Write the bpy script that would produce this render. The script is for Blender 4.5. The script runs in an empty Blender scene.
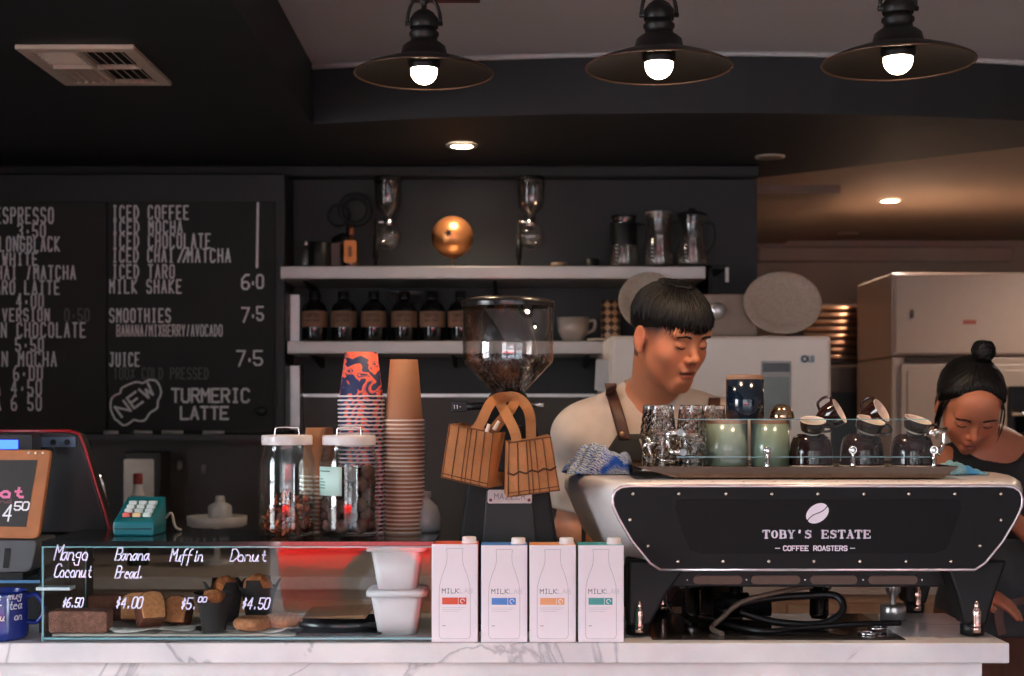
import bpy, math, random
import numpy as np
from mathutils import Vector, Matrix, Euler
random.seed(7)
SC = bpy.context.scene
COL = SC.collection
PI = math.pi
CAMZ = 1.41
F = 1422.2
def P(x, y, Y):
    return Vector(((x - 512) / F * Y, Y, CAMZ + (410 - y) / F * Y))
def PX(x, Y): return (x - 512) / F * Y
def PZ(y, Y): return CAMZ + (410 - y) / F * Y

# ---------- materials ----------
def lin(c):
    return tuple(((v / 255) / 12.92 if v / 255 <= .04045 else ((v / 255 + .055) / 1.055) ** 2.4) for v in c[:3]) + (1,)
MATS = {}
def mat(name, rgb, rough=.5, metal=0., var=.12, scale=30, bump=0., bscale=None, coat=0., emit=None, estr=0., spec=.5, attr=None, sheen=0., rvar=0.):
    if name in MATS: return MATS[name]
    m = bpy.data.materials.new(name); m.use_nodes = True
    nt = m.node_tree; N = nt.nodes; L = nt.links
    b = N['Principled BSDF']
    b.inputs['Roughness'].default_value = rough
    b.inputs['Metallic'].default_value = metal
    b.inputs['Specular IOR Level'].default_value = spec
    b.inputs['Coat Weight'].default_value = coat
    b.inputs['Sheen Weight'].default_value = sheen
    tc = N.new('ShaderNodeTexCoord')
    nz = N.new('ShaderNodeTexNoise'); nz.inputs['Scale'].default_value = scale; nz.inputs['Detail'].default_value = 5
    L.new(tc.outputs['Object'], nz.inputs['Vector'])
    mx = N.new('ShaderNodeMix'); mx.data_type = 'RGBA'; mx.blend_type = 'MULTIPLY'
    cr = N.new('ShaderNodeValToRGB')
    cr.color_ramp.elements[0].position = .3; cr.color_ramp.elements[1].position = .7
    a = 1 - var; cr.color_ramp.elements[0].color = (a, a, a, 1); cr.color_ramp.elements[1].color = (1, 1, 1, 1)
    L.new(nz.outputs['Fac'], cr.inputs['Fac'])
    mx.inputs['Factor'].default_value = 1
    if attr:
        at = N.new('ShaderNodeAttribute'); at.attribute_name = attr
        L.new(at.outputs['Color'], mx.inputs[6])
    else:
        mx.inputs[6].default_value = lin(rgb)
    L.new(cr.outputs['Color'], mx.inputs[7])
    L.new(mx.outputs[2], b.inputs['Base Color'])
    if rvar:
        mr = N.new('ShaderNodeMapRange'); mr.inputs[3].default_value = max(0, rough - rvar); mr.inputs[4].default_value = rough + rvar
        L.new(nz.outputs['Fac'], mr.inputs[0]); L.new(mr.outputs[0], b.inputs['Roughness'])
    if bump:
        n2 = N.new('ShaderNodeTexNoise'); n2.inputs['Scale'].default_value = bscale or scale * 3; n2.inputs['Detail'].default_value = 4
        L.new(tc.outputs['Object'], n2.inputs['Vector'])
        bp = N.new('ShaderNodeBump'); bp.inputs['Strength'].default_value = bump; bp.inputs['Distance'].default_value = .01
        L.new(n2.outputs['Fac'], bp.inputs['Height']); L.new(bp.outputs[0], b.inputs['Normal'])
    if emit:
        b.inputs['Emission Color'].default_value = lin(emit); b.inputs['Emission Strength'].default_value = estr
    MATS[name] = m
    return m
def glassm(name, tint=(235, 240, 238), ior=1.5, rough=.01, boost=1.):
    if name in MATS: return MATS[name]
    m = bpy.data.materials.new(name); m.use_nodes = True
    nt = m.node_tree; N = nt.nodes; L = nt.links; N.clear()
    o = N.new('ShaderNodeOutputMaterial'); mx = N.new('ShaderNodeMixShader')
    tr = N.new('ShaderNodeBsdfTransparent'); tr.inputs[0].default_value = lin(tint)
    gl = N.new('ShaderNodeBsdfGlossy'); gl.inputs['Roughness'].default_value = rough
    lw = N.new('ShaderNodeLayerWeight'); lw.inputs[0].default_value = .5
    pw = N.new('ShaderNodeMath'); pw.operation = 'POWER'; pw.inputs[1].default_value = 4.
    f0 = ((ior - 1) / (ior + 1)) ** 2 * boost
    mu = N.new('ShaderNodeMath'); mu.operation = 'MULTIPLY_ADD'; mu.use_clamp = True; mu.inputs[1].default_value = (1 - f0) * .8; mu.inputs[2].default_value = f0
    L.new(lw.outputs['Facing'], pw.inputs[0]); L.new(pw.outputs[0], mu.inputs[0]); L.new(mu.outputs[0], mx.inputs[0])
    L.new(tr.outputs[0], mx.inputs[1]); L.new(gl.outputs[0], mx.inputs[2]); L.new(mx.outputs[0], o.inputs[0])
    MATS[name] = m
    return m

# ---------- mesh builder ----------
class MB:
    def __init__(s): s.v = []; s.f = []; s.m = []; s.s = []
    def add(s, vs, fs, mi=0, smooth=False):
        b = len(s.v); s.v += [Vector(v) for v in vs]
        for f in fs: s.f.append([b + i for i in f]); s.m.append(mi); s.s.append(smooth)
        return b
    def xf(s, M, start=0):
        for i in range(start, len(s.v)): s.v[i] = M @ s.v[i]
        return s
    def box(s, x0, x1, y0, y1, z0, z1, mi=0):
        if x0 > x1: x0, x1 = x1, x0
        if y0 > y1: y0, y1 = y1, y0
        if z0 > z1: z0, z1 = z1, z0
        vs = [(x, y, z) for x in (x0, x1) for y in (y0, y1) for z in (z0, z1)]
        return s.add(vs, [(0, 1, 3, 2), (4, 6, 7, 5), (0, 4, 5, 1), (2, 3, 7, 6), (0, 2, 6, 4), (1, 5, 7, 3)], mi)
    def loft(s, rings, mi=0, smooth=True, caps=True, closed=True):
        n = len(rings[0]); vs = [v for r in rings for v in r]; fs = []
        for k in range(len(rings) - 1):
            for i in range(n if closed else n - 1):
                j = (i + 1) % n
                fs.append((k * n + i, k * n + j, (k + 1) * n + j, (k + 1) * n + i))
        b = s.add(vs, fs, mi, smooth)
        if caps and closed:
            s.f.append([b + i for i in range(n)][::-1]); s.m.append(mi); s.s.append(False)
            s.f.append([b + (len(rings) - 1) * n + i for i in range(n)]); s.m.append(mi); s.s.append(False)
        return b
    def tube(s, pts, r, n=10, mi=0, caps=True, smooth=True, flat=1.):
        pts = [Vector(p) for p in pts]; rings = []
        up = Vector((0, 0, 1)); prev = None
        for i, p in enumerate(pts):
            t = (pts[min(i + 1, len(pts) - 1)] - pts[max(i - 1, 0)])
            if t.length < 1e-9: t = Vector((0, 0, 1))
            t.normalize()
            if prev is None:
                a = t.cross(up)
                if a.length < .1: a = t.cross(Vector((0, 1, 0)))
            else:
                a = prev - t * prev.dot(t)
                if a.length < 1e-6: a = t.cross(up)
            a.normalize(); prev = a.copy(); b = t.cross(a)
            rr = r[i] if isinstance(r, (list, tuple)) else r
            rings.append([p + a * (math.cos(2 * PI * k / n) * rr) + b * (math.sin(2 * PI * k / n) * rr * flat) for k in range(n)])
        return s.loft(rings, mi, smooth, caps)
    def cyl(s, p0, p1, r0, r1=None, n=24, mi=0, caps=True, smooth=True):
        return s.tube([p0, p1], [r0, r0 if r1 is None else r1], n, mi, caps, smooth)
    def lathe(s, prof, c=(0, 0, 0), n=32, mi=0, smooth=True, sx=1, sy=1):
        c = Vector(c); vs = []; fs = []
        for r, z in prof:
            vs += [c + Vector((math.cos(2 * PI * k / n) * r * sx, math.sin(2 * PI * k / n) * r * sy, z)) for k in range(n)]
        for i in range(len(prof) - 1):
            for k in range(n):
                j = (k + 1) % n
                fs.append((i * n + k, i * n + j, (i + 1) * n + j, (i + 1) * n + k))
        return s.add(vs, fs, mi, smooth)
    def sph(s, c, r, n=16, mi=0):
        if not isinstance(r, (tuple, list)): r = (r, r, r)
        b = len(s.v)
        prof = [(math.sin(PI * i / n), -math.cos(PI * i / n)) for i in range(n + 1)]
        prof[0] = (1e-4, -1); prof[-1] = (1e-4, 1)
        s.lathe(prof, (0, 0, 0), n * 2, mi)
        for i in range(b, len(s.v)):
            v = s.v[i]; s.v[i] = Vector((c[0] + v.x * r[0], c[1] + v.y * r[1], c[2] + v.z * r[2]))
        return b
    def prism(s, poly, y0, y1, mi=0, side=None, smooth=False):
        n = len(poly)
        vs = [(x, y0, z) for x, z in poly] + [(x, y1, z) for x, z in poly]
        b = s.add(vs, [], mi)
        s.f += [[b + i for i in range(n)], [b + n + i for i in range(n)][::-1]]; s.m += [mi, mi]; s.s += [False, False]
        for i in range(n):
            j = (i + 1) % n
            s.f.append([b + i, b + n + i, b + n + j, b + j]); s.m.append(mi if side is None else side); s.s.append(smooth)
        return b
    def prismz(s, poly, z0, z1, mi=0):
        n = len(poly)
        b = s.add([(x, y, z0) for x, y in poly] + [(x, y, z1) for x, y in poly], [], mi)
        s.f += [[b + i for i in range(n)][::-1], [b + n + i for i in range(n)]]; s.m += [mi, mi]; s.s += [False, False]
        for i in range(n):
            j = (i + 1) % n
            s.f.append([b + i, b + j, b + n + j, b + n + i]); s.m.append(mi); s.s.append(False)
        return b
    def build(s, name, mats, parent=None, org=None, bevel=0, seg=2, sub=0, angle=.6, fix=True):
        me = bpy.data.meshes.new(name)
        if org is None:
            off = Vector((0, 0, 0))
            q = parent
            while q is not None: off += q.location; q = q.parent
        else: off = Vector(org)
        me.from_pydata([v - off for v in s.v], [], s.f)
        if not isinstance(mats, (list, tuple)): mats = [mats]
        for m in mats: me.materials.append(m)
        me.polygons.foreach_set('material_index', s.m); me.polygons.foreach_set('use_smooth', s.s)
        me.update()
        if fix:
            import bmesh
            bm = bmesh.new(); bm.from_mesh(me); bmesh.ops.recalc_face_normals(bm, faces=bm.faces); bm.to_mesh(me); bm.free()
        o = bpy.data.objects.new(name, me); COL.objects.link(o)
        if org is not None: o.location = org
        if parent is not None: o.parent = parent
        if bevel:
            md = o.modifiers.new('b', 'BEVEL'); md.width = bevel; md.segments = seg; md.limit_method = 'ANGLE'; md.angle_limit = angle
            md.harden_normals = False
        if sub:
            md = o.modifiers.new('s', 'SUBSURF'); md.levels = sub; md.render_levels = sub
        return o
def tag(o, label=None, cat=None, group=None, kind=None):
    if label: o['label'] = label
    if cat: o['category'] = cat
    if group: o['group'] = group
    if kind: o['kind'] = kind
    return o
def thing(name, label, cat, loc=(0, 0, 0), group=None):
    o = bpy.data.objects.new(name, None); COL.objects.link(o); o.location = loc
    o.empty_display_size = .05
    return tag(o, label, cat, group)
def dup(root, loc, label, group=None, rot=None):
    def cp(o, par):
        c = o.copy(); COL.objects.link(c)
        if par is not None: c.parent = par
        for ch in [q for q in o.children]: cp(ch, c)
        return c
    r = cp(root, None); r.location = loc
    if rot is not None: r.rotation_euler = rot
    if label: r['label'] = label
    if group: r['group'] = group
    return r
def box(name, x0, x1, y0, y1, z0, z1, m, parent=None, bevel=0, kind=None, label=None, cat=None):
    b = MB(); b.box(x0, x1, y0, y1, z0, z1)
    o = b.build(name, m, parent, None if parent is not None else ((x0 + x1) / 2, (y0 + y1) / 2, min(z0, z1)), bevel)
    if kind: o['kind'] = kind
    return tag(o, label, cat)
def rpoly(x0, x1, z0, z1, r, n=5):
    pts = []
    for cx, cz, a0 in ((x1 - r, z1 - r, 0), (x0 + r, z1 - r, 90), (x0 + r, z0 + r, 180), (x1 - r, z0 + r, 270)):
        for i in range(n + 1):
            a = math.radians(a0 + 90 * i / n); pts.append((cx + r * math.cos(a), cz + r * math.sin(a)))
    return pts
def smoothpath(pts, n=8):
    pts = [Vector(p) for p in pts]; out = []
    for i in range(len(pts) - 1):
        p0 = pts[max(i - 1, 0)]; p1 = pts[i]; p2 = pts[i + 1]; p3 = pts[min(i + 2, len(pts) - 1)]
        for k in range(n):
            t = k / n
            out.append(.5 * ((2 * p1) + (p2 - p0) * t + (2 * p0 - 5 * p1 + 4 * p2 - p3) * t * t + (3 * p1 - p0 - 3 * p2 + p3) * t ** 3))
    out.append(pts[-1]); return out

# ---------- stroke lettering ----------
G = {'A': '00 26 40/12 32', 'B': '00 06 36 45 44 33 03/33 42 41 30 00', 'C': '45 36 16 05 01 10 30 41', 'D': '00 06 26 44 42 20 00',
 'E': '46 06 00 40/03 33', 'F': '46 06 00/03 33', 'G': '45 36 16 05 01 10 30 41 43 23', 'H': '00 06/40 46/03 43', 'I': '20 26/16 36/10 30',
 'J': '16 46/36 31 20 10 01', 'K': '00 06/46 03 40', 'L': '06 00 40', 'M': '00 06 23 46 40', 'N': '00 06 40 46', 'O': '10 01 05 16 36 45 41 30 10',
 'P': '00 06 36 45 44 33 03', 'R': '00 06 36 45 44 33 03/23 40', 'S': '45 36 16 05 04 13 33 42 41 30 10 01', 'T': '06 46/26 20',
 'U': '06 01 10 30 41 46', 'V': '06 20 46', 'W': '06 10 24 30 46', 'X': '00 46/06 40', 'Y': '06 23 46/23 20', 'Z': '06 46 00 40', 'Q': '10 01 05 16 36 45 41 30 10/21 40',
 '0': '10 01 05 16 36 45 41 30 10', '1': '15 26 20', '2': '05 16 36 45 44 00 40', '3': '05 16 36 45 44 33 23/33 42 41 30 10 01', '4': '36 02 42/30 36',
 '5': '46 06 03 33 42 41 30 10 01', '6': '46 26 04 01 10 30 41 42 33 13 02', '7': '06 46 10', '8': '13 04 05 16 36 45 44 33 13 02 01 10 30 41 42 33', '9': '42 13 04 05 16 36 45 43 20',
 '.': '20 21', '*': '23 22', '/': '10 36', '-': '13 33', "'": '26 25', '$': '35 24 14 13 33 32 21 11/26 20', '~': '11 31 33 13 11',
 'a': '33 13 02 01 10 20 33/33 31 40', 'n': '03 00/02 13 23 32 30 40', 'g': '33 13 02 11 31 33/33 3b 1b 0a', 'o': '13 02 01 10 30 32 23 13', 'c': '32 23 13 02 01 10 30',
 'u': '03 01 10 20 33/33 30 40', 't': '25 21 30 40/13 33', 'r': '03 00/02 13 33', 'e': '02 32 23 13 02 01 10 30', 'd': '33 13 02 01 10 20 31/36 30 40',
 'f': '36 26 15 1b/03 33', 'i': '23 20 30/25 24', 'm': '03 00/02 13 20/22 33 40'}
def coord(ch):
    return -1 if ch == 'a' else -2 if ch == 'b' else int(ch)
def ribbon(mb, pts, th, y, d=.0006, mi=0):
    for i in range(len(pts) - 1):
        (x0, z0), (x1, z1) = pts[i], pts[i + 1]
        L = math.hypot(x1 - x0, z1 - z0)
        if L < 1e-7: continue
        ux, uz = (x1 - x0) / L, (z1 - z0) / L; e = th * .35
        x0 -= ux * e; z0 -= uz * e; x1 += ux * e; z1 += uz * e
        nx, nz = -uz * th / 2, ux * th / 2
        mb.prism([(x0 + nx, z0 + nz), (x0 - nx, z0 - nz), (x1 - nx, z1 - nz), (x1 + nx, z1 + nz)], y - d - .00002 * i, y, mi)
def text(mb, s, x, z, h, adv, th, y, wr=.7, slant=0., rot=0., mi=0, d=.0006):
    """x,z: lower-left start; h glyph height; adv advance; wr glyph width relative to advance"""
    for k, ch in enumerate(s):
        if ch == ' ' or ch not in G: continue
        for st in G[ch].split('/'):
            pts = []
            for t in st.split():
                if len(t) < 2: continue
                gx = coord(t[0]) / 4 * adv * wr; gz = coord(t[1]) / 6 * h
                lx = k * adv + gx + gz * slant; lz = gz
                pts.append((x + lx * math.cos(rot) - lz * math.sin(rot), z + lx * math.sin(rot) + lz * math.cos(rot)))
            if ch == '/': pass
            ribbon(mb, pts, th, y, d, mi)
G['/'] = '10 36'; G[':'] = '22 23'; G['%'] = '00 46/05 15 14/32 31 41'
# text given by pixel box
def ptext(mb, s, px0, px1, py0, py1, Y, th=1.3, slant=0., wr=.7, mi=0):
    adv = (px1 - px0) / (len(s) - 1 + wr) / F * Y
    text(mb, s, PX(px0, Y), PZ(py1, Y), (py1 - py0) / F * Y, adv, th / F * Y, Y, wr, slant, 0, mi)
# ---------- camera, world, light ----------
cam = bpy.data.cameras.new('camera'); co = bpy.data.objects.new('camera', cam); COL.objects.link(co)
co.location = (0, 0, CAMZ); co.rotation_euler = (PI / 2, 0, 0)
cam.sensor_width = 36; cam.lens = 50; cam.shift_y = 72 / 1024; cam.clip_start = .05
cam.dof.use_dof = True; cam.dof.focus_distance = 2.86; cam.dof.aperture_fstop = 5.0
SC.camera = co
SC.view_settings.view_transform = 'Standard'; SC.view_settings.look = 'None'; SC.view_settings.gamma = 1
SC.view_settings.use_curve_mapping = False
SC.view_settings.exposure = 2.32
try:
    SC.cycles.use_denoising = True; SC.cycles.sample_clamp_indirect = 6; SC.cycles.max_bounces = 10
    SC.cycles.transparent_max_bounces = 40; SC.cycles.caustics_reflective = False; SC.cycles.caustics_refractive = False
except Exception: pass
w = bpy.data.worlds.new('world'); SC.world = w; w.use_nodes = True
nt = w.node_tree; bg = nt.nodes['Background']; bg.inputs[1].default_value = 4.8
tc = nt.nodes.new('ShaderNodeTexCoord'); sx = nt.nodes.new('ShaderNodeSeparateXYZ'); cr = nt.nodes.new('ShaderNodeValToRGB')
nt.links.new(tc.outputs['Generated'], sx.inputs[0]); nt.links.new(sx.outputs[2], cr.inputs[0]); nt.links.new(cr.outputs[0], bg.inputs[0])
cr.color_ramp.elements[0].position = 0.0; cr.color_ramp.elements[0].color = (.78, .81, .86, 1)
cr.color_ramp.elements[1].position = .6; cr.color_ramp.elements[1].color = (.70, .80, 1.0, 1)
def light(name, kind, loc, energy, color=(1, 1, 1), size=.1, rot=None, spot=None):
    l = bpy.data.lights.new(name, kind); l.energy = energy; l.color = color
    if kind == 'AREA': l.size = size
    elif kind == 'SUN': l.angle = .02
    else: l.shadow_soft_size = size
    if spot: l.spot_size = spot; l.spot_blend = .6
    o = bpy.data.objects.new(name, l); COL.objects.link(o); o.location = loc
    if rot: o.rotation_euler = rot
    return o
# the sun stands behind the cafe and lights the street in front of it
light('sun', 'SUN', (0, 8, 9), 22, (1, .96, .91), rot=(math.radians(-50), 0, math.radians(12)))

# ---------- materials of the setting ----------
m_dark = mat('charcoal paint', (25, 27, 29), .55, var=.15, scale=6, bump=.05)
m_soff = mat('black soffit paint', (29, 29, 30), .6, var=.1, scale=4)
m_beige = mat('beige ceiling paint', (150, 128, 110), .7, var=.06, scale=3)
m_grey = mat('grey ceiling paint', (205, 198, 196), .7, var=.06, scale=3)
m_kwall = mat('pinkish kitchen paint', (170, 150, 138), .6, var=.08, scale=4)
m_brownwall = mat('brown panel', (70, 60, 54), .45, var=.2, scale=5)
m_steel = mat('brushed steel', (205, 202, 200), .32, .9, var=.15, scale=20)
m_chrome = mat('chrome', (225, 222, 220), .08, 1., var=.02)
m_black = mat('black plastic', (16, 16, 17), .45, var=.1, spec=.3)
m_bmetal = mat('black metal', (17, 17, 17), .5, .0, var=.1, spec=.25)
m_white = mat('white enamel', (228, 222, 220), .35, var=.04)
m_chalk = mat('white chalk', (250, 250, 250), .9, var=.25, scale=120)
m_wood = mat('orange wood', (178, 108, 58), .45, var=.3, scale=12)
m_floor = mat('grey floor tiles', (96, 88, 82), .5, var=.2, scale=3)
m_street = mat('asphalt', (60, 60, 62), .9, var=.2, scale=8)
m_pave = mat('pavement', (120, 117, 113), .9, var=.15, scale=5)

# marble
m_marble = mat('white marble', (230, 223, 219), .25, var=.03, scale=4)
nt = m_marble.node_tree; N = nt.nodes; L = nt.links; bs = N['Principled BSDF']
tc = N.new('ShaderNodeTexCoord'); n1 = N.new('ShaderNodeTexNoise'); n1.inputs['Scale'].default_value = 1.5; n1.inputs['Detail'].default_value = 8; n1.inputs['Distortion'].default_value = 1.4
L.new(tc.outputs['Object'], n1.inputs['Vector'])
r1 = N.new('ShaderNodeValToRGB'); e = r1.color_ramp.elements
e[0].position = .49; e[0].color = (1, 1, 1, 1); e[1].position = .51; e[1].color = (1, 1, 1, 1)
q = r1.color_ramp.elements.new(.50); q.color = (.62, .62, .64, 1)
L.new(n1.outputs['Fac'], r1.inputs[0])
n3 = N.new('ShaderNodeTexNoise'); n3.inputs['Scale'].default_value = 5; n3.inputs['Detail'].default_value = 6
L.new(tc.outputs['Object'], n3.inputs['Vector'])
r3 = N.new('ShaderNodeValToRGB'); r3.color_ramp.elements[0].position = .35; r3.color_ramp.elements[0].color = (.80, .80, .82, 1); r3.color_ramp.elements[1].position = .6
L.new(n3.outputs['Fac'], r3.inputs[0])
mm = N.new('ShaderNodeMix'); mm.data_type = 'RGBA'; mm.blend_type = 'MULTIPLY'; mm.inputs['Factor'].default_value = 1
mm2 = N.new('ShaderNodeMix'); mm2.data_type = 'RGBA'; mm2.blend_type = 'MULTIPLY'; mm2.inputs['Factor'].default_value = 1
old = bs.inputs['Base Color'].links[0].from_socket
L.new(old, mm.inputs[6]); L.new(r1.outputs[0], mm.inputs[7]); L.new(mm.outputs[2], mm2.inputs[6]); L.new(r3.outputs[0], mm2.inputs[7]); L.new(mm2.outputs[2], bs.inputs['Base Color'])

# ---------- shell ----------
ZS = 2.363          # dark soffit
S = 'structure'
box('floor', -3, 5, -1.3, 8.2, -.1, 0, m_floor, kind=S)
b = MB()
for a in ((-1.3, .3, 0, 2.8), (1.7, 8.2, 0, 2.8), (.3, 1.7, 0, .3), (.3, 1.7, 2.25, 2.8)): b.box(-3.1, -3, *a)
tag(b.build('wall_left', m_dark, org=(-3.05, 3, 0)), kind=S)
b = MB(); b.box(-3.06, -3.04, .3, 1.7, 1.2, 1.24); b.box(-3.06, -3.04, .98, 1.02, .3, 2.25); b.box(-3.07, -3.03, .3, 1.7, .3, .35); b.box(-3.07, -3.03, .3, 1.7, 2.2, 2.25)
tag(b.build('window_1', m_bmetal, org=(-3.05, 1, .3)), kind=S)
box('wall_right', 5, 5.1, -1.3, 8.2, 0, 2.8, m_kwall, kind=S)
box('wall_back', -3, .965, 5.6, 5.75, 0, 2.6, m_dark, kind=S)
box('wall_kitchen', .4, 5, 8.1, 8.2, 0, 2.8, m_kwall, kind=S)
box('wall_kitchen_side', .9, .965, 5.75, 8.1, 0, 2.6, m_kwall, kind=S)
b = MB(); b.box(-1.65, .33, 5.585, 5.6, 0, PZ(397, 5.585), 0); b.box(-1.65, .33, 5.578, 5.6, PZ(397, 5.585), PZ(397, 5.585) + .012, 1)
tag(b.build('wall_wainscot', [m_brownwall, m_steel], org=(0, 5.59, 0)), kind=S)
box('trim_1', -3, .965, 5.52, 5.6, PZ(178, 5.55), ZS, m_soff, kind=S, bevel=.01)
box('ceiling', -3, 5, -1.3, 8.2, 2.56, 2.7, m_grey, kind=S)
b = MB(); b.prismz([(.2, 8.2), (.2, 5.75), (.9, 5.35), (1.75, 5.0), (2.35, 4.7), (5, 4.0), (5, 8.2)], ZS + .012, 2.56)
tag(b.build('ceiling_kitchen', m_beige, org=(2, 6, ZS)), kind=S)
# dark soffit with its curved fascia
cur = []
for i in range(21):
    x = -.665 + (5 + .665) * i / 20
    u = (x - .62) / 1.25
    cur.append((x, 4.56 + .17 * min(u * u, 2.2)))
poly = [(-3, -1.3), (-.645, -1.3), (-.65, 3.3), (-.665, 4.3)] + cur + [(5, 5.0)]
poly = [(-3, -1.3), (-.64, -1.3), (-.65, 3.3)] + cur[:-6] + [(cur[-6][0], 4.93)]
xe = cur[-6][0]
poly = [(-3, -1.3), (-.64, -1.3), (-.65, 3.3)] + [c for c in cur if c[0] < 2.3] + [(2.35, 4.8), (1.85, 5.15), (1.01, 5.84), (-3, 5.84)]
b = MB(); b.prismz(poly, ZS, 2.56)
tag(b.build('ceiling_soffit', m_soff, org=(-1, 4, ZS)), kind=S)
b = MB(); m_cove = mat('pale cove edge', (215, 210, 208), .6)
b.tube([(x, y - .012, 2.55) for x, y in cur if x < 2.35], .009, 6)
tag(b.build('trim_2', m_cove, org=(0, 4.5, 2.55)), kind=S)
# street front with three tall openings
b = MB()
for x0, x1 in ((-3, -1.2), (-.30, -.05), (1.25, 1.5), (3.1, 5)): b.box(x0, x1, -1.42, -1.3, 0, 2.7)
b.box(-3, 5, -1.42, -1.3, 2.35, 2.8)
tag(b.build('wall_front', m_dark, org=(0, -1.36, 0)), kind=S)
b = MB(); b.box(-12, 12, -3.4, -1.3, -.12, -.02, 0); b.box(-12, -3.1, -1.3, 9, -.12, -.02, 0); b.box(-12, 12, -14, -3.4, -.25, -.14, 1)
tag(b.build('floor_street', [m_pave, m_street], org=(0, -5, -.14)), kind=S)
b = MB()
b.box(0, 12, -14.4, -14, -.2, 6, 0); b.box(-12, 0, -14.4, -14, -.2, 6, 1)
tag(b.build('wall_street', [mat('far brick facade', (38, 38, 40), .8, var=.3, scale=2), mat('far pale facade', (90, 90, 92), .8, var=.3, scale=2)], org=(0, -14.2, 0)), kind=S)

# air vent
def vent():
    Y0, Y1 = 3.70, 4.12; x0, x1 = -1.295, -.985
    t = thing('ceiling_vent', 'cream square air vent set into the black ceiling', 'air vent', ((x0 + x1) / 2, 3.9, ZS - .012))
    mv = mat('cream vent metal', (208, 182, 160), .5)
    b = MB()
    for a in ((x0, x1, Y0, Y0 + .035), (x0, x1, Y1 - .035, Y1), (x0, x0 + .035, Y0 + .035, Y1 - .035), (x1 - .035, x1, Y0 + .035, Y1 - .035)):
        b.box(*a, ZS - .014, ZS - .001)
    b.build('frame', mv, t, bevel=.003)
    b = MB(); ym = 3.91; xm = -1.145
    b.box(x0 + .035, x1 - .035, ym - .006, ym + .006, ZS - .016, ZS - .004); b.box(xm - .006, xm + .006, Y0 + .035, Y1 - .035, ZS - .016, ZS - .004)
    b.build('cross_bar', mv, t)
    b = MB(); b.box(x0 + .03, x1 - .03, Y0 + .03, Y1 - .03, ZS - .0015, ZS - .0005); b.build('duct_shade', mat('duct shade black', (12, 12, 12), .8), t)  # flat black plate stands in for the shade inside the vent
    b = MB()
    for i in range(5):
        for c0, c1, ya, yb_, sl in ((x0 + .035, xm - .006, ym, Y1 - .035, 1), (xm + .006, x1 - .035, ym, Y1 - .035, -1), (xm + .006, x1 - .035, Y0 + .035, ym, -1)):
            X = c0 + (c1 - c0) * (i + .5) / 5; w2 = .006 * sl
            b.add([(X - w2 - .0015, ya, ZS - .015), (X - w2 + .0015, ya, ZS - .015), (X + w2 + .0015, ya, ZS - .003), (X + w2 - .0015, ya, ZS - .003),
                   (X - w2 - .0015, yb_, ZS - .015), (X - w2 + .0015, yb_, ZS - .015), (X + w2 + .0015, yb_, ZS - .003), (X + w2 - .0015, yb_, ZS - .003)],
                  [(0, 1, 2, 3), (7, 6, 5, 4), (0, 4, 5, 1), (1, 5, 6, 2), (2, 6, 7, 3), (3, 7, 4, 0)])
    for i in range(5):
        yy = Y0 + .05 + i * .028
        b.box(x0 + .035, xm - .006, yy, yy + .003, ZS - .013, ZS - .004)
    b.build('louvre', mv, t)
vent()
# downlights
def downlight(x, y, z, lit, label, col=(255, 225, 190), r=.055):
    Yd = (z - CAMZ) * F / (410 - y); X = PX(x, Yd)
    t = thing('downlight', label, 'ceiling light', (X, Yd, z - .006))
    b = MB(); b.lathe([(r * .72, 0), (r, .0), (r * 1.02, .006)], (X, Yd, z - .007), 32)
    b.build('ring', mat('downlight ring', (190, 175, 160), .4), t)
    b = MB(); b.lathe([(1e-4, 0), (r * .72, 0), (r * .72, .003)], (X, Yd, z - .005), 32)
    b.build('lens', mat('lit lens', (255, 240, 220), .3, emit=col, estr=16) if lit else mat('unlit lens', (170, 145, 125), .5), t)
    if lit: light('downlight_lamp', 'SPOT', (X, Yd, z - .03), lit, (1, .80, .62), .03, spot=2.4)
downlight(462, 145, ZS, 2.5, 'lit round downlight in the black ceiling above the copper ball')
downlight(770, 156, ZS, 0, 'unlit round ceiling disc in the black ceiling above the pale plate')
downlight(890, 200, ZS + .012, 12, 'lit round downlight in the beige kitchen ceiling')
downlight(848, 233, ZS + .012, 0, 'small unlit downlight deep in the beige kitchen ceiling')
for X_, Y_, lb in ((3.0, 6.4, 'added unseen kitchen lamp over the tall cabinets, out past the service counter end'), (2.6, 5.4, 'added unseen kitchen lamp above the black oven and reddish cupboard')):  # extra lamps out of view, added to brighten the kitchen
    t = thing('downlight', lb, 'ceiling light', (X_, Y_, ZS + .006))
    b = MB(); b.lathe([(.04, 0), (.055, 0), (.056, .006)], (X_, Y_, ZS + .005), 32); b.build('ring', mat('downlight ring', (190, 175, 160), .4), t)
    b = MB(); b.lathe([(1e-4, 0), (.04, 0), (.04, .003)], (X_, Y_, ZS + .007), 32); b.build('lens', MATS['lit lens'], t)
    light('kitchen_fill_lamp', 'SPOT', (X_, Y_, ZS - .02), 9, (1, .80, .64), .05, spot=2.8)
# ceiling hatch
b = MB(); zc = ZS + .008
YA = (zc - CAMZ) * F / (410 - 186); YB = (zc - CAMZ) * F / (410 - 238)
b.prismz([(.97, YA), (PX(840, YA), YA), (PX(785, YB), YB), (.97, YB)], zc - .03, zc + .004)
tag(b.build('ceiling_panel', mat('hatch paint', (140, 122, 108), .6), org=(1.2, 6.6, zc)), 'beige access panel hanging under the kitchen ceiling', 'ceiling panel')

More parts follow.
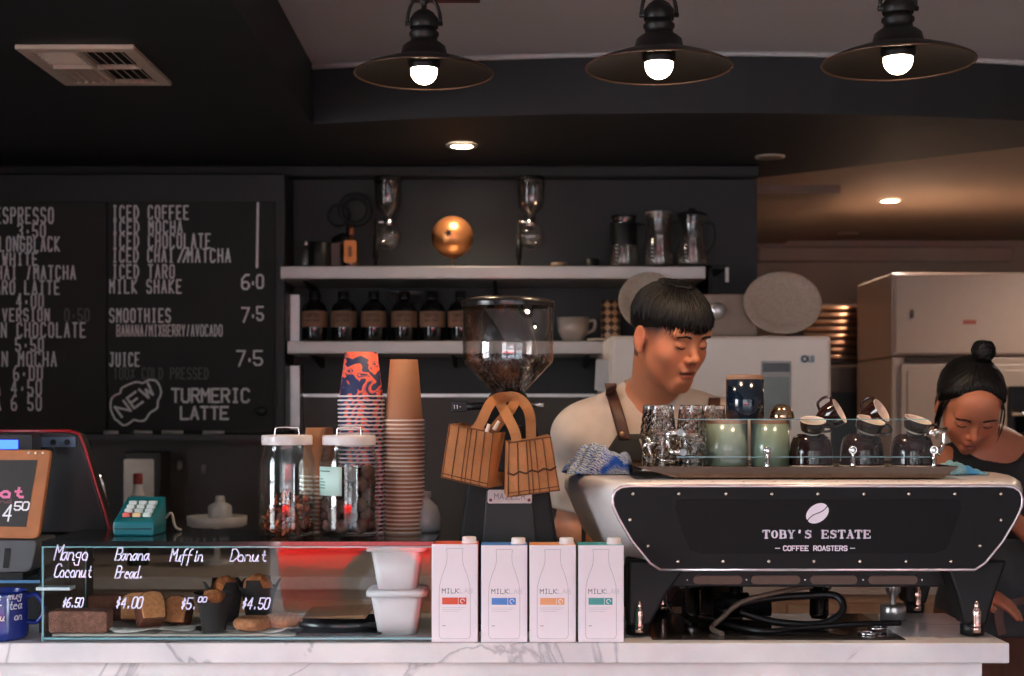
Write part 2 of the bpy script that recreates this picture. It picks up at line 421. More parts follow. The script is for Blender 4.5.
# ---------- counter ----------
b = MB(); b.box(-2.6, .98, 2.8, 3.215, .911, .951)
tag(b.build('countertop', m_marble, org=(-.6, 3, .911), bevel=.003), 'white veined marble slab on top of the service counter', 'countertop')
b = MB(); b.box(-2.6, .935, 2.83, 3.18, 0, .911)
tag(b.build('service_counter', m_marble, org=(-.6, 3, 0)), 'white marble clad counter body under the marble slab', 'counter')

# ---------- back bench ----------
t = thing('back_bench', 'long brown bench with a pale edge along the dark wall', 'bench', (-.8, 5, 0))
box('worktop', -2.9, .30, 4.6, 5.575, .83, .87, mat('pale laminate', (176, 160, 146), .4), t)
m_tan = mat('tan cupboard wood', (165, 130, 100), .5, var=.2, scale=6)
box('cabinet', -2.9, .30, 4.65, 5.575, 0, .83, m_tan, t)
for i in range(5):
    X = -2.85 + i * .63
    box('door', X, X + .6, 4.635, 4.649, .1, .79, m_tan, t, bevel=.004)
# kitchen bench beyond (seen below the espresso machine)
t = thing('kitchen_bench', 'tan cupboard bench under the white refrigerator', 'cupboard', (.96, 5.1, 0))
box('cabinet', .32, 1.47, 4.72, 5.55, 0, .80, m_tan, t)
box('worktop', .31, 1.48, 4.70, 5.57, .80, .87, mat('pale laminate', (176, 160, 146)), t)
for a, c_ in ((.34, .88), (.91, 1.45)): box('door', a, c_, 4.703, 4.719, .05, .77, m_tan, t, bevel=.004)

# ---------- pendants ----------
m_shade = mat('dark bronze enamel', (25, 21, 19), .45, .3, var=.2, scale=10)
m_rim = mat('worn bronze rim', (86, 62, 48), .4, .6)
def pendant():
    t = thing('pendant_lamp', 'x', 'pendant lamp', (0, 0, 0), 'bronze pendant lamps over the counter')
    b = MB()
    b.lathe([(.15, 0), (.143, .006), (.125, .014), (.09, .026), (.055, .036), (.05, .042), (.046, .058), (.036, .066), (.029, .07), (.028, .078), (.032, .082), (.032, .088), (.026, .093), (.026, .1)], n=48)
    b.lathe([(.148, .001), (.12, .012), (.085, .023), (.05, .031), (.02, .034), (1e-4, .034)], n=48)
    b.build('lamp_shade', m_shade, t)
    b = MB(); b.tube([(math.cos(a * PI / 24) * .149, math.sin(a * PI / 24) * .149, 0) for a in range(49)], .0022, 6); b.build('rim', m_rim, t)
    b = MB(); b.lathe([(.03, .098), (.031, .1), (.031, .118), (.028, .121), (.022, .13), (.012, .137), (.006, .14), (.006, .15), (.012, .155), (.006, .16), (.005, .30), (1e-4, .30)], n=24)
    b.cyl((-.04, 0, .108), (.04, 0, .108), .005); b.build('socket_cap', m_shade, t)
    b = MB(); b.tube([(.036 * math.cos(PI * i / 16), 0, .108 + max(0, math.sin(PI * i / 16)) * .062) for i in range(17)], .0038, 8); b.build('bracket', m_shade, t)
    b = MB(); b.cyl((0, 0, .29), (0, 0, .448), .006); b.lathe([(.05, .435), (.05, .448), (1e-4, .45)]); b.build('stem', m_shade, t)
    b = MB(); b.sph((0, 0, .006), .0285, 16)
    b.build('bulb', mat('glowing bulb', (255, 235, 215), .3, emit=(255, 226, 196), estr=10), t)
    b = MB(); b.lathe([(.031, .010), (.034, .018), (.034, .034), (1e-4, .034)], n=32); b.lathe([(.031, .010), (1e-4, .012)], n=32); b.build('lamp_holder', m_shade, t)
    return t
pen = pendant(); first = True
for x, y, Yl, lb in ((424, 74, 3.05, 'bronze pendant lamp hanging above the bags and coffee grinder'), (659, 68, 2.9, 'bronze pendant lamp hanging above the male barista'),
                     (898, 63, 2.82, 'bronze pendant lamp hanging over the kitchen end of the counter')):
    loc = (PX(x, Yl), Yl, PZ(y, Yl))
    if first: pen.location = loc; pen['label'] = lb; first = False
    else: dup(pen, loc, lb)
    light('pendant_light', 'SPOT', (loc[0], loc[1], loc[2] - .03), 2.2, (1, .68, .42), .03, spot=2.9)
b = MB(); b.box(PX(411, 3.12), PX(480, 3.12), 3.10, 3.13, PZ(2, 3.12), PZ(-8, 3.12))
b.box(PX(445, 3.12), PX(449, 3.12), 3.10, 3.12, PZ(-8, 3.12), 2.56)
tag(b.build('lamp_rail', mat('dark red rail', (90, 30, 28), .5), org=(PX(445, 3.05), 3.05, PZ(2, 3.05)), bevel=.002), 'short dark red rail crossing just above the grinder pendant', 'ceiling rail')
CT = .951
m_clear = glassm('clear glass', (252, 253, 252), 1.5)
m_jar = glassm('jar glass', (249, 251, 250), 1.5, boost=1.3)
m_caseglass = glassm('case glass', (246, 252, 251), 1.5, boost=1.0)
m_lilac_ = 0
m_edge = mat('greenish glass edge', (120, 165, 170), .15, spec=.8)
m_paint = mat('lilac glass marker', (236, 232, 255), .6, var=.05)

# ---------- milk cartons ----------
def carton(x0, x1, ytop, col, label, tilt=0):
    Yf = 2.812; X0, X1 = PX(x0, Yf), PX(x1, Yf); zt = PZ(ytop, Yf); D = .068; cx = (X0 + X1) / 2
    side = mat('carton side ' + str(col), col, .4, var=.05)
    t = thing('milk_carton', label, 'milk carton', (cx, Yf + D / 2, CT), 'milk cartons on the marble counter')
    b = MB(); b.box(X0, X1, Yf, Yf + D, CT, zt, 0)
    b.m = [1, 1, 0, 1, 0, 1]
    # front/back white, the rest coloured
    fr = mat('carton white', (240, 228, 230), .38, var=.02)
    o = b.build('box', [fr, side], t, bevel=.0015)
    for p in o.data.polygons:
        p.material_index = 0 if abs(p.normal.y) > .5 else 1
    b = MB(); b.prism([(X0, zt), (X1, zt), (X1 - .001, zt + .0012), (X0 + .001, zt + .0012)], Yf + .02, Yf + .05)
    b.build('top_seal', side, t)
    b = MB(); c = (X1 - .018, Yf + .024, zt)
    b.lathe([(.0155, 0), (.0155, .003), (.014, .004), (.014, .011), (.0125, .0125), (1e-4, .0125)], c, 24)
    b.build('cap', mat('cap white', (235, 226, 226), .4), t)
    W = X1 - X0; H = zt - CT; g = MB(); ln = .0006; y = Yf - .0002
    # bottle outline
    half = [(0, .955), (.17, .955), (.175, .94), (.165, .90), (.165, .84), (.19, .78), (.27, .68), (.325, .58), (.335, .50), (.335, .08), (.32, .05), (.28, .035), (0, .035)]
    for s in (-1, 1):
        pts = [(cx + s * a * W, CT + c_ * H) for a, c_ in half]
        for i in range(len(pts) - 1): ribbon(g, [pts[i], pts[i + 1]], ln * 1.3, y, .0003, 0)
    bx = cx - .27 * W
    text(g, 'MILK', bx, CT + .50 * H, .046 * H, .0088, .0013, y, .75, mi=1, d=.0004)
    text(g, 'LAB', bx + .0088 * 4, CT + .50 * H, .046 * H, .0088, .0009, y, .75, mi=3, d=.0004)
    g.box(bx, bx + .34 * W, y - .0004, y, CT + .385 * H, CT + .455 * H, 2); g.box(bx + .35 * W, bx + .52 * W, y - .0004, y, CT + .385 * H, CT + .455 * H, 2)
    ring = [(bx + .435 * W + math.cos(a * PI / 6) * .004, CT + .42 * H + math.sin(a * PI / 6) * .004) for a in range(10)]
    ribbon(g, ring, .0013, y - .0005, .0002, 4)
    for k in range(3):
        g.box(bx, bx + (.5 - .07 * k) * W, y - .0003, y, CT + (.35 - .018 * k) * H, CT + (.354 - .018 * k) * H, 3)
    g.box(bx, bx + .07 * W, y - .0003, y, CT + .165 * H, CT + .171 * H, 1)
    g.build('label_print', [mat('outline grey', (175, 165, 168), .6), mat('print grey', (120, 115, 120), .6), side if col[0] != 30 else mat('teal print', (70, 170, 175), .5), mat('print pale', (205, 195, 198), .6), mat('print white', (240, 235, 235), .6)], t)
    return t
carton(431.5, 478, 544, (222, 78, 44), 'white milk carton with orange-red band and red sides, touching the pastry case')
carton(481, 527.5, 545, (70, 130, 200), 'white milk carton with a blue band and blue sides')
carton(529.5, 576, 545, (240, 165, 110), 'white milk carton with a pale orange band')
carton(578, 624, 545, (40, 150, 145), 'white milk carton with a teal band, next to the espresso machine')

# ---------- pastry case ----------
x0, x1, yf, yb, zt = PX(43, 2.82), PX(433, 2.82), 2.82, 3.10, 1.150
t = thing('pastry_case', 'glass pastry display case with black top and handwritten prices', 'display case', ((x0 + x1) / 2, 2.96, CT))
m_ctop = mat('black glossy top', (22, 24, 25), .18, var=.05, coat=.4)
b = MB(); b.box(x0 - .004, x1 + .004, yf - .002, yb + .004, zt - .010, zt); b.build('top_panel', m_ctop, t, bevel=.001)
b = MB(); b.box(x0, x1, yf, yb, CT, CT + .006); b.build('base_panel', mat('grey case base', (110, 100, 95), .4), t)
b = MB(); b.add([(x0, yf, CT), (x1, yf, CT), (x1, yf, zt - .01), (x0, yf, zt - .01)], [(0, 1, 2, 3)]); b.build('front_glass', m_caseglass, t)
b = MB(); b.add([(x0, yf, CT), (x0, yb, CT), (x0, yb, zt - .01), (x0, yf, zt - .01)], [(0, 1, 2, 3)]); b.build('side_glass', m_caseglass, t)
b = MB(); b.add([(x1, yf, CT), (x1, yb, CT), (x1, yb, zt - .01), (x1, yf, zt - .01)], [(0, 1, 2, 3)]); b.build('side_glass', m_caseglass, t)
b = MB()
b.box(x0 - .002, x0 + .002, yf - .002, yf + .002, CT, zt - .01); b.box(x1 - .002, x1 + .001, yf - .002, yf + .002, CT, zt - .01)
b.box(x0, x1, yf - .001, yf + .001, zt - .013, zt - .0102); b.box(x0, x1, yf - .002, yf + .002, CT + .004, CT + .008)
b.box(x0, x0 + .003, yb - .003, yb, CT, zt - .01)
b.build('glass_edge', m_edge, t)
b = MB(); b.box(x0 - .012, x0 + .055, yf - .006, yf + .03, PZ(590, 2.82), PZ(587, 2.82)); b.build('clip', mat('frosted clip', (200, 215, 218), .3), t)
g = MB(); Yg = 2.8185
for s, a, c_, d, e_ in (('Mango', 54, 88, 545, 560), ('Coconut', 54, 91, 564, 577), ('Banana', 115, 149, 548, 560), ('Bread.', 115, 143, 566, 578),
                      ('Muffin', 170, 203, 549, 561), ('Donut', 230, 266, 549, 561)):
    g = MB(); ptext(g, s, a, c_, d, e_, Yg, 1.25, .25, .95); g.build('handwriting', m_paint, t)
for s, a, c_, d, e_ in (('$6.50', 62, 82, 598, 607), ('$4.00', 115, 141, 597, 608), ('$5.', 180, 196, 598, 609), ('00', 198, 206, 597, 602), ('$4.50', 241, 268, 598, 609)):
    g = MB(); ptext(g, s, a, c_, d, e_, Yg, 1.3, .25, .8); g.build('handwriting', m_paint, t)
# tray and paper
b = MB(); b.box(PX(62, 2.9), PX(300, 2.9), 2.835, 3.08, CT + .007, CT + .012); b.build('cake_tray', mat('pale tray', (190, 182, 172), .5), org=(-.7, 2.95, CT + .007), bevel=.002)
tag(bpy.data.objects['cake_tray'], 'pale flat tray carrying the cakes inside the pastry case', 'tray')
def doily(cx, cy, r, name_l, n=48):
    b = MB(); vs = []; 
    for k in range(n):
        a = 2 * PI * k / n; rr = r * (1 + .05 * math.cos(a * 12)); vs.append((cx + rr * math.cos(a) * 1.25, cy + rr * math.sin(a) * .8, CT + .0135 + .004 * (1 + math.sin(a * 5 + cx * 40))))
    vs.append((cx, cy, CT + .0135)); b.add(vs, [(k, (k + 1) % n, n) for k in range(n)], 0, True)
    o = b.build('paper_doily', mat('doily paper', (222, 214, 204), .8, var=.15, scale=200), org=(cx, cy, CT + .0125))
    md = o.modifiers.new('s', 'SOLIDIFY'); md.thickness = .0006
    tag(o, name_l, 'paper doily')
doily(PX(150, 2.91), 2.91, .085, 'scalloped paper doily under the banana bread')
doily(PX(262, 2.905), 2.90, .07, 'scalloped paper doily under the sugared donuts')
m_cake = mat('brown coconut cake', (150, 98, 80), .85, var=.45, scale=120, bump=.5)
m_crust = mat('banana bread crust', (120, 64, 38), .8, var=.4, scale=90, bump=.4)
m_crumb = mat('banana bread crumb', (212, 142, 88), .85, var=.35, scale=140, bump=.4)
def cake_slice(px, py, w, d, h, Y, rot, label, name='cake_slice', ms=None, top_tilt=0, lz=None):
    X = PX(px, Y); z = CT + .0126 if lz is None else lz
    b = MB(); nx, nz = 14, 6
    b.prism(rpoly(-w / 2, w / 2, 0, h, .006), -d / 2, d / 2)
    o = b.build(name, ms or m_cake, org=(0, 0, 0), bevel=.003)
    o.location = (X, Y, z); o.rotation_euler = (0, 0, rot)
    tag(o, label, 'cake', 'cakes in the pastry case'); return o
cake_slice(81, 0, .118, .045, .044, 2.868, 0, 'brown mango coconut cake slice at the glass corner of the case')
cake_slice(118, 0, .12, .04, .055, 3.02, .1, 'dark brown cake slice lying at the back of the pastry case', ms=m_crust)
def bread(px, Y, w, h, d, rot, label, lean=.25):
    t = thing('banana_bread_slice', label, 'banana bread', (0, 0, 0), 'banana bread slices in the pastry case')
    pts = [(-w / 2, 0), (w / 2, 0), (w / 2 * 1.08, h * .7), (w * .42, h * .9), (w * .15, h * 1.0), (-w * .2, h * .98), (-w * .45, h * .86), (-w / 2 * 1.08, h * .68)]
    b = MB(); b.prism(pts, -d / 2, d / 2); b.build('crust', m_crust, t, bevel=.003)
    b = MB(); b.prism([(x * .92, z * .93 + h * .03) for x, z in pts], -d / 2 - .0015, d / 2 + .0015); b.build('crumb', m_crumb, t, bevel=.002)
    t.location = (PX(px, Y), Y, CT + .0145 + d / 2 * abs(math.sin(lean))); t.rotation_euler = (lean, 0, rot)
bread(152, 2.89, .05, .062, .05, .5, 'banana bread piece with light crumb facing out beside its price', -.5)
bread(176, 2.93, .055, .058, .03, -.3, 'banana bread slice leaning between the bread piece and muffins', -.3)
bread(138, 2.97, .07, .06, .03, -.1, 'banana bread slice behind the front banana bread piece', -.3)
# muffins
m_mpaper = mat('dark muffin paper', (44, 36, 34), .8, var=.2)
m_mtop = mat('baked muffin top', (214, 124, 66), .8, var=.55, scale=60, bump=.6)
m_frost = mat('cream crumble', (225, 205, 188), .8, var=.3, scale=90, bump=.5)
def muffin():
    t = thing('muffin', 'x', 'muffin', (0, 0, 0), 'muffins in the pastry case')
    b = MB(); n = 32; rings = []
    for r, z in ((.022, 0), (.025, .02), (.028, .04), (.030, .05)):
        rings.append([(math.cos(2 * PI * k / n) * r * (1 + .05 * (-1) ** k), math.sin(2 * PI * k / n) * r * (1 + .05 * (-1) ** k), z) for k in range(n)])
    rings.append([(math.cos(2 * PI * k / n) * (.036 + .008 * ((k // 4) % 2)), math.sin(2 * PI * k / n) * (.036 + .008 * ((k // 4) % 2)), .062 + .016 * ((k // 4) % 2)) for k in range(n)])
    b.loft(rings, caps=False); b.build('paper_case', m_mpaper, t)
    b = MB(); q = b.sph((0, 0, .058), (.0275, .0275, .027), 14)
    for i in range(q, len(b.v)):
        v = b.v[i]; f = 1 + .08 * math.sin(v.x * 300) * math.cos(v.y * 260); b.v[i] = Vector((v.x * f, v.y * f, .058 + (v.z - .058) * f))
    b.build('crumb_top', m_mtop, t)
    return t
mf = muffin(); mf.location = (PX(214, 2.87), 2.87, CT + .0126); mf['label'] = 'muffin in dark paper with orange-brown top behind its price'
dup(mf, (PX(225, 2.97), 2.975, CT + .018), 'muffin in dark paper behind the front muffin', rot=(0, 0, 1)).scale = (1.1, 1.1, 1.1)
q = dup(mf, (PX(258, 2.94), 2.945, CT + .026), 'muffin in dark paper standing behind the sugared donut', rot=(0, 0, 2)); q.scale = (1.1, 1.1, 1.1)
b = MB(); b.sph((0, 0, 0), (.026, .02, .012), 10); o = b.build('crumble_topping', m_frost, q); o.location = (0, 0, .080)
# donuts
m_don = mat('sugared donut', (212, 136, 92), .85, var=.4, scale=150, bump=.4)
def donut(loc, label, rx=0):
    b = MB(); n, k = 32, 14; vs = []; fs = []
    for i in range(n):
        a = 2 * PI * i / n
        for j in range(k):
            c = 2 * PI * j / k; r = .026 + .014 * math.cos(c)
            vs.append((r * math.cos(a), r * math.sin(a), .0125 * math.sin(c) + .0125))
    for i in range(n):
        for j in range(k): fs.append((i * k + j, ((i + 1) % n) * k + j, ((i + 1) % n) * k + (j + 1) % k, i * k + (j + 1) % k))
    b.add(vs, fs, 0, True); o = b.build('donut', m_don, org=(0, 0, 0)); o.location = loc; o.rotation_euler = (rx, 0, 0)
    tag(o, label, 'donut', 'donuts in the pastry case')
donut((PX(253, 2.875), 2.875, CT + .016), 'sugared donut nearest the glass beneath the 4.50 price')
donut((PX(283, 2.90), 2.90, CT + .018), 'sugared donut sitting behind the front sugared donut')
# black tray with paper bag, tongs
b = MB(); b.prismz([(x + PX(345, 2.93), y + 2.93) for x, y in rpoly(-.105, .085, -.08, .08, .03)], CT + .0065, CT + .012)
b.lathe([(.075, .012), (.095, .03), (.097, .03), (.077, .01)], (PX(340, 2.93), 2.93, CT + .0), 40, sx=1.05, sy=.82)
tag(b.build('black_bowl', mat('black glossy bowl', (26, 26, 28), .25), org=(PX(340, 2.93), 2.93, CT + .0065)), 'shallow black dish at the bottom of the pastry case', 'dish')
b = MB(); Xb = PX(338, 2.93)
b.add([(Xb - .07, 2.90, CT + .034), (Xb + .06, 2.89, CT + .034), (Xb + .07, 2.96, CT + .045), (Xb - .06, 2.97, CT + .040), (Xb - .07, 2.90, CT + .037), (Xb + .06, 2.89, CT + .042), (Xb + .07, 2.96, CT + .056), (Xb - .06, 2.97, CT + .048)],
      [(0, 1, 2, 3), (4, 7, 6, 5), (0, 4, 5, 1), (1, 5, 6, 2), (2, 6, 7, 3), (3, 7, 4, 0)])
tag(b.build('paper_bag', mat('brown kraft paper', (150, 104, 70), .8, var=.2, bump=.3), org=(Xb, 2.93, CT + .034), bevel=.002), 'flat brown paper bag lying across the shallow black dish', 'paper bag')
# white tubs
m_tub = mat('white tub plastic', (238, 226, 226), .4, var=.03)
def tub(z, label, s=1.):
    Yt = 2.90; X = PX(398, Yt)
    t = thing('food_tub', label, 'plastic tub', (X, Yt, z), 'white tubs in the pastry case')
    h = .078 * s; b = MB()
    def ring(w, d, zz): return [(X + x, Yt + y, zz) for x, y in rpoly(-w / 2, w / 2, -d / 2, d / 2, .016)]
    b.loft([ring(.078, .07, z), ring(.104, .09, z + h)]); b.build('tub_body', m_tub, t)
    b = MB(); b.loft([ring(.122, .108, z + h), ring(.122, .108, z + h + .010), ring(.112, .1, z + h + .013)]); b.build('lid', m_tub, t)
    return z + h + .0132
z2 = tub(CT + .0062, 'white lidded plastic tub standing on the floor of the pastry case')
tub(z2, 'white lidded plastic tub stacked on top of the other tub')

# ---------- jars ----------
ZT = 1.150
def jar(px, Yj, r, label, fill):
    X = PX(px, Yj); t = thing('storage_jar', label, 'glass jar', (X, Yj, ZT))
    b = MB(); H = .200
    b.lathe([(1e-4, .001), (r * .9, .001), (r * .98, .006), (r, .02), (r, .145), (r * .985, .155), (r * .90, .172), (r * .86, .180), (r * .86, H), (r * .83, H), (r * .83, .181), (r * .87, .171), (r * .955, .153), (r * .965, .02), (r * .93, .009), (1e-4, .006)], (X, Yj, ZT), 48)
    b.build('glass_body', m_jar, t)
    b = MB(); b.lathe([(r * .89, H - .012), (r * .90, H - .010), (r * .90, H + .004), (r * .87, H + .008), (r * .3, H + .009), (1e-4, H + .009)], (X, Yj, ZT), 48); b.build('lid', mat('white jar lid', (224, 214, 210), .35), t)
    b = MB(); z = ZT + H + .006; b.tube(smoothpath([(X - .025, Yj, z), (X - .024, Yj, z + .014), (X - .018, Yj, z + .018), (X + .018, Yj, z + .018), (X + .024, Yj, z + .014), (X + .025, Yj, z)], 4), .0016, 8); b.build('wire_handle', m_chrome, t)
    return t, X
t, X = jar(287, 2.95, .0585, 'lidded glass jar a third full of orange dried fruit chips', 0)
rnd = random.Random(3); b = MB()
for i in range(150):
    a = rnd.random() * 6.28; rr = .05 * math.sqrt(rnd.random()); z = ZT + .008 + rnd.random() * (.055 + .02 * math.sin(a))
    s = b.sph((0, 0, 0), (.008 + .005 * rnd.random(), .007, .0025), 4, rnd.choice([0, 0, 1]))
    b.xf(Matrix.Translation((X + rr * math.cos(a), 2.95 + rr * math.sin(a), z)) @ Euler((rnd.random() * 3, rnd.random() * 3, rnd.random() * 3)).to_matrix().to_4x4(), s)
o = b.build('dried_chips', [mat('orange chips', (186, 92, 50), .6, var=.4, scale=80), mat('brown chips', (110, 56, 36), .6, var=.4, scale=80)], org=(X, 2.95, ZT + .007)); tag(o, 'orange and brown dried fruit chips filling the bottom of the jar', 'dried fruit', kind='stuff')
t, X = jar(349, 2.95, .0615, 'lidded glass jar with mint label, nearly full of brown bites', 0)
b = MB(); k = 0
for lz in range(6):
    n = 7; 
    for j in range(n + 1):
        if j < n: a = 2 * PI * j / n + lz * .45; rr = .042
        else: a = 0; rr = 0
        if lz >= 5 and math.cos(a) < .1 : continue
        c = (X + rr * math.cos(a), 2.95 + rr * math.sin(a), ZT + .022 + lz * .0215)
        s = b.sph(c, .0155, 7)
        for q in range(s, len(b.v)):
            v = b.v[q]; b.v[q] = v + Vector((rnd.uniform(-1, 1), rnd.uniform(-1, 1), rnd.uniform(-1, 1))) * .0012
o = b.build('chocolate_bites', mat('brown cocoa bites', (98, 62, 50), .8, var=.55, scale=160, bump=.5), org=(X, 2.95, ZT + .007)); tag(o, 'knobbly brown cocoa bites heaped inside the labelled jar', 'snack', kind='stuff')
b = MB(); n = 10; r = .0622; a0, a1 = math.radians(-158), math.radians(-97)
vs = []; 
for i in range(n + 1):
    a = a0 + (a1 - a0) * i / n
    vs += [(X + r * math.cos(a), 2.95 + r * math.sin(a), PZ(496, 2.89)), (X + r * math.cos(a), 2.95 + r * math.sin(a), PZ(467, 2.89))]
b.add(vs, [(2 * i, 2 * i + 2, 2 * i + 3, 2 * i + 1) for i in range(n)], 0, True)
o = b.build('label', mat('mint label', (196, 226, 214), .6, var=.05), t)
md = o.modifiers.new('s', 'SOLIDIFY'); md.thickness = .0004; md.offset = 1
b = MB()
for k_, (w, zz) in enumerate(((.9, 471), (.35, 479), (.5, 482), (.4, 485), (.5, 488))):
    m_ = int(n * w * .55) + 1; vs = []
    for i in range(m_ + 1):
        a = a0 + .1 + (a1 - a0) * i / n; rr = r + .0006
        vs += [(X + rr * math.cos(a), 2.95 + rr * math.sin(a), PZ(zz + 1, 2.89)), (X + rr * math.cos(a), 2.95 + rr * math.sin(a), PZ(zz, 2.89))]
    b.add(vs, [(2 * i, 2 * i + 2, 2 * i + 3, 2 * i + 1) for i in range(m_)])
b.build('label_print', mat('green label print', (90, 130, 115), .7), t)

# ---------- paper cup stacks ----------
m_kraft = mat('kraft cup paper', (168, 112, 76), .7, var=.06, scale=20)
m_kraftrim = mat('cream cup rim', (228, 205, 186), .6, var=.03)
def papercup(h, r0, r1, mb_, mr):
    t = thing('paper_cup', 'x', 'paper cup')
    b = MB(); b.lathe([(r1, 0.001), (r0, h), (r0 - .002, h - .0005), (r0 - .003, h - .004), (1e-4, h - .004)], n=40); b.build('cup_wall', mb_, t)
    b = MB(); b.tube([(math.cos(a * PI / 18) * (r1 + .0018), math.sin(a * PI / 18) * (r1 + .0018), .002) for a in range(37)], .0021, 6); b.build('rim', mr, t)
    return t
def stack(proto, X, Y, z, n, dz, top_label, rest_label, group, lean=0, jit=0.):
    for i in range(n):
        top = i == n - 1
        loc = (X + lean * i * dz + rnd.uniform(-jit, jit), Y + rnd.uniform(-jit, jit), z + i * dz)
        if i == 0: proto.location = loc; o = proto; o['label'] = rest_label; o['group'] = group
        else: o = dup(proto, loc, top_label if top else rest_label, group, rot=(0, 0, rnd.uniform(0, .5)))
    return o
Yc = 3.03
stack(papercup(.131, .0295, .0405, m_kraft, m_kraftrim), PX(404, Yc), Yc, ZT, 28, .00875, 'plain brown paper cup topping the tall stack beside the grinder',
      'upside-down plain brown paper cup nested in the tall stack beside the grinder', 'brown paper cups in the tall stack', jit=.0001)
stack(papercup(.105, .0285, .0385, m_kraft, m_kraftrim), PX(318, Yc), Yc + .02, ZT, 14, .0090, 'brown paper cup topping the shorter stack behind the two jars',
      'upside-down brown paper cup nested in the shorter stack behind the jars', 'brown paper cups in the short stack', jit=.0001)
# printed cups: navy and coral pattern
m_print = mat('navy coral print', (226, 98, 74), .6, var=0)
nt = m_print.node_tree; N = nt.nodes; L = nt.links; bs = N['Principled BSDF']
for l in list(bs.inputs['Base Color'].links): L.remove(l)
tc = N.new('ShaderNodeTexCoord'); wv = N.new('ShaderNodeTexNoise'); wv.inputs['Scale'].default_value = 26; wv.inputs['Detail'].default_value = .5; wv.inputs['Distortion'].default_value = 1.3
mp = N.new('ShaderNodeMapping'); mp.inputs['Scale'].default_value = (1, 1, 1.3); L.new(tc.outputs['Object'], mp.inputs[0]); L.new(mp.outputs[0], wv.inputs['Vector'])
rr_ = N.new('ShaderNodeValToRGB'); rr_.color_ramp.interpolation = 'CONSTANT'; ee = rr_.color_ramp.elements
ee[0].position = 0; ee[0].color = lin((38, 48, 88)); ee[1].position = .47; ee[1].color = lin((240, 104, 78))
q = ee.new(.60); q.color = lin((60, 70, 110)); q = ee.new(.625); q.color = lin((240, 104, 78)); q = ee.new(.66); q.color = lin((38, 48, 88))
L.new(wv.outputs['Fac'], rr_.inputs[0]); L.new(rr_.outputs[0], bs.inputs['Base Color'])
stack(papercup(.096, .0345, .0465, m_print, mat('white cup rim', (232, 216, 212), .6)), PX(362.5, Yc), Yc, ZT, 34, .0087, 'navy and coral printed cup on top of its stack',
      'upside-down printed paper cup nested in the navy and coral stack', 'printed paper cups', lean=-.01, jit=.0001)
# translucent jug
Yj = 3.04; X = PX(428, Yj) - .006; t = thing('plastic_jug', 'small translucent grey jug behind the tall brown cup stack', 'jug', (X, Yj, ZT))
m_jug = mat('translucent grey plastic', (150, 150, 150), .25, var=.1)
b = MB(); b.lathe([(1e-4, .0), (.03, .0), (.034, .006), (.034, .03), (.026, .055), (.013, .068), (.011, .072), (.011, .078), (1e-4, .078)], (X, Yj, ZT)); b.build('jug_body', m_jug, t)
b = MB(); b.lathe([(.0125, .074), (.0125, .086), (1e-4, .087)], (X, Yj, ZT)); b.build('cap', mat('grey cap', (120, 118, 116), .4), t)

# ---------- payment terminal ----------
Yt = 2.98; X0, X1 = PX(119, Yt), PX(160, Yt); cx = (X0 + X1) / 2
t = thing('payment_terminal', 'teal card payment terminal lying on the pastry case', 'card terminal', (cx, Yt, ZT))
m_teal = mat('teal plastic', (10, 104, 112), .35, var=.05)
b = MB(); b.prism([(X0 + .002, ZT), (X1 - .002, ZT), (X1, ZT + .02), (X1 - .002, ZT + .03), (X0 + .002, ZT + .03), (X0, ZT + .02)], Yt - .05, Yt + .06)
for i in (4, 5): pass
for v in b.v:
    if v.z > ZT + .025: v.z += (v.y - Yt + .05) * .42
b.build('terminal_body', m_teal, t, bevel=.004)
b = MB(); b.box(X0 + .004, X1 - .004, Yt - .0512, Yt - .0502, ZT + .014, ZT + .016); b.build('seam', m_black, t)
cols = [mat('red key', (205, 90, 80), .5), mat('yellow key', (225, 190, 140), .5), mat('pale key', (200, 215, 205), .5)]
for c_ in range(3):
    b = MB()
    for r_ in range(4):
        xx = X0 + .016 + c_ * .021; yy = Yt - .035 + r_ * .017; zz = ZT + .032 + (yy - Yt + .05) * .42
        b.box(xx, xx + .016, yy, yy + .013, zz, zz + .004 + .005, 0 if r_ == 0 else 1)
    b.build('keys', [cols[c_], mat('grey key', (190, 200, 195), .5)], t, bevel=.001)
b = MB(); b.tube(smoothpath([(X1, Yt + .05, ZT + .03), (X1 + .012, Yt + .05, ZT + .04), (X1 + .02, Yt + .05, ZT + .012), (X1 + .03, Yt + .06, ZT + .004)]), .003, 8); b.build('cable', mat('beige cable', (180, 165, 150), .5), t)

# ---------- till, sign, printer, mug ----------
t = thing('till_monitor', 'black touchscreen till seen from behind with a thin red rim', 'till', (-1.0, 3.2, ZT - .2))
Ym = 3.12
po = [(PX(x, Ym), PZ(y, Ym)) for x, y in ((-60, 431), (70, 431), (79, 434), (84, 446), (109, 528), (109, 534), (-60, 534))]
b = MB(); b.prism(po, Ym, Ym + .05, smooth=False); b.build('screen_shell', mat('black shell', (16, 16, 17), .45), t, bevel=.006)
b = MB(); b.tube([(x, Ym + .0, z) for x, z in po[:6]], .0035, 8); b.build('red_rim', mat('red rim plastic', (150, 26, 34), .3), t)
b = MB(); b.box(PX(-50, Ym), PX(76, Ym), Ym - .004, Ym, PZ(447, Ym), PZ(437, Ym)); b.build('rear_strip', mat('blue grey strip', (90, 104, 124), .3), t)
b = MB()
for x in (54, 68): b.cyl((PX(x, Ym), Ym - .008, PZ(442, Ym)), (PX(x, Ym), Ym - .004, PZ(442, Ym)), .006, n=12)
b.build('screw', m_black, t)
b = MB(); b.box(-1.25, PX(70, Ym), Ym + .0, Ym + .18, CT, PZ(534, Ym)); b.build('stand', mat('black stand', (18, 18, 19), .5), t, bevel=.006)
t = thing('customer_display', 'small black customer display with a lit blue screen', 'display', (PX(5, 3.05), 3.06, PZ(456, 3.05)))
Yd = 3.05
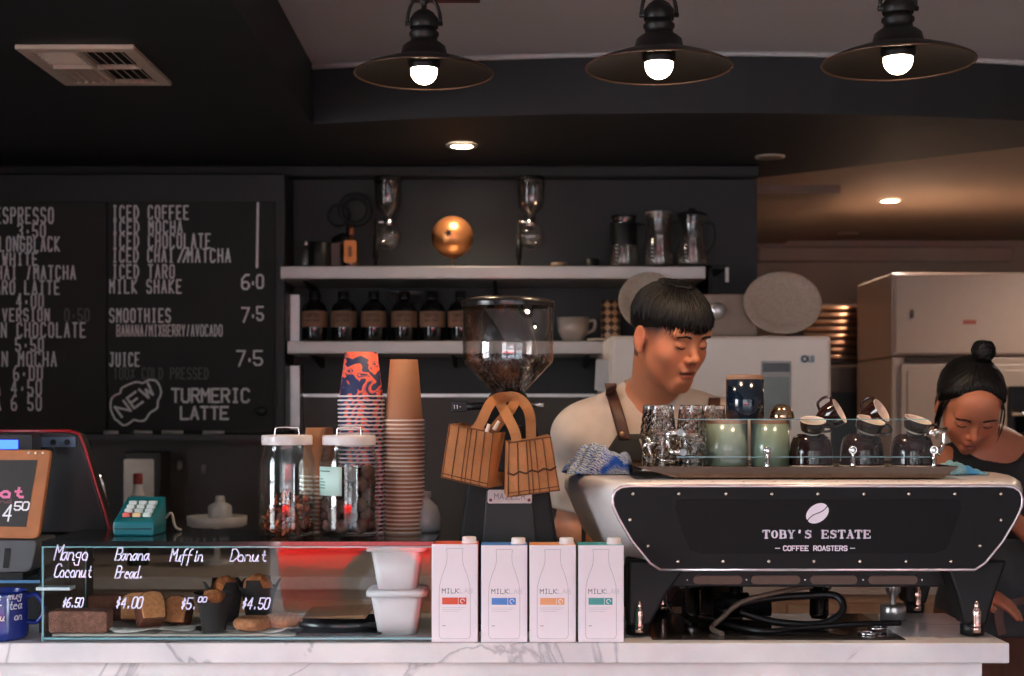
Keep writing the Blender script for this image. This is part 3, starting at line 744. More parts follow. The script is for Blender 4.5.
b = MB(); b.prism(rpoly(PX(-45, Yd), PX(32, Yd), PZ(452, Yd), PZ(434, Yd), .006), Yd, Yd + .06); b.build('display_case', mat('dark display plastic', (34, 34, 38), .35), t, bevel=.002)
b = MB(); b.box(PX(-35, Yd), PX(18, Yd), Yd - .002, Yd + .001, PZ(449, Yd), PZ(440, Yd)); b.build('blue_screen', mat('blue lcd', (40, 80, 255), .3, emit=(50, 90, 255), estr=.9), t)
b = MB(); b.box(PX(-20, Yd), PX(-8, Yd), Yd + .044, Yd + .058, CT, PZ(452, Yd) + .01); b.build('pole', m_black, t)
# wooden framed chalk sign (leans slightly, turned in its plane)
Yk = 2.93
t = thing('chalkboard_sign', 'wood-framed chalkboard sign with pink writing and the price 4.50', 'sign', (PX(0, Yk), Yk, PZ(541, Yk)))
def quadp(pts): return [(PX(x, Yk), PZ(y, Yk)) for x, y in pts]
def rounded(pts, r, n=4):
    out = []; m_ = len(pts)
    for i in range(m_):
        p = Vector(pts[i]); a = Vector(pts[i - 1]); c = Vector(pts[(i + 1) % m_])
        p1 = p + (a - p).normalized() * r; p2 = p + (c - p).normalized() * r
        for k in range(n + 1):
            u = k / n; out.append(tuple((1 - u) ** 2 * p1 + 2 * u * (1 - u) * p + u * u * p2))
    return out
outer = rounded(quadp([(-60, 450), (51, 450), (38, 539), (-73, 537)]), .012)
b = MB(); b.prism(outer, Yk, Yk + .016); b.build('wooden_frame', m_wood, t, bevel=.002)
b = MB(); b.prism(quadp([(-50, 460), (37.5, 460), (26, 527), (-62, 525)]), Yk - .0012, Yk + .002); b.build('slate', mat('slate', (44, 43, 40), .7, var=.2), t)
g = MB(); ptext(g, 'root', -22, 23, 486, 497, Yk - .0014, 2.6, .2, 1.0, 0); ptext(g, '4', 2, 10, 505, 521, Yk - .0014, 1.6, .2, .9, 1); ptext(g, '50', 14, 28, 502, 510, Yk - .0014, 1.6, .2, .8, 1)
ptext(g, 'and', -6, 12, 499, 503, Yk - .0014, .8, .2, .9, 2)
g.build('chalk_writing', [mat('pink chalk', (238, 130, 170), .8), m_chalk, mat('dim pink chalk', (120, 80, 84), .8)], t)
b = MB()
for x in (29, 36, 43): b.sph((PX(x, Yk), Yk - .001, PZ(453, Yk)), .003, 6)
b.build('white_bead', mat('white bead', (235, 225, 215), .4), t)
# receipt printer on a glass stand
b = MB(); Yp = 2.93
t = thing('receipt_printer', 'grey rounded receipt printer beneath the wooden chalkboard sign', 'printer', (PX(-5, Yp), Yp + .06, PZ(573, Yp)))
po = rounded([(PX(x, Yp), PZ(y, Yp)) for x, y in ((-50, 540), (38, 540), (31, 572), (-50, 574))], .014)
b.prism(po, Yp, Yp + .13); b.build('printer_body', mat('grey printer plastic', (74, 76, 78), .45), t, bevel=.003)
b = MB(); b.prism(rounded([(PX(x, Yp), PZ(y, Yp)) for x, y in ((5, 548), (11, 548), (9, 568), (3, 568))], .002), Yp - .001, Yp + .004); b.build('paper_slot', m_black, t)
t = thing('glass_stand', 'blue-edged glass riser over the blue mug', 'stand', (PX(-5, Yp), Yp + .06, CT))
zt_ = PZ(580, Yp)
b = MB(); b.box(PX(-80, Yp), PX(41, Yp), Yp - .005, Yp + .16, zt_ - .006, zt_); b.build('glass_shelf', mat('blue edged glass', (96, 140, 176), .12, spec=.8), t, bevel=.001)
b = MB(); b.box(PX(39, Yp), PX(42, Yp), Yp, Yp + .16, CT, zt_ - .006); b.build('side_panel', mat('dark riser side', (34, 38, 44), .4), t)
b = MB(); b.box(PX(-80, Yp), PX(42, Yp), Yp + .155, Yp + .16, CT, zt_ - .006); b.build('back_panel', m_black, t)
b = MB(); b.box(PX(-5, Yp) - .05, PX(-5, Yp) + .05, Yp + .02, Yp + .12, zt_, PZ(574, Yp)); b.build('riser_pad', m_black, t)
Yg = 2.86; X = PX(3, Yg); t = thing('mug', 'blue enamel mug with white writing under the glass riser', 'mug', (X, Yg, CT))
m_blue = mat('cobalt enamel', (26, 46, 128), .22, var=.15, coat=.4)
b = MB(); R_ = .0500; b.lathe([(1e-4, .0), (R_ * .88, .0), (R_ * .98, .006), (R_, .02), (R_ * .99, .09), (R_ * .96, .097), (R_ * .93, .095), (R_ * .93, .01), (1e-4, .008)], (X, Yg, CT), 48); b.build('mug_body', m_blue, t)
b = MB(); b.tube(smoothpath([(X + R_ * .95, Yg, CT + .085), (X + R_ + .016, Yg, CT + .088), (X + R_ + .03, Yg, CT + .07), (X + R_ + .031, Yg, CT + .05), (X + R_ + .018, Yg, CT + .034), (X + R_ * .95, Yg, CT + .034)]), .0052, 10); b.build('handle', m_blue, t)
g = MB()
for k, (yy, hh) in enumerate(((600, 8), (610, 9), (621, 8))):
    ptext(g, ['the mug', 'coffee', 'a cup on'][k] if k != 1 else 'for tea', -14, 22, yy - hh, yy, Yg - R_ - .0005, 1.0, .25, .9)
yb_ = Yg - R_ - .0005
for v in g.v:   # wrap the lettering around the mug wall
    a = (v.x - X) / R_; rr = R_ + (yb_ - v.y) + .0006; v.x, v.y = X + rr * math.sin(a), Yg - rr * math.cos(a)
g.build('white_lettering', mat('white glaze', (215, 215, 225), .5), t)
# ---------- red van parked in the street outside (seen mirrored in the pastry case glass) ----------
t = thing('parked_van', 'red and grey van parked across the street, mirrored in the pastry case glass', 'van', (.6, -5.2, -.14))
m_red = mat('red car paint', (200, 22, 20), .25, var=.02, coat=.6)
m_tyre = mat('tyre rubber', (22, 22, 22), .8)
b = MB(); q0 = -.14
po = [(-1.6, .14), (1.7, .14), (1.7, .72), (-1.6, .72), (-1.65, .55)]
b.prism([(x, z + q0) for x, z in po], -6.0, -4.3); b.build('lower_body', m_red, t, bevel=.03, seg=3)
po = [(-1.55, .722), (1.7, .722), (1.65, 1.75), (1.5, 1.85), (-.2, 1.85), (-.75, 1.1), (-1.5, .85)]
b = MB(); b.prism([(x, z + q0) for x, z in po], -5.98, -4.32); b.build('upper_body', mat('pale van paint', (120, 124, 130), .3), t, bevel=.05, seg=3)
b = MB()
for a, c in ((-.1, .7), (.8, 1.5)): b.box(a, c, -4.32, -4.30, 1.15 + q0, 1.7 + q0)
b.build('side_window', mat('dark car glass', (20, 24, 28), .05), t, bevel=.01)
for x in (-.9, 1.1):
    b = MB(); b.cyl((x, -4.5, .30 + q0), (x, -4.24, .30 + q0), .30, n=32); w_ = b.build('wheel', m_tyre, t, bevel=.02)
    b = MB(); b.cyl((x, -4.25, .30 + q0), (x, -4.225, .30 + q0), .17, .15, n=24); b.build('hubcap', mat('hubcap', (190, 190, 192), .3, .6), w_)
b = MB(); b.box(-1.68, -1.5, -4.7, -4.4, .55 + q0, .7 + q0); b.build('headlight', mat('headlight lens', (235, 235, 230), .1), t, bevel=.02)
# ---------- menu blackboard ----------
YB_ = 5.35
m_slate = mat('blackboard slate', (42, 42, 41), .75, var=.28, scale=5)
m_bframe = mat('black board frame', (20, 20, 21), .5)
t = thing('menu_blackboard', 'large wall menu blackboard chalked with iced drinks and prices', 'menu board', (-1.2, 5.45, PZ(435, YB_)))
b = MB(); b.box(-2.9, PX(284, YB_), YB_ + .03, 5.585, PZ(434, YB_), PZ(172, YB_)); b.build('casing', m_bframe, t, bevel=.006)
b = MB(); b.box(PX(107, YB_), PX(274, YB_), YB_ + .015, YB_ + .03, PZ(431, YB_), PZ(201, YB_)); b.build('slate_panel', m_slate, t, bevel=.002)
b = MB(); b.box(-2.88, PX(105, YB_), YB_ + .015, YB_ + .03, PZ(431, YB_), PZ(201, YB_)); b.build('slate_panel', mat('greenish slate', (44, 43, 38), .75, var=.3, scale=4), t, bevel=.002)
b = MB(); b.box(PX(60, YB_), PX(283, YB_), YB_ - .04, YB_ + .03, PZ(440, YB_), PZ(434.5, YB_)); b.build('chalk_ledge', mat('grey ledge', (52, 52, 53), .5), t)
b = MB(); b.sph((PX(261, YB_), YB_ + .01, PZ(411, YB_)), (.024, .012, .018), 8); b.build('round_catch', m_bframe, t)
g = MB(); Yt = YB_ + .0145
R = [('ICED COFFEE', 113, 188, 206, 219), ('ICED MOCHA', 113, 182, 221, 233), ('ICED CHOCOLATE', 113, 210, 234, 248), ('ICED CHAI', 113, 173, 249, 262), ('MATCHA', 188, 230, 249, 262),
     ('ICED TARO', 113, 174, 265, 278), ('MILK SHAKE', 110, 181, 280, 293), ('SMOOTHIES', 110, 170, 309, 322), ('BANANA/MIXBERRY/AVOCADO', 117, 222, 325, 336),
     ('JUICE', 110, 139, 353, 366)]
L_ = [('ESPRESSO', -4, 53, 208, 223), ('3:50', 18, 45, 224, 237), ('LONGBLACK', 0, 59, 237, 251), ('WHITE', 3, 37, 253, 265), ('CHAI /MATCHA', -10, 75, 266, 279), ('TARO LATTE', -12, 59, 281, 294),
      ('4:00', 17, 43, 294, 308), ('VERSION', 3, 49, 309, 321), ('VEGAN CHOCOLATE', -30, 85, 323, 337), ('5:50', 16, 43, 338, 351), ('VEGAN MOCHA', -30, 56, 352, 366), ('6:00', 14, 42, 366, 380),
      ('CA 4:50', -13, 41, 380, 395), ('CA 6 50', -13, 41, 396, 410)]
for s_, a, c_, d, e_ in R[:-2] + R[-1:]: ptext(g, s_, a, c_, d, e_, Yt, 1.7, 0, .55)
ptext(g, R[-2][0], *R[-2][1:], Yt, 1.2, 0, .6)
for s_, a, c_, d, e_ in L_: ptext(g, s_, a, c_, d, e_, Yt, 1.7, 0, .55)
ptext(g, '/', 177, 182, 249, 262, Yt, 2, .2, 1); ptext(g, '/', 182, 187, 249, 262, Yt, 2, .2, 1)
for s_, a, c_, d, e_ in (('6', 242, 249, 275, 289), ('0', 257, 263, 275, 288), (':', 249, 257, 275, 289), (':', 249, 257, 308, 322), (':', 246, 253, 352, 366), ('7', 242, 249, 308, 322), ('5', 257, 263, 307, 320), ('7', 237, 245, 351, 366), ('5', 254, 262, 351, 365)):
    ptext(g, s_, a, c_, d, e_, Yt, 1.9, 0, 1.0)
ribbon(g, [(PX(258, Yt), PZ(203, Yt)), (PX(257, Yt), PZ(267, Yt))], .009, Yt)
ptext(g, 'TURMERIC', 172, 249, 389, 402, Yt, 2.3, 0, .72); ptext(g, 'LATTE', 181, 228, 407, 419, Yt, 2.3, 0, .72)
hgt = 13 / F * Yt; text(g, 'NEW', PX(122, Yt), PZ(417, Yt), hgt * .95, 15 / F * Yt, 2.4 / F * Yt, Yt, .72, 0, math.radians(36))
cl = [(115, 419), (111, 410), (111, 401), (114, 396), (120, 393), (122, 388), (130, 384), (137, 382), (143, 383), (149, 380), (156, 381), (160, 387), (161, 394), (158, 401), (157, 408), (150, 413), (145, 420), (139, 421), (134, 420), (128, 424), (123, 425), (118, 421), (115, 419)]
pts = smoothpath([(PX(x, Yt), 0, PZ(y, Yt)) for x, y in cl], 4); ribbon(g, [(p.x, p.z) for p in pts], 1.9 / F * Yt, Yt)
g.build('chalk_lettering', m_chalk, t)
g = MB(); ptext(g, '0:50', 65, 89, 309, 321, Yt, 1.5, 0, .6); g.build('faded_lettering', mat('faded chalk', (112, 112, 110), .9), t)
g = MB(); ptext(g, '100% COLD PRESSED', 114, 208, 368, 379, Yt, 1.2, 0, .6)
g.build('faded_lettering', mat('faded chalk', (112, 112, 110), .9), t)
for i, (a, c_) in enumerate(((104, 118), (134, 152), (162, 183), (203, 224))):
    b = MB(); y_ = YB_ - .02; z_ = PZ(434.5, YB_) + .008
    b.cyl((PX(a, y_), y_, z_), (PX(c_, y_), y_, z_), .008, .007, 12)
    o = b.build('chalk_stick', mat('stick chalk', (186, 184, 182), .9), org=(PX(a, y_), y_, z_ - .008))
    tag(o, ['shortest white chalk stick on the ledge, beneath the NEW bubble', 'white chalk stick on the ledge beneath the NEW bubble, second from the till',
            'white chalk stick on the ledge beneath TURMERIC LATTE, before the longest one', 'longest white chalk stick on the ledge, beneath the word LATTE'][i], 'chalk', 'chalk sticks on the blackboard ledge')

# ---------- shelves ----------
YF = 5.2
m_shelfst = mat('shelf steel', (172, 166, 162), .4, .7, var=.2, scale=3, rvar=.1)
def shelf(name, x0, x1, y0, y1, label, lit=None):
    t = thing(name, label, 'shelf', ((PX(x0, YF) + PX(x1, YF)) / 2, 5.4, PZ(y1, YF)))
    b = MB(); b.box(PX(x0, YF), PX(x1, YF), YF, 5.6, PZ(y1, YF), PZ(y0, YF)); b.build('shelf_board', m_shelfst, t, bevel=.004)
    for x in (x0 + 20, (x0 + x1) / 2, x1 - 25):
        b = MB(); X = PX(x, YF); zz = PZ(y1, YF); b.prism([(5.26, zz - .0005), (5.598, zz - .0005), (5.598, zz - .04), (5.57, zz - .04)], X, X + .012)
        for v in b.v: v.x, v.y = v.y, v.x
        b.build('bracket', m_bmetal, t)
    return PZ(y0, YF)
zA = shelf('wall_shelf', 280, 706, 266, 279, 'upper steel wall shelf carrying the syphons and copper ball')
zB = shelf('wall_shelf', 287, 613, 341, 354, 'lower steel wall shelf carrying the dark labelled bottles')
b = MB(); b.box(PX(290, 5.5), PX(300, 5.5), 5.5, 5.59, PZ(430, 5.5), zB - .08); b.box(PX(290, 5.5), PX(300, 5.5), 5.5, 5.59, zB + .002, zA - .08)
tag(b.build('shelf_upright', m_steel, org=(PX(295, 5.5), 5.55, PZ(430, 5.5)), bevel=.002), 'steel upright strip beside the blackboard holding both shelves', 'shelf upright')
t = thing('wall_bracket', 'black bracket with a pale tip at the end of the upper shelf', 'bracket', (PX(716, 5.3), 5.4, PZ(284, 5.3)))
b = MB(); b.box(PX(708, 5.3), PX(727, 5.3), 5.29, 5.6, PZ(269, 5.3), PZ(265, 5.3)); b.box(PX(708, 5.3), PX(712, 5.3), 5.29, 5.6, PZ(294, 5.3), PZ(265, 5.3)); b.build('arm', m_bmetal, t)
b = MB(); b.box(PX(725, 5.3), PX(728, 5.3), 5.28, 5.30, PZ(282, 5.3), PZ(268, 5.3)); b.build('tip', m_white, t)
YI = 5.34
def at(px): return PX(px, YI)
# syphons
m_bulb = glassm('syphon glass', (246, 243, 240), 1.5, boost=2.)
def syphon(px, zt, label, side):
    X = at(px); t = thing('coffee_syphon', label, 'coffee syphon', (X, YI, zA), 'coffee syphons on the upper shelf')
    zc = zA + .125
    b = MB(); b.sph((X, YI, zc), .050, 14); b.build('lower_bulb', m_bulb, t)
    b = MB(); b.lathe([(.016, .052), (.016, .07), (.022, .085), (.044, .105), (.050, .13), (.052, .212), (.0535, .214), (.050, .214), (.047, .13), (.041, .108), (.012, .086), (.012, .052)], (X, YI, zc), 32); b.build('upper_chamber', m_bulb, t)
    b = MB(); b.lathe([(.018, .044), (.019, .066), (.012, .07)], (X, YI, zc)); b.cyl((X, YI, zc + .055), (X + side * .045, YI, zc + .055), .006); b.build('collar', m_chrome, t)
    b = MB(); xs = X + side * .045
    b.tube([(xs, YI, zA + .012), (xs, YI, zc + .062)], .006, 10); b.cyl((xs, YI, zA + .04), (xs, YI, zA + .13), .011); b.build('stand_handle', m_bmetal, t)
    b = MB(); b.lathe([(1e-4, .0), (.055, 0), (.055, .008), (.01, .012), (1e-4, .012)], (X + side * .03, YI, zA)); b.build('base', m_bmetal, t)
    b = MB(); b.lathe([(.053, .205), (.055, .207), (.055, .222), (.05, .224), (1e-4, .224)], (X, YI, zc)); b.build('lid', m_bmetal, t)
syphon(388, 0, 'glass coffee syphon standing between the tagged bottle and copper ball', -1)
syphon(531, 0, 'glass coffee syphon standing on the far side of the copper ball from the blackboard', -1)
# copper ball
X = at(452.5); t = thing('copper_ball', 'polished copper ball ornament on a short stem on the upper shelf', 'ornament', (X, YI, zA))
m_cop = mat('polished copper', (240, 158, 98), .34, .8, var=.2, scale=14)
zc = PZ(237, YI); b = MB(); b.sph((X, YI, zc), .0785, 20); b.build('ball', m_cop, t)
b = MB(); b.lathe([(.02, .0), (.02, .004), (.004, .008), (.004, zc - zA - .07), (1e-4, zc - zA - .07)], (X, YI, zA)); b.build('stem', m_steel, t)
b = MB(); n = 10; pts = [(X - .012 + math.cos(2 * PI * k / n) * (.016 if k % 2 else .007), zc + .006 + math.sin(2 * PI * k / n) * (.016 if k % 2 else .007)) for k in range(n)]
b.prism(pts, YI - .080, YI - .07); b.build('star_mark', m_bmetal, t)
# tagged bottle & neighbours
X = at(351); t = thing('tagged_bottle', 'small bottle wearing an orange tag on the upper shelf', 'bottle', (X, YI, zA))
m_amber = mat('amber glass', (70, 40, 20), .12, var=.1, coat=.5)
b = MB(); b.lathe([(1e-4, 0), (.025, 0), (.027, .005), (.027, .09), (.02, .105), (.009, .115), (.009, .14), (1e-4, .141)], (X, YI, zA), 24); b.build('bottle_glass', m_amber, t)
b = MB(); b.lathe([(.011, .13), (.013, .145), (.010, .16), (1e-4, .161)], (X, YI, zA), 16); b.build('stopper', mat('copper stopper', (120, 62, 40), .4, .4), t)
b = MB(); b.prism([(x + X, z + zA + .065) for x, z in rpoly(-.023, .023, -.042, .042, .008)], YI - .031, YI - .0285); b.build('orange_tag', mat('orange tag paper', (205, 126, 72), .7, var=.2, scale=60), t)
b = MB(); b.prism([(x + X, z + zA + .065) for x, z in rpoly(-.007, .007, -.02, .02, .006)], YI - .032, YI - .031); b.build('tag_mark', mat('tag print', (110, 70, 50), .7), t)
X = at(336); b = MB(); b.box(X - .02, X + .02, YI - .02, YI + .02, zA, zA + .10); tag(b.build('brown_box', mat('dark brown tin', (62, 42, 30), .4), org=(X, YI, zA), bevel=.004), 'narrow brown tin beside the orange-tagged bottle', 'tin')
X = at(320); b = MB(); b.lathe([(1e-4, 0), (.034, 0), (.036, .005), (.036, .095), (.033, .10), (1e-4, .10)], (X, YI - .03, zA), 28); tag(b.build('black_canister', m_black, org=(X, YI, zA)), 'short black canister beside the brown tin on the upper shelf', 'canister')
X = at(305); t = thing('glass_bottle', 'thin clear bottle next to the black canister on the upper shelf', 'bottle', (X, YI, zA))
b = MB(); b.lathe([(1e-4, 0), (.016, 0), (.018, .004), (.018, .06), (.008, .08), (.008, .10), (1e-4, .10)], (X, YI, zA), 20); b.build('bottle_glass', m_bulb, t)
b = MB(); b.lathe([(.0095, .092), (.0095, .108), (1e-4, .109)], (X, YI, zA), 16); b.build('cap', m_steel, t)
X = at(345); t = thing('wire_whisk_stand', 'black wire hoop stand rising behind the tagged bottle', 'wire stand', (X, YI + .09, zA)); Yw = YI + .09
b = MB(); cz = PZ(210, Yw)
for r_, dx, dz in ((.062, .03, 0), (.045, .03, .0), (.04, -.035, -.02)):
    b.tube([(X + dx + math.cos(a * PI / 16) * r_, Yw, cz + dz + math.sin(a * PI / 16) * r_) for a in range(33)], .006, 6)
b.build('hoop', m_black, t)
b = MB(); b.tube([(X, Yw, zA + .01), (X, Yw, cz - .05)], .006, 8); b.lathe([(1e-4, 0), (.05, 0), (.05, .01), (1e-4, .012)], (X, Yw, zA)); b.lathe([(.006, .15), (.04, .13), (.045, .10), (.02, .07), (.006, .06)], (X - .02, Yw, zA)); b.build('stand', m_black, t)
# little cups
b = MB(); X = at(559); b.lathe([(1e-4, 0), (.025, 0), (.032, .012), (.032, .022), (.028, .026), (1e-4, .027)], (X, YI, zA), 24); tag(b.build('small_dish', mat('brown stoneware', (120, 96, 78), .5), org=(X, YI, zA)), 'small brown stoneware dish on the upper shelf past the syphons', 'dish')
b = MB(); X = at(592); b.lathe([(1e-4, 0), (.028, 0), (.029, .01), (.029, .038), (.024, .042), (1e-4, .042)], (X, YI, zA), 24); tag(b.build('black_tin', m_black, org=(X, YI, zA)), 'small black round tin beside the coffee servers', 'tin')
# servers
def server(px, h, topw, label, lid, collar):
    X = at(px); t = thing('coffee_server', label, 'coffee server', (X, YI, zA), 'glass coffee servers on the upper shelf')
    b = MB(); b.lathe([(1e-4, .001), (.052, .001), (.058, .008), (.056, .04), (.046, h * .5), (.040, h * .62), (topw, h * .97), (topw + .002, h), (topw - .003, h), (.037, h * .62), (.043, h * .5), (.053, .04), (.05, .01), (1e-4, .006)], (X, YI, zA), 36); b.build('glass_body', m_bulb, t)
    if collar:
        b = MB(); b.lathe([(.0475, h * .45), (.05, h * .5), (.046, h * .62), (.052, h * .85), (.05, h * .87), (.044, h * .62)], (X, YI, zA), 32); b.build('collar', m_black, t)
    if lid:
        b = MB(); b.lathe([(topw + .004, h * .98), (topw + .004, h * 1.02), (.03, h * 1.06), (.012, h * 1.08), (.014, h * 1.12), (1e-4, h * 1.13)], (X, YI, zA), 32); b.build('lid', m_black, t)
    else:
        b = MB(); b.lathe([(topw + .003, h * .97), (topw + .004, h * 1.005), (topw - .002, h * 1.005), (topw - .01, h * .9)], (X, YI, zA), 32); b.build('metal_rim', m_steel if not collar else m_black, t)
    b = MB(); b.tube(smoothpath([(X + .045, YI - .02, zA + h * .8), (X + .075, YI - .03, zA + h * .8), (X + .078, YI - .03, zA + h * .5), (X + .052, YI - .02, zA + h * .3)]), .006, 8); b.build('handle', m_black, t)
    b = MB()
    for k in range(5):
        z = zA + .03 + k * .014; b.box(X - .035, X - .026, YI - .0575, YI - .055, z, z + .003)
    b.build('level_mark', m_white, t)
server(624, .20, .044, 'glass coffee server with black collar, closest to the little black tin', False, True)
server(659, .215, .048, 'glass coffee server with shiny metal rim, middle of three', False, False)
server(692, .205, .052, 'glass coffee server with black knob lid at the shelf end', True, False)
# dark bottles
m_bot = mat('near black glass', (14, 15, 17), .1, var=.05, coat=.5)
m_lab = mat('tan bottle label', (148, 110, 84), .7, var=.2, scale=60)
X = at(316); t0 = thing('labelled_bottle', 'x', 'bottle', (0, 0, 0), 'dark bottles with tan labels on the lower shelf')
b = MB(); b.lathe([(1e-4, 0), (.044, 0), (.047, .006), (.047, .12), (.042, .135), (.026, .150), (.019, .155), (.019, .17), (1e-4, .171)], n=32); b.build('bottle_glass', m_bot, t0)
b = MB(); b.lathe([(.0215, .160), (.0215, .188), (.018, .19), (1e-4, .19)], n=24); b.build('cap', m_black, t0)
b = MB(); b.lathe([(.0475, .055), (.0478, .057), (.0478, .112), (.0475, .114)], n=32); b.build('label', m_lab, t0)
g = MB(); text(g, 'COFFEE', -.026, .092, .012, .0088, .0022, -.0484, .7); text(g, 'COLD BREW', -.028, .075, .008, .006, .0012, -.0484, .7)
for v in g.v:
    a = v.x / .0484; rr = -v.y; v.x, v.y = rr * math.sin(a), -rr * math.cos(a)
g.build('label_print', mat('label ink', (60, 44, 36), .7), t0)
lbs = ['first dark labelled bottle from the blackboard on the lower shelf', 'second dark labelled bottle from the blackboard', 'third dark labelled bottle from the blackboard', 'dark labelled bottle in front of the silver bowl',
       'dark labelled bottle just past the silver bowl, towards the grinder', 'dark labelled bottle partly behind the grinder hopper']
for i, px in enumerate((316, 345, 375, 405, 433, 461)):
    if i == 0: t0.location = (at(px), YI - .04, zB); t0['label'] = lbs[0]
    else: dup(t0, (at(px), YI - .04, zB), lbs[i])
b = MB(); X = at(402); b.lathe([(1e-4, 0), (.04, .0), (.045, .006), (.03, .012), (.03, .16), (.06, .185), (.072, .2), (.07, .2), (.055, .188), (1e-4, .165)], (X, YI + .12, zB), 36); tag(b.build('silver_bowl', m_steel, org=(X, YI + .12, zB)), 'footed silver bowl behind the dark labelled bottles', 'bowl')
# mug and tumbler on lower shelf
X = at(573); t = thing('ceramic_cup', 'wide cream ceramic cup on the lower shelf', 'cup', (X, YI, zB)); m_cer = mat('cream glazed ceramic', (196, 178, 160), .3, var=.15, coat=.3)
b = MB(); b.lathe([(1e-4, .002), (.034, .002), (.04, .012), (.055, .04), (.060, .094), (.057, .094), (.05, .04), (1e-4, .012)], (X, YI, zB), 40); b.build('cup_body', m_cer, t)
b = MB(); b.tube(smoothpath([(X + .052, YI, zB + .08), (X + .08, YI, zB + .082), (X + .078, YI, zB + .05), (X + .05, YI, zB + .035)]), .006, 8); b.build('handle', m_cer, t)
b = MB(); X = at(598); b.tube([(X - .02, YI - .02, zB + .06), (X + .01, YI - .05, zB + .10)], .003, 6); 
X = at(598); b = MB(); b.lathe([(1e-4, 0), (.03, 0), (.042, .007), (.042, .010), (.028, .004), (1e-4, .004)], (X - .005, 5.24, zB), 24); tag(b.build('small_saucer', m_cer, org=(X, 5.24, zB)), 'small pale saucer between the cream cup and patterned tumbler', 'saucer')
m_pat = mat('brown diamond pattern', (150, 96, 60), .35, var=.1)
nt = m_pat.node_tree; N = nt.nodes; L = nt.links; bs = N['Principled BSDF']
for l in list(bs.inputs['Base Color'].links): L.remove(l)
tc = N.new('ShaderNodeTexCoord'); mp = N.new('ShaderNodeMapping'); mp.inputs['Rotation'].default_value = (0, PI / 4, 0); mp.inputs['Scale'].default_value = (50, 0, 50)
ck = N.new('ShaderNodeTexChecker'); ck.inputs['Scale'].default_value = 1; ck.inputs[1].default_value = lin((208, 158, 118)); ck.inputs[2].default_value = lin((70, 42, 30))
L.new(tc.outputs['Object'], mp.inputs[0]); L.new(mp.outputs[0], ck.inputs[0]); L.new(ck.outputs[0], bs.inputs['Base Color'])
X = at(611); b = MB(); b.lathe([(1e-4, 0), (.034, 0), (.036, .004), (.036, .16), (.033, .16), (.033, .01), (1e-4, .01)], (X, YI + .02, zB), 32); tag(b.build('patterned_tumbler', m_pat, org=(X, YI + .02, zB)), 'tall brown and gold diamond patterned tumbler on the lower shelf', 'tumbler')

# ---------- things on the wall behind the case ----------
t = thing('towel_dispenser', 'steel wall dispenser behind the teal payment terminal', 'dispenser', (PX(142, 5.4), 5.5, PZ(506, 5.4)))
Yw = 5.42
b = MB(); b.box(PX(124, Yw), PX(160, Yw), Yw, 5.5845, PZ(530, Yw), PZ(452, Yw)); b.build('dispenser_case', mat('grey dispenser case', (70, 68, 66), .5), t, bevel=.006)
b = MB(); b.prism(rpoly(PX(124, Yw), PX(154, Yw), PZ(520, Yw), PZ(459, Yw), .008), Yw - .004, Yw); b.build('front_plate', mat('warm steel plate', (214, 200, 186), .35, .35), t)
Yq = 4.95; X = PX(138, Yq); t = thing('wine_bottle', 'dark green wine bottle with red cap and white neck label', 'bottle', (X, Yq, .87))
b = MB(); b.lathe([(1e-4, 0), (.036, 0), (.038, .006), (.038, .19), (.030, .225), (.015, .26), (.014, .31), (1e-4, .311)], (X, Yq, .87), 28); b.build('bottle_glass', mat('green bottle glass', (22, 40, 26), .1, coat=.4), t)
b = MB(); b.lathe([(.0165, .283), (.0165, .318), (.012, .32), (1e-4, .32)], (X, Yq, .87), 20); b.build('red_cap', mat('red capsule', (150, 50, 46), .4), t)
b = MB(); b.lathe([(.0325, .215), (.0325, .216), (.018, .255), (.0155, .262), (.0155, .282)], (X, Yq, .87), 20); b.build('neck_label', mat('white label', (230, 226, 222), .5), t)
Yq = 5.05; t = thing('tap', 'chrome gooseneck tap beside the till', 'tap', (PX(88, Yq), Yq, .87)); X = PX(86, Yq)
b = MB(); zz = PZ(475, Yq); b.tube(smoothpath([(X, Yq, .88), (X, Yq, zz - .03), (X + .008, Yq, zz - .006), (X + .03, Yq, zz + .006), (X + .052, Yq, zz - .02), (X + .062, Yq, zz - .06), (X + .066, Yq, zz - .10)]), .010, 12); b.build('spout', m_chrome, t)
b = MB(); b.cyl((X + .066, Yq, zz - .10), (X + .066, Yq, zz - .135), .014); b.build('nozzle', mat('grey nozzle', (120, 118, 114), .4, .5), t)
b = MB(); b.lathe([(.03, 0), (.03, .012), (.018, .02), (.018, .06), (1e-4, .062)], (X, Yq, .87)); b.cyl((X, Yq, .92), (X + .05, Yq - .02, .95), .006); b.build('tap_base', m_chrome, t)
Yq = 5.0; X = PX(217, Yq); t = thing('cake_stand', 'white pedestal stand on the back bench', 'stand', (X, Yq, .87))
m_cw = mat('off white plastic', (196, 192, 188), .4)
zt_ = PZ(516, Yq); b = MB(); b.lathe([(1e-4, 0), (.06, 0), (.05, .01), (.012, .02), (.012, zt_ - .87 - .04), (.09, zt_ - .87 - .036), (.103, zt_ - .87 - .03), (.105, zt_ - .87), (.10, zt_ - .87), (.098, zt_ - .878), (1e-4, zt_ - .878)], (X, Yq, .87), 40); b.build('pedestal', m_cw, t)
X = PX(220, Yq); z0 = zt_ - .0075; t = thing('squeeze_bottle', 'stubby white bottle standing on the white pedestal stand', 'bottle', (X, Yq, z0))
b = MB(); b.lathe([(1e-4, 0), (.04, 0), (.041, .004), (.041, .04), (.037, .046), (.018, .056), (.017, .06), (1e-4, .06)], (X, Yq, z0), 32); b.build('bottle_body', m_cw, t)
b = MB(); b.lathe([(.018, .056), (.016, .07), (.014, .078), (1e-4, .079)], (X, Yq, z0), 20); b.build('cap', m_cw, t)
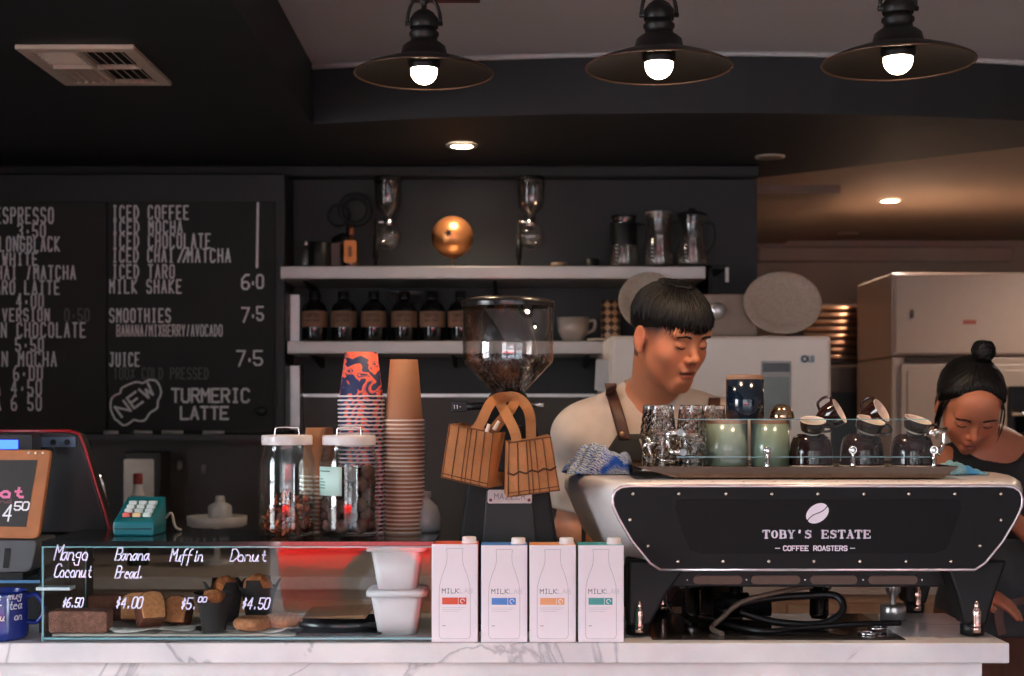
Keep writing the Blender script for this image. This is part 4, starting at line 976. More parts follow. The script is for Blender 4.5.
for x, y, lb in ((180, 466, 'small white wall hook above the payment terminal side'), (204, 470, 'small white wall hook above the white pedestal stand')):
    b = MB(); X = PX(x, 5.58); z = PZ(y, 5.58); b.box(X - .008, X + .008, 5.572, 5.585, z - .012, z + .02); b.tube(smoothpath([(X, 5.572, z - .008), (X, 5.555, z - .012), (X, 5.55, z + .004)]), .004, 8)
    tag(b.build('wall_hook', mat('white hook', (170, 166, 164), .5), org=(X, 5.585, z), bevel=.001), lb, 'wall hook')

# ---------- refrigerator ----------
Yr = 4.75; X0, X1, zt_ = PX(611, Yr), PX(832, Yr), PZ(335, Yr)
t = thing('refrigerator', 'white refrigerator with dispenser panel behind the male barista', 'refrigerator', ((X0 + X1) / 2, 5.1, .87))
m_fr = mat('fridge white', (234, 218, 206), .32, var=.03)
b = MB(); b.box(X0, X1, Yr + .06, 5.5, .8705, zt_); b.build('cabinet', m_fr, t, bevel=.008)
b = MB(); b.box(X0 + .002, X1 - .002, Yr, Yr + .055, .875, zt_ - .003); b.build('door', m_fr, t, bevel=.014, seg=3)
b = MB(); b.prism(rpoly(PX(761, Yr), PX(791, Yr), PZ(430, Yr), PZ(361, Yr), .004), Yr - .003, Yr + .001); b.build('dispenser_frame', mat('silver frame', (150, 145, 140), .4, .3), t)
b = MB(); b.box(PX(762.5, Yr), PX(789.5, Yr), Yr - .005, Yr - .002, PZ(372, Yr), PZ(363, Yr)); b.build('display', mat('dark display', (40, 38, 38), .15), t)
b = MB(); b.box(PX(764, Yr), PX(789, Yr), Yr - .005, Yr - .002, PZ(428, Yr), PZ(377, Yr)); b.build('dispenser_recess', mat('mirror steel', (110, 114, 110), .3, .6), t)
b = MB(); b.prism(rpoly(PX(800, Yr), PX(815, Yr), PZ(363, Yr), PZ(355, Yr), .004), Yr - .002, Yr + .001); b.build('brand_badge', mat('silver badge', (205, 205, 205), .3), t)
g = MB(); c_ = (PX(804.5, Yr), PZ(359, Yr)); ribbon(g, [(c_[0] + .009 * math.cos(a * PI / 6), c_[1] + .009 * math.sin(a * PI / 6)) for a in range(13)], .006, Yr - .0025)
ptext(g, 'LG', 808.5, 813.5, 356.6, 361.4, Yr - .0022, .9, 0, .7); g.build('badge_print', mat('badge dark', (60, 60, 66), .5), t)
# note papers at fridge side
b = MB(); b.add([(X0 - .002, 4.86, PZ(392, 4.9)), (X0 - .05, 4.84, PZ(390, 4.9)), (X0 - .045, 4.84, PZ(360, 4.9)), (X0 - .002, 4.86, PZ(360, 4.9))], [(0, 1, 2, 3)])
o = b.build('paper_note', mat('blue white paper', (206, 208, 212), .7), org=(X0 - .02, 4.86, PZ(375, 4.9))); o.modifiers.new('s', 'SOLIDIFY').thickness = .001; tag(o, 'white paper note sticking out from the fridge side', 'paper note')
# plates on the fridge
m_plate = mat('speckled cream stoneware', (178, 160, 142), .5, var=.22, scale=90)
def plate(px, py, rx, Yp, lean, label):
    b = MB(); r = rx / F * Yp
    b.lathe([(1e-4, .010), (r * .6, .010), (r * .7, .012), (r * .97, .026), (r, .024), (r * .98, .020), (r * .7, .003), (r * .55, .0), (1e-4, .0)], n=56)
    o = b.build('stoneware_plate', m_plate, org=(0, 0, 0)); o.location = (PX(px, Yp), Yp, PZ(py, Yp)); o.rotation_euler = (PI / 2 - lean, 0, 0)
    tag(o, label, 'plate', 'stoneware plates leaning on the refrigerator'); return o
plate(649, 303.5, 31, 5.02, .28, 'round stoneware plate leaning on the fridge behind the barista head')
plate(781.5, 304.5, 39, 4.98, .20, 'larger oval-looking stoneware plate leaning on the fridge end').scale = (1, .83, 1)
Yo = 4.92; t = thing('radio', 'grey box with a metal dial between the two plates', 'appliance', (PX(733, Yo), 5.0, zt_))
b = MB(); b.box(PX(704, Yo), PX(764, Yo), 5.04, 5.2, zt_ + .012, PZ(294, 5.04)); b.build('case', mat('warm grey case', (150, 132, 118), .5), t, bevel=.006)
b = MB(); Xd = PX(718, Yo) + .015; zd = PZ(310, 5.0); b.lathe([(1e-4, .03), (.024, .03), (.028, .024), (.030, 0)], n=32); b.xf(Matrix.Translation((Xd, 5.04, zd)) @ Matrix.Rotation(PI / 2, 4, 'X')); b.build('dial', m_steel, t)
b = MB(); 
for x in (708, 755): b.box(PX(x, Yo), PX(x + 6, Yo), 5.06, 5.18, zt_, zt_ + .012)
b.build('rubber_foot', m_black, t)

# ---------- kitchen ----------
m_kw = mat('kitchen appliance white', (168, 150, 139), .4, var=.05)
m_kd = mat('kitchen dark metal', (70, 56, 48), .3, .5, var=.2)
Yk = 6.2; X0 = PX(893, Yk)
t = thing('wall_oven_cabinet', 'upper pinkish white cabinet behind the female barista, with small red label', 'cabinet', (X0 + .5, 6.5, PZ(355, Yk)))
b = MB(); b.box(X0, X0 + 1.3, Yk + .02, 6.85, PZ(356, Yk), PZ(272, Yk)); b.build('cabinet_box', m_kw, t, bevel=.008)
b = MB(); b.box(X0 + .01, X0 + 1.29, Yk, Yk + .02, PZ(354, Yk), PZ(274, Yk)); b.build('door', m_kw, t, bevel=.006)
b = MB(); b.box(PX(963, Yk), PX(976, Yk), Yk - .002, Yk, PZ(324, Yk), PZ(320, Yk)); b.build('red_label', mat('red label', (150, 70, 60), .5), t)
b = MB(); b.box(PX(911, Yk), PX(913, Yk), Yk - .012, Yk, PZ(318, Yk), PZ(310, Yk)); b.build('catch', m_kd, t)
t = thing('freezer_cabinet', 'lower white cabinet under the red-labelled cabinet, with dark vent slot', 'cabinet', (X0 + .5, 6.5, 0))
b = MB(); b.box(X0, X0 + 1.3, Yk + .02, 6.85, 0, PZ(357, Yk)); b.build('cabinet_box', m_kw, t, bevel=.006)
b = MB(); b.prism(rpoly(PX(901, Yk), X0 + 1.28, .1, PZ(364, Yk), .01), Yk, Yk + .022); b.build('door', m_kw, t, bevel=.006)
b = MB(); b.prism(rpoly(PX(907, Yk), X0 + 1.2, .2, PZ(370, Yk), .01), Yk - .006, Yk); b.build('door_panel', m_kw, t, bevel=.003)
b = MB(); b.box(PX(905, Yk), PX(966, Yk), Yk + .005, Yk + .022, PZ(362.5, Yk), PZ(357, Yk)); b.build('vent_slot', m_kd, t)
Yv = 6.9; t = thing('slatted_ventilator', 'copper-toned slatted metal ventilator beyond the refrigerator', 'ventilator', (PX(850, Yv), 7.1, PZ(362, Yv)))
b = MB(); b.box(PX(806, Yv), PX(886, Yv), Yv + .05, 7.4, PZ(362, Yv), PZ(303, Yv)); b.build('housing', m_kd, t)
b = MB(); 
for k in range(8):
    z = PZ(308 + k * 7, Yv); b.cyl((PX(806, Yv), Yv + .03, z), (PX(882, Yv), Yv + .03, z), .013, n=12)
b.build('slat', mat('copper slat', (150, 110, 86), .3, .8), t)
b = MB(); b.box(PX(882, Yv), PX(888, Yv), Yv, 7.4, PZ(366, Yv), PZ(300, Yv)); b.build('side_post', m_kw, t)
t = thing('range_unit', 'dark brown kitchen unit with pale angular handle, below the slatted ventilator', 'kitchen unit', (PX(850, Yv), 7.1, 0))
b = MB(); b.box(PX(806, Yv), PX(886, Yv), Yv + .02, 7.4, 0, PZ(367, Yv)); b.build('unit_body', m_kd, t)
b = MB(); b.box(PX(858, Yv), PX(861, Yv), Yv, Yv + .02, PZ(386, Yv), PZ(369, Yv)); b.box(PX(858, Yv), PX(878, Yv), Yv, Yv + .02, PZ(387, Yv), PZ(384, Yv)); b.build('handle', m_white, t)
b = MB(); b.box(PX(820, Yv), PX(880, Yv), Yv + .01, Yv + .02, PZ(470, Yv), PZ(392, Yv)); b.build('oven_door', m_black, t)
b = MB(); zz = PZ(246, 8.0); b.box(PX(757, 8.08), PX(1010, 8.08), 8.02, 8.1, PZ(262, 8.05), PZ(247, 8.05)); tag(b.build('trim_3', m_kwall, org=(2, 8.06, PZ(262, 8.05)), bevel=.01), kind='structure')
Yo = 5.3; t = thing('black_oven', 'black oven with chrome bar beside the female barista shoulder', 'oven', (PX(1040, Yo), 5.5, 0))
b = MB(); b.box(PX(1012, Yo), PX(1120, Yo), Yo + .02, 5.36, 0, PZ(386, Yo)); b.build('oven_body', m_black, t, bevel=.006)
b = MB(); b.box(PX(1016, Yo), PX(1115, Yo), Yo, Yo + .02, .2, PZ(417, Yo)); b.build('oven_door', mat('oven glass', (14, 14, 15), .08), t)
b = MB(); b.cyl((PX(1010, Yo), Yo - .02, PZ(413, Yo)), (PX(1115, Yo), Yo - .02, PZ(413, Yo)), .012); b.cyl((PX(1016, Yo), Yo - .02, PZ(413, Yo)), (PX(1016, Yo), Yo + .02, PZ(413, Yo)), .008); b.build('handle', m_chrome, t)
b = MB(); b.box(PX(980, 4.6), PX(1120, 4.6), 4.6, 5.1, 0, PZ(640, 4.6)); tag(b.build('wooden_cupboard', mat('reddish brown wood', (98, 62, 48), .5, var=.3, scale=6), org=(PX(1040, 4.6), 4.8, 0), bevel=.004), 'low reddish-brown cupboard behind the female barista', 'cupboard')
# ---------- coffee grinder ----------
Yg = 3.02; XG = PX(508, Yg)
def gz(y): return PZ(y, Yg)
t = thing('coffee_grinder', 'black coffee grinder with a clear bean hopper, behind the milk cartons', 'coffee grinder', (XG, Yg, CT))
m_gr = mat('grinder black', (15, 15, 16), .5, var=.06, spec=.25); m_grg = mat('grinder grey panel', (40, 40, 41), .5, var=.06, spec=.3)
# hopper
R1 = 45.5 / F * Yg; zc0, zc1, zr = gz(396), gz(363), gz(304)
hp = None
b = MB(); b.lathe([(.026, zc0), (R1 * .97, zc1), (R1, zc1 + .008), (R1, zr), (R1 - .002, zr), (R1 - .002, zc1 + .009), (R1 * .97 - .003, zc1 + .002), (.024, zc0 + .003)], (XG, Yg, 0), 64); hp = b.build('hopper', glassm('hopper plastic', (250, 248, 246), 1.5, boost=4.), t)
b = MB(); b.lathe([(R1 + .0015, zr - .008), (R1 + .003, zr), (R1 + .002, zr + .006), (R1 * .8, zr + .012), (1e-4, zr + .014), (1e-4, zr + .002), (R1 - .004, zr - .001), (R1 - .001, zr - .008)], (XG, Yg, 0), 64); b.build('hopper_lid', mat('smoked lid', (30, 27, 25), .25, var=.1), t)
b = MB(); b.lathe([(.0255, zc0 - .035), (.042, zc0 - .03), (.043, zc0 - .008), (.040, zc0 + .002), (.030, zc0 + .010), (.0265, zc0 + .011)], (XG, Yg, 0), 40); b.build('hopper_collar', m_gr, t)
# beans inside the hopper (stuff)
b = MB(); rb = random.Random(5); zb = gz(359)
def bean(c, s=.0052):
    q = b.sph((0, 0, 0), (s * 1.3, s, s * .7), 4, rb.choice([0, 0, 1]))
    b.xf(Matrix.Translation(c) @ Euler((rb.random() * 3, rb.random() * 3, rb.random() * 3)).to_matrix().to_4x4(), q)
for i in range(1150):
    u = rb.random(); z = zc0 + .012 + (zb + .004 - zc0 - .012) * math.sqrt(u)
    rmax = (R1 - .009) if z > zc1 else .026 + (R1 * .97 - .026) * (z - zc0) / (zc1 - zc0) - .010
    a = rb.random() * 2 * PI; rr = rmax * (1 if rb.random() < .8 else math.sqrt(rb.random())); 
    if z > zb - .004: rr = rmax * math.sqrt(rb.random())
    bean((XG + rr * math.cos(a), Yg + rr * math.sin(a), z + .004 * math.sin(a * 2) * (z > zc1)))
core = [(.012, zc0 + .01), (R1 * .97 - .020, zc1), (R1 - .018, zb - .006), (1e-4, zb - .004)]
b.lathe(core, (XG, Yg, 0), 32, 2)
o = b.build('coffee_beans', [mat('roasted bean', (74, 42, 28), .35, var=.3, scale=80), mat('darker bean', (48, 28, 20), .35, var=.3, scale=80), mat('bean mass', (36, 22, 16), .8)], org=(XG, Yg, zc0 + .01))
tag(o, 'dark roasted coffee beans filling the lower half of the hopper', 'coffee beans', kind='stuff')
# body
b = MB(); 
def sec(z, hw, y0, y1): return [(XG + x, y, z) for x, y in ((-hw, y0), (hw, y0), (hw, y1), (-hw, y1))]
b.loft([sec(CT + .012, .118, Yg - .075, Yg + .15), sec(gz(560), .110, Yg - .072, Yg + .15), sec(gz(486), .086, Yg - .045, Yg + .14), sec(gz(420), .058, Yg - .04, Yg + .11), sec(gz(404), .052, Yg - .035, Yg + .10)], smooth=False)
b.build('grinder_body', m_gr, t, bevel=.008, seg=3)
b = MB(); b.loft([[(XG - .058 + q, Yg - .079, CT + .03), (XG + .070 + q, Yg - .079, CT + .03), (XG + .070 + q, Yg - .068, CT + .03), (XG - .058 + q, Yg - .068, CT + .03)] for q in (0,)] + [[(XG - .056, Yg - .0765, gz(560)), (XG + .062, Yg - .0765, gz(560)), (XG + .062, Yg - .066, gz(560)), (XG - .056, Yg - .066, gz(560))],
    [(XG - .045, Yg - .051, gz(489)), (XG + .050, Yg - .051, gz(489)), (XG + .050, Yg - .041, gz(489)), (XG - .045, Yg - .041, gz(489))]], smooth=False); b.build('front_panel', m_grg, t, bevel=.003)
b = MB(); b.box(XG - .125, XG + .125, Yg - .082, Yg + .16, CT + .0005, CT + .014); b.build('base_plate', m_gr, t, bevel=.004)
Yn = Yg - .062
b = MB(); q = b.prism(rpoly(-.046, .046, -.0145, .0145, .004), -.0015, .0015); n0 = len(b.v)
mb2 = MB(); text(mb2, 'MAZZER', -.032, -.006, .012, .0112, .0017, -.0016, .7)
for x in (-.040, .040): mb2.cyl((x, -.0025, -.008), (x, -.0005, -.008), .0035, n=12, mi=1)
M_ = Matrix.Translation((XG + .004, Yg - .0565, gz(495))) @ Matrix.Rotation(-.33, 4, 'X')
b.xf(M_); mb2.xf(M_)
b.build('name_plate', mat('name plate', (215, 200, 200), .3, .3), t, bevel=.0005); mb2.build('plate_lettering', [mat('plate letters', (140, 126, 128), .5), mat('plate rivet', (110, 60, 60), .4)], t)
b = MB(); b.cyl((XG - .10, Yg - .03, gz(407)), (XG - .03, Yg - .03, gz(405)), .008); b.build('dial_arm', m_black, t)
b = MB(); b.box(XG - .118, XG - .085, Yg - .038, Yg - .02, gz(412), gz(401)); b.build('dial_block', m_black, t, bevel=.002)
g = MB(); text(g, '11-', XG - .114, gz(408.5), .007, .006, .0012, Yg - .0383, .6); g.build('dial_marks', m_white, t)
for s_ in (-1, 1):
    b = MB(); b.tube([(XG + s_ * .04, Yg - .02, gz(405)), (XG + s_ * .075, Yg - .03, gz(405))], [.004, .0045], 10); b.build('lever', m_chrome, t)
b = MB(); b.cyl((XG - .016, Yg - .055, gz(397.5)), (XG - .016, Yg - .036, gz(397.5)), .0065, .0075, 16); b.build('white_knob', m_white, t)
# paper/bean spout piece
b = MB(); b.loft([sec(gz(470), .02, Yg - .09, Yg - .04), sec(gz(425), .03, Yg - .075, Yg - .03)], smooth=False); b.build('spout', m_gr, t, bevel=.003)

# ---------- bags ----------
m_bag = mat('woven orange tan jute', (188, 122, 70), .8, var=.25, scale=24, bump=.25)
m_bagd = mat('jute seam', (116, 70, 38), .85, var=.2, scale=40)
def bag(name_l, fl, fr, br, bl, Yf, D, side, straps, chev=False):
    """front face corners (pixels) at distance Yf; depth D"""
    t = thing('jute_bag', name_l, 'bag', P((bl[0] + br[0]) / 2, bl[1], Yf + D / 2), 'small jute bags hanging on the grinder')
    n = 10; vs = []
    C = [P(fl[0], fl[1], Yf), P(fr[0], fr[1], Yf), P(br[0], br[1], Yf), P(bl[0], bl[1], Yf)]
    dv = Vector((side[0], D, side[1]))
    def pt(u, v): return C[0] * (1 - u) * (1 - v) + C[1] * u * (1 - v) + C[2] * u * v + C[3] * (1 - u) * v
    b = MB()
    # outer shell as rounded loft: rings down v
    def ring(v, off=0.):
        out = []
        for k in range(n + 1):
            u = k / n; p = pt(u, v); bulge = -.008 * math.sin(PI * v) * math.sin(PI * u); out.append(p + Vector((0, bulge + off, -.003 * math.sin(PI * u) * (v < .01))))
        for k in range(n, -1, -1):
            u = k / n; p = pt(u, v) + dv; out.append(p + Vector((0, .006 * math.sin(PI * v) * math.sin(PI * u) - off, -.003 * math.sin(PI * u) * (v < .01))))
        return out
    rings = [ring(k / 8) for k in range(9)]
    b.loft(rings, smooth=False, caps=False); m0 = len(rings[0]); last = (len(rings) - 1) * m0
    b.f.append([last + i for i in range(m0)]); b.m.append(0); b.s.append(False)
    o = b.build('bag_body', m_bag, t); md = o.modifiers.new('s', 'SOLIDIFY'); md.thickness = .0025; md.offset = -1
    g = MB()
    for u in (.02, .22, .42, .5, .62, .8, .98):
        g.tube([pt(u, v / 8) + Vector((0, -.0005 - .008 * math.sin(PI * v / 8) * math.sin(PI * u), 0)) for v in range(9)], .0011, 6)
    g.tube([pt(k / n, .93) + Vector((0, -.001 - .008 * math.sin(PI * .93) * math.sin(PI * k / n), 0)) for k in range(n + 1)], .0011, 6)
    g.tube([pt(k / n, 0) + Vector((0, -.001, 0)) for k in range(n + 1)], .0016, 6)
    g.tube([pt(k / n, 1) + Vector((0, -.001, 0)) for k in range(n + 1)], .0016, 6)
    g.build('seam', m_bagd, t)
    if chev:
        g = MB(); zz = [pt(k / 8, .56 + .05 * (k % 2)) + Vector((0, -.001 - .0088 * math.sin(PI * .58) * math.sin(PI * k / 8), 0)) for k in range(9)]; g.tube(zz, .0022, 6); g.build('zigzag_stain', mat('dark stain', (92, 56, 32), .9, var=.3), t)
    for path in straps:
        b = MB(); pts = smoothpath([P(x, y, Y) for x, y, Y in path], 6); w = .0105; rg = []
        for i, p in enumerate(pts):
            tt = (pts[min(i + 1, len(pts) - 1)] - pts[max(0, i - 1)]).normalized(); sd = tt.cross(Vector((0, -1, 0)))
            if sd.length < .05: sd = Vector((1, 0, 0))
            sd.normalize(); nn = sd.cross(tt); rg.append([p + sd * w + nn * .001, p - sd * w + nn * .001, p - sd * w - nn * .001, p + sd * w - nn * .001])
        b.loft(rg, smooth=False); b.build('handle', m_bag, t)
    return t
YB1 = 2.90
bag('tan jute bag tilted away, hanging nearer the brown paper cups', (449, 424), (494, 433), (488, 488), (441, 477), YB1, .055, (.030, .002),
    [[(470, 436, 2.905), (480, 424, 2.90), (490, 404, 2.91), (500, 397.5, 2.955), (514, 399, 2.955), (511, 409, 2.93), (498, 424, 2.93), (489, 438, 2.945)]])
bag('tan jute bag hanging nearer the male barista, with a dark zigzag stain', (508, 443), (551, 437), (560, 490), (507, 497), 2.875, .055, (-.006, .005),
    [[(518, 446, 2.878), (514, 430, 2.875), (506, 414, 2.90), (500.5, 401, 2.958), (512, 396.5, 2.962), (523, 402, 2.945), (530, 416, 2.92), (531, 442, 2.925)]], chev=True)
b = MB(); 
for (a, y0, c_, y1) in ((487, 432, 489, 424), (494, 430, 499, 421)):
    b.tube([P(a, y0, 2.893), P(c_, y1, 2.893)], [.0045, .0035], 8)
tag(b.build('white_clip', mat('pale peg', (228, 205, 185), .5), org=P(491, 428, 2.893)), 'pale little peg clipped on the strap of the tilted jute bag', 'peg')

# ---------- espresso machine ----------
m_body = mat('machine pearl enamel', (232, 224, 220), .28, .0, var=.04, coat=.3)
m_panel = mat('machine black panel', (19, 19, 20), .55, var=.06, spec=.2)
m_inlay = mat('machine inlay', (12, 12, 13), .5, var=.05, spec=.15)
m_trim = mat('machine trim silver', (222, 208, 210), .25, .6)
XM0, XM1 = PX(613, 2.88), PX(1024, 2.88); XC = PX(817, 2.88); YM = 2.88
MC = (XC, 3.08, CT)
em = thing('espresso_machine', 'large espresso machine with black branded panel facing the room', 'espresso machine', MC)
def mir(pts): return pts + [(2 * XC - x, z) for x, z in reversed(pts)]
half = [(PX(x, YM), PZ(y, YM)) for x, y in ((660, 569.5), (650, 563), (632, 541), (619, 519), (613, 506), (612.5, 498), (615, 491), (621, 487), (630, 486))]
panel = mir(half)       # from bottom-left up and round to bottom-right
def grow(poly, s, dz=0):
    out = []
    cz = (PZ(569, YM) + PZ(486, YM)) / 2
    for x, z in poly:
        d = s if x < XC else -s
        out.append((x - d, z + (dz if z > cz else -dz * .3)))
    return out
b = MB()
secs = [(YM, 0.0, 0.004), (YM + .012, .004, .008), (YM + .05, .020, .011), (YM + .12, .045, .013), (YM + .22, .068, .014), (YM + .34, .082, .014), (YM + .43, .082, .012), (YM + .45, .07, .004)]
b.loft([[(x, y, z) for x, z in grow(panel, s, dz)] for y, s, dz in secs], smooth=True, caps=True)
o = b.build('shell', m_body, em)
b = MB(); b.prism(panel, YM - .006, YM - .0005); pn = b.build('front_panel', m_panel, em, bevel=.001)
b = MB(); b.tube([(x, YM - .004, z) for x, z in panel + panel[:1]], .0032, 8); b.build('panel_trim', m_trim, em)
# inlay
ih = [(PX(x, YM), PZ(y, YM)) for x, y in ((700, 553), (690, 549), (682, 530), (674, 507), (676, 500), (684, 499))]
b = MB(); b.prism(mir(ih), YM - .008, YM - .005); b.build('panel_inlay', m_inlay, em, bevel=.0005)
g = MB(); YL = YM - .0081
# bean logo
cx, cz = PX(816.5, YM), PZ(513, YM); N_ = 28
for sgn in (1, -1):
    pts = []
    for k in range(N_ + 1):
        a = PI * k / N_; px_, pz_ = math.cos(a) * .0245, math.sin(a) * .0165 * sgn + sgn * .0012
        pts.append((px_, pz_))
    pts += [(u * .0049, -.0022 * math.sin(u * PI / 5) + sgn * .0009) for u in range(-4, 5)]
    ca, sa = math.cos(.62), math.sin(.62)
    g.prism([(cx + x * ca - z * sa, cz + x * sa + z * ca) for x, z in pts], YL - .0008, YL)
# serif TOBY'S ESTATE
SER = {'T': [(0, 6, 4, 6, .7), (2, 0, 2, 6, 1.3), (1, 0, 3, 0, .5), (0, 6, 0, 4.6, .5), (4, 6, 4, 4.6, .5)],
 'B': [(.7, 0, .7, 6, 1.3), (0, 6, 2.6, 6, .6), (0, 0, 2.8, 0, .6), (.7, 3.1, 2.8, 3.1, .5), (3.1, 5.5, 3.1, 3.6, 1.2), (3.4, 2.6, 3.4, .5, 1.3)],
 'Y': [(2, 0, 2, 2.8, 1.3), (.6, 6, 2, 2.8, 1.2), (3.4, 6, 2, 2.8, .6), (-.1, 6, 1.4, 6, .5), (2.7, 6, 4.1, 6, .5), (1.1, 0, 2.9, 0, .5)],
 "'": [(2, 6, 1.8, 4.4, 1.2)],
 'E': [(.8, 0, .8, 6, 1.3), (0, 6, 3.8, 6, .6), (0, 0, 4, 0, .6), (.8, 3.1, 2.8, 3.1, .5), (3.8, 6, 3.8, 4.6, .5), (4, 0, 4, 1.5, .5), (2.8, 3.8, 2.8, 2.4, .5)],
 'A': [(2.1, 6, .5, 0, .6), (1.9, 6, 3.5, 0, 1.3), (1.1, 2, 3, 2, .5), (-.2, 0, 1.3, 0, .5), (2.6, 0, 4.3, 0, .5)],
 'S': [(3.4, 5.4, 2, 6, .6), (2, 6, .8, 5.2, .9), (.8, 5.2, .9, 4, 1.1), (.9, 4, 3.2, 2.6, 1.2), (3.2, 2.6, 3.3, 1, 1.1), (3.3, 1, 2, 0, .8), (2, 0, .5, .6, .6), (3.6, 6, 3.6, 4.5, .5), (.4, 0, .4, 1.5, .5)]}
def serif(s_, x0, x1, y0, y1):
    h = (y1 - y0) / F * YL; adv = (x1 - x0) / len(s_) / F * YL; sx_ = adv * .80 / 4; sz = h / 6
    for k, ch in enumerate(s_):
        ox = PX(x0, YL) + adv * (k + .1); oz = PZ(y1, YL)
        if ch == 'O':
            n = 20
            for i in range(n):
                a, c_ = 2 * PI * i / n, 2 * PI * (i + 1) / n
                def e(a, q): return (ox + sx_ * (2 + math.cos(a) * (2.1 - q * 1.35)), oz + sz * (3 + math.sin(a) * (3.2 - q * .65)))
                g.prism([e(a, 0), e(c_, 0), e(c_, 1), e(a, 1)], YL - .0008, YL)
        for st in SER.get(ch, ()):
            ribbon(g, [(ox + st[0] * sx_, oz + st[1] * sz), (ox + st[2] * sx_, oz + st[3] * sz)], st[4] * sx_ * 1.05, YL)
serif("TOBY'S ESTATE", 762, 871, 530.5, 538)
ptext(g, 'COFFEE ROASTERS', 783.5, 847, 546, 550.5, YL, 1.0, 0, .72)
g.box(PX(775, YL), PX(780, YL), YL - .0008, YL, PZ(548.6, YL), PZ(547.9, YL)); g.box(PX(850, YL), PX(855, YL), YL - .0008, YL, PZ(548.6, YL), PZ(547.9, YL))
g.build('brand_lettering', mat('brand white', (250, 240, 250), .5, var=.0), em)
for k, (x, y) in enumerate([(633, 494), (679, 494), (726, 494), (772, 494), (818, 494), (864, 494), (909, 494), (955, 494), (1001, 494), (630, 520), (648, 546), (1001, 520), (980, 546), (678, 561.5), (723, 561.5), (769, 561.5), (814, 561.5), (860, 561.5), (906, 561.5), (951, 561.5)]):
    b = MB(); b.sph(P(x, y, YM - .006), (.0036, .0025, .0036), 8); b.build('screw', mat('brass screw', (215, 200, 180), .25, .8), em)
# top seams & rivets on the shell
b = MB()
for x in range(650, 1000, 31): b.cyl((PX(x, 2.90), 2.895, PZ(484, 2.9) + .004), (PX(x, 2.90), 2.895, PZ(484, 2.9) + .0055), .003, n=10)
b.build('top_rivet', m_kd if 'm_kd' in globals() else m_black, em)
ZTOP = PZ(486, YM) + .014
# under chassis
b = MB(); b.box(PX(662, 2.95), PX(950, 2.95), 2.95, 3.25, PZ(587, 2.95), PZ(569, 2.95)); b.build('chassis', m_bmetal, em, bevel=.003)
m_slot = mat('slot bronze', (82, 64, 53), .45, .4)
for k, (a, c_) in enumerate(((693, 742), (751, 800), (810, 857), (868, 917))):
    b = MB(); b.prism(rpoly(PX(a, 2.95), PX(c_, 2.95), PZ(584, 2.95), PZ(575.5, 2.95), .0085), 2.946, 2.951); b.build('slot_plate', m_slot, em)
b = MB()
for x in (687, 746.5, 805, 863, 922): b.sph(P(x, 580, 2.95), .003, 6)
b.build('chassis_screw', m_chrome, em)
# legs
def leg(xt0, xt1, xb0, xb1, Yl):
    b = MB(); zt_, zb_ = PZ(560, Yl), CT + .024
    def q(z, a, c_, y0, y1): return [(a, y0, z), (c_, y0, z), (c_, y1, z), (a, y1, z)]
    b.loft([q(zb_, PX(xb0, Yl), PX(xb1, Yl), Yl - .012, Yl + .05), q((zt_ + zb_) / 2, PX((xb0 * .55 + xt0 * .45), Yl), PX((xb1 * .6 + xt1 * .4), Yl), Yl - .012, Yl + .055), q(zt_, PX(xt0, Yl), PX(xt1, Yl), Yl, Yl + .08)], smooth=False)
    l = b.build('leg', m_bmetal, em, bevel=.006)
    xc = PX((xb0 + xb1) / 2, Yl)
    b = MB(); b.lathe([(.001, .0025), (.023, .0025), (.024, .003), (.024, .022), (.021, .0255), (.001, .0255)], (xc, Yl + .012, CT + .0005), 28); b.build('rubber_foot', m_black, l)
    b = MB(); b.lathe([(.009, .0), (.0085, .012), (.0095, .018), (.0095, .030), (.006, .036), (.006, .042), (.0035, .049), (1e-4, .051)], (xc, Yl - .016, CT + .024), 20); b.cyl((xc, Yl - .016, CT + .010), (xc, Yl - .016, CT + .024), .0088); b.build('chrome_finial', mat('rose chrome', (226, 190, 176), .12, .95), l)
leg(628, 692, 627, 650, 2.885); leg(945, 1008, 963, 985, 2.885)
leg(668, 706, 652, 672, 3.20); leg(900, 940, 905, 925, 3.20)
# group heads, chrome cylinders
for x, r_ in ((691, .020), (819, .021)):
    b = MB(); Yc_ = 3.08; b.lathe([(r_ + .006, PZ(583, Yc_)), (r_ + .006, PZ(588, Yc_)), (r_, PZ(590, Yc_)), (r_, PZ(614, Yc_)), (r_ * .8, PZ(618, Yc_)), (1e-4, PZ(618, Yc_))], (PX(x, Yc_), Yc_, 0), 28); b.build('chrome_cylinder', m_chrome, em)
b = MB(); Yc_ = 3.12; 
b.cyl(P(712, 608, Yc_), P(770, 606, Yc_), .022); b.cyl(P(722, 604, Yc_), P(748, 604, Yc_), .026); b.cyl(P(735, 604, Yc_), P(735, 585, Yc_), .012); b.build('solenoid_valve', m_bmetal, em)
def hose(name, pts, r_, m):
    b = MB(); b.tube(smoothpath([P(*p) for p in pts], 8), r_, 10); return b.build(name, m, em)
hose('water_hose', [(812, 586, 3.02), (770, 594, 2.99), (740, 603, 2.97), (722, 618, 2.95), (712, 628, 2.93), (722, 634, 2.88)], .0055, mat('braided grey hose', (130, 112, 98), .4, .4, var=.3, scale=200))
hose('drain_hose', [(740, 612, 3.0), (775, 622, 2.98), (820, 624, 2.97), (842, 612, 2.98), (836, 596, 3.0), (800, 596, 3.02), (760, 600, 3.04), (720, 612, 3.06)], .008, m_black)
hose('drain_hose', [(700, 618, 3.04), (760, 631, 2.90), (800, 628, 2.92), (860, 624, 2.94), (900, 623, 2.96)], .006, m_black)
hose('thin_cable', [(663, 598, 3.0), (672, 612, 3.0), (684, 620, 3.0), (690, 624, 2.96)], .0028, m_black)
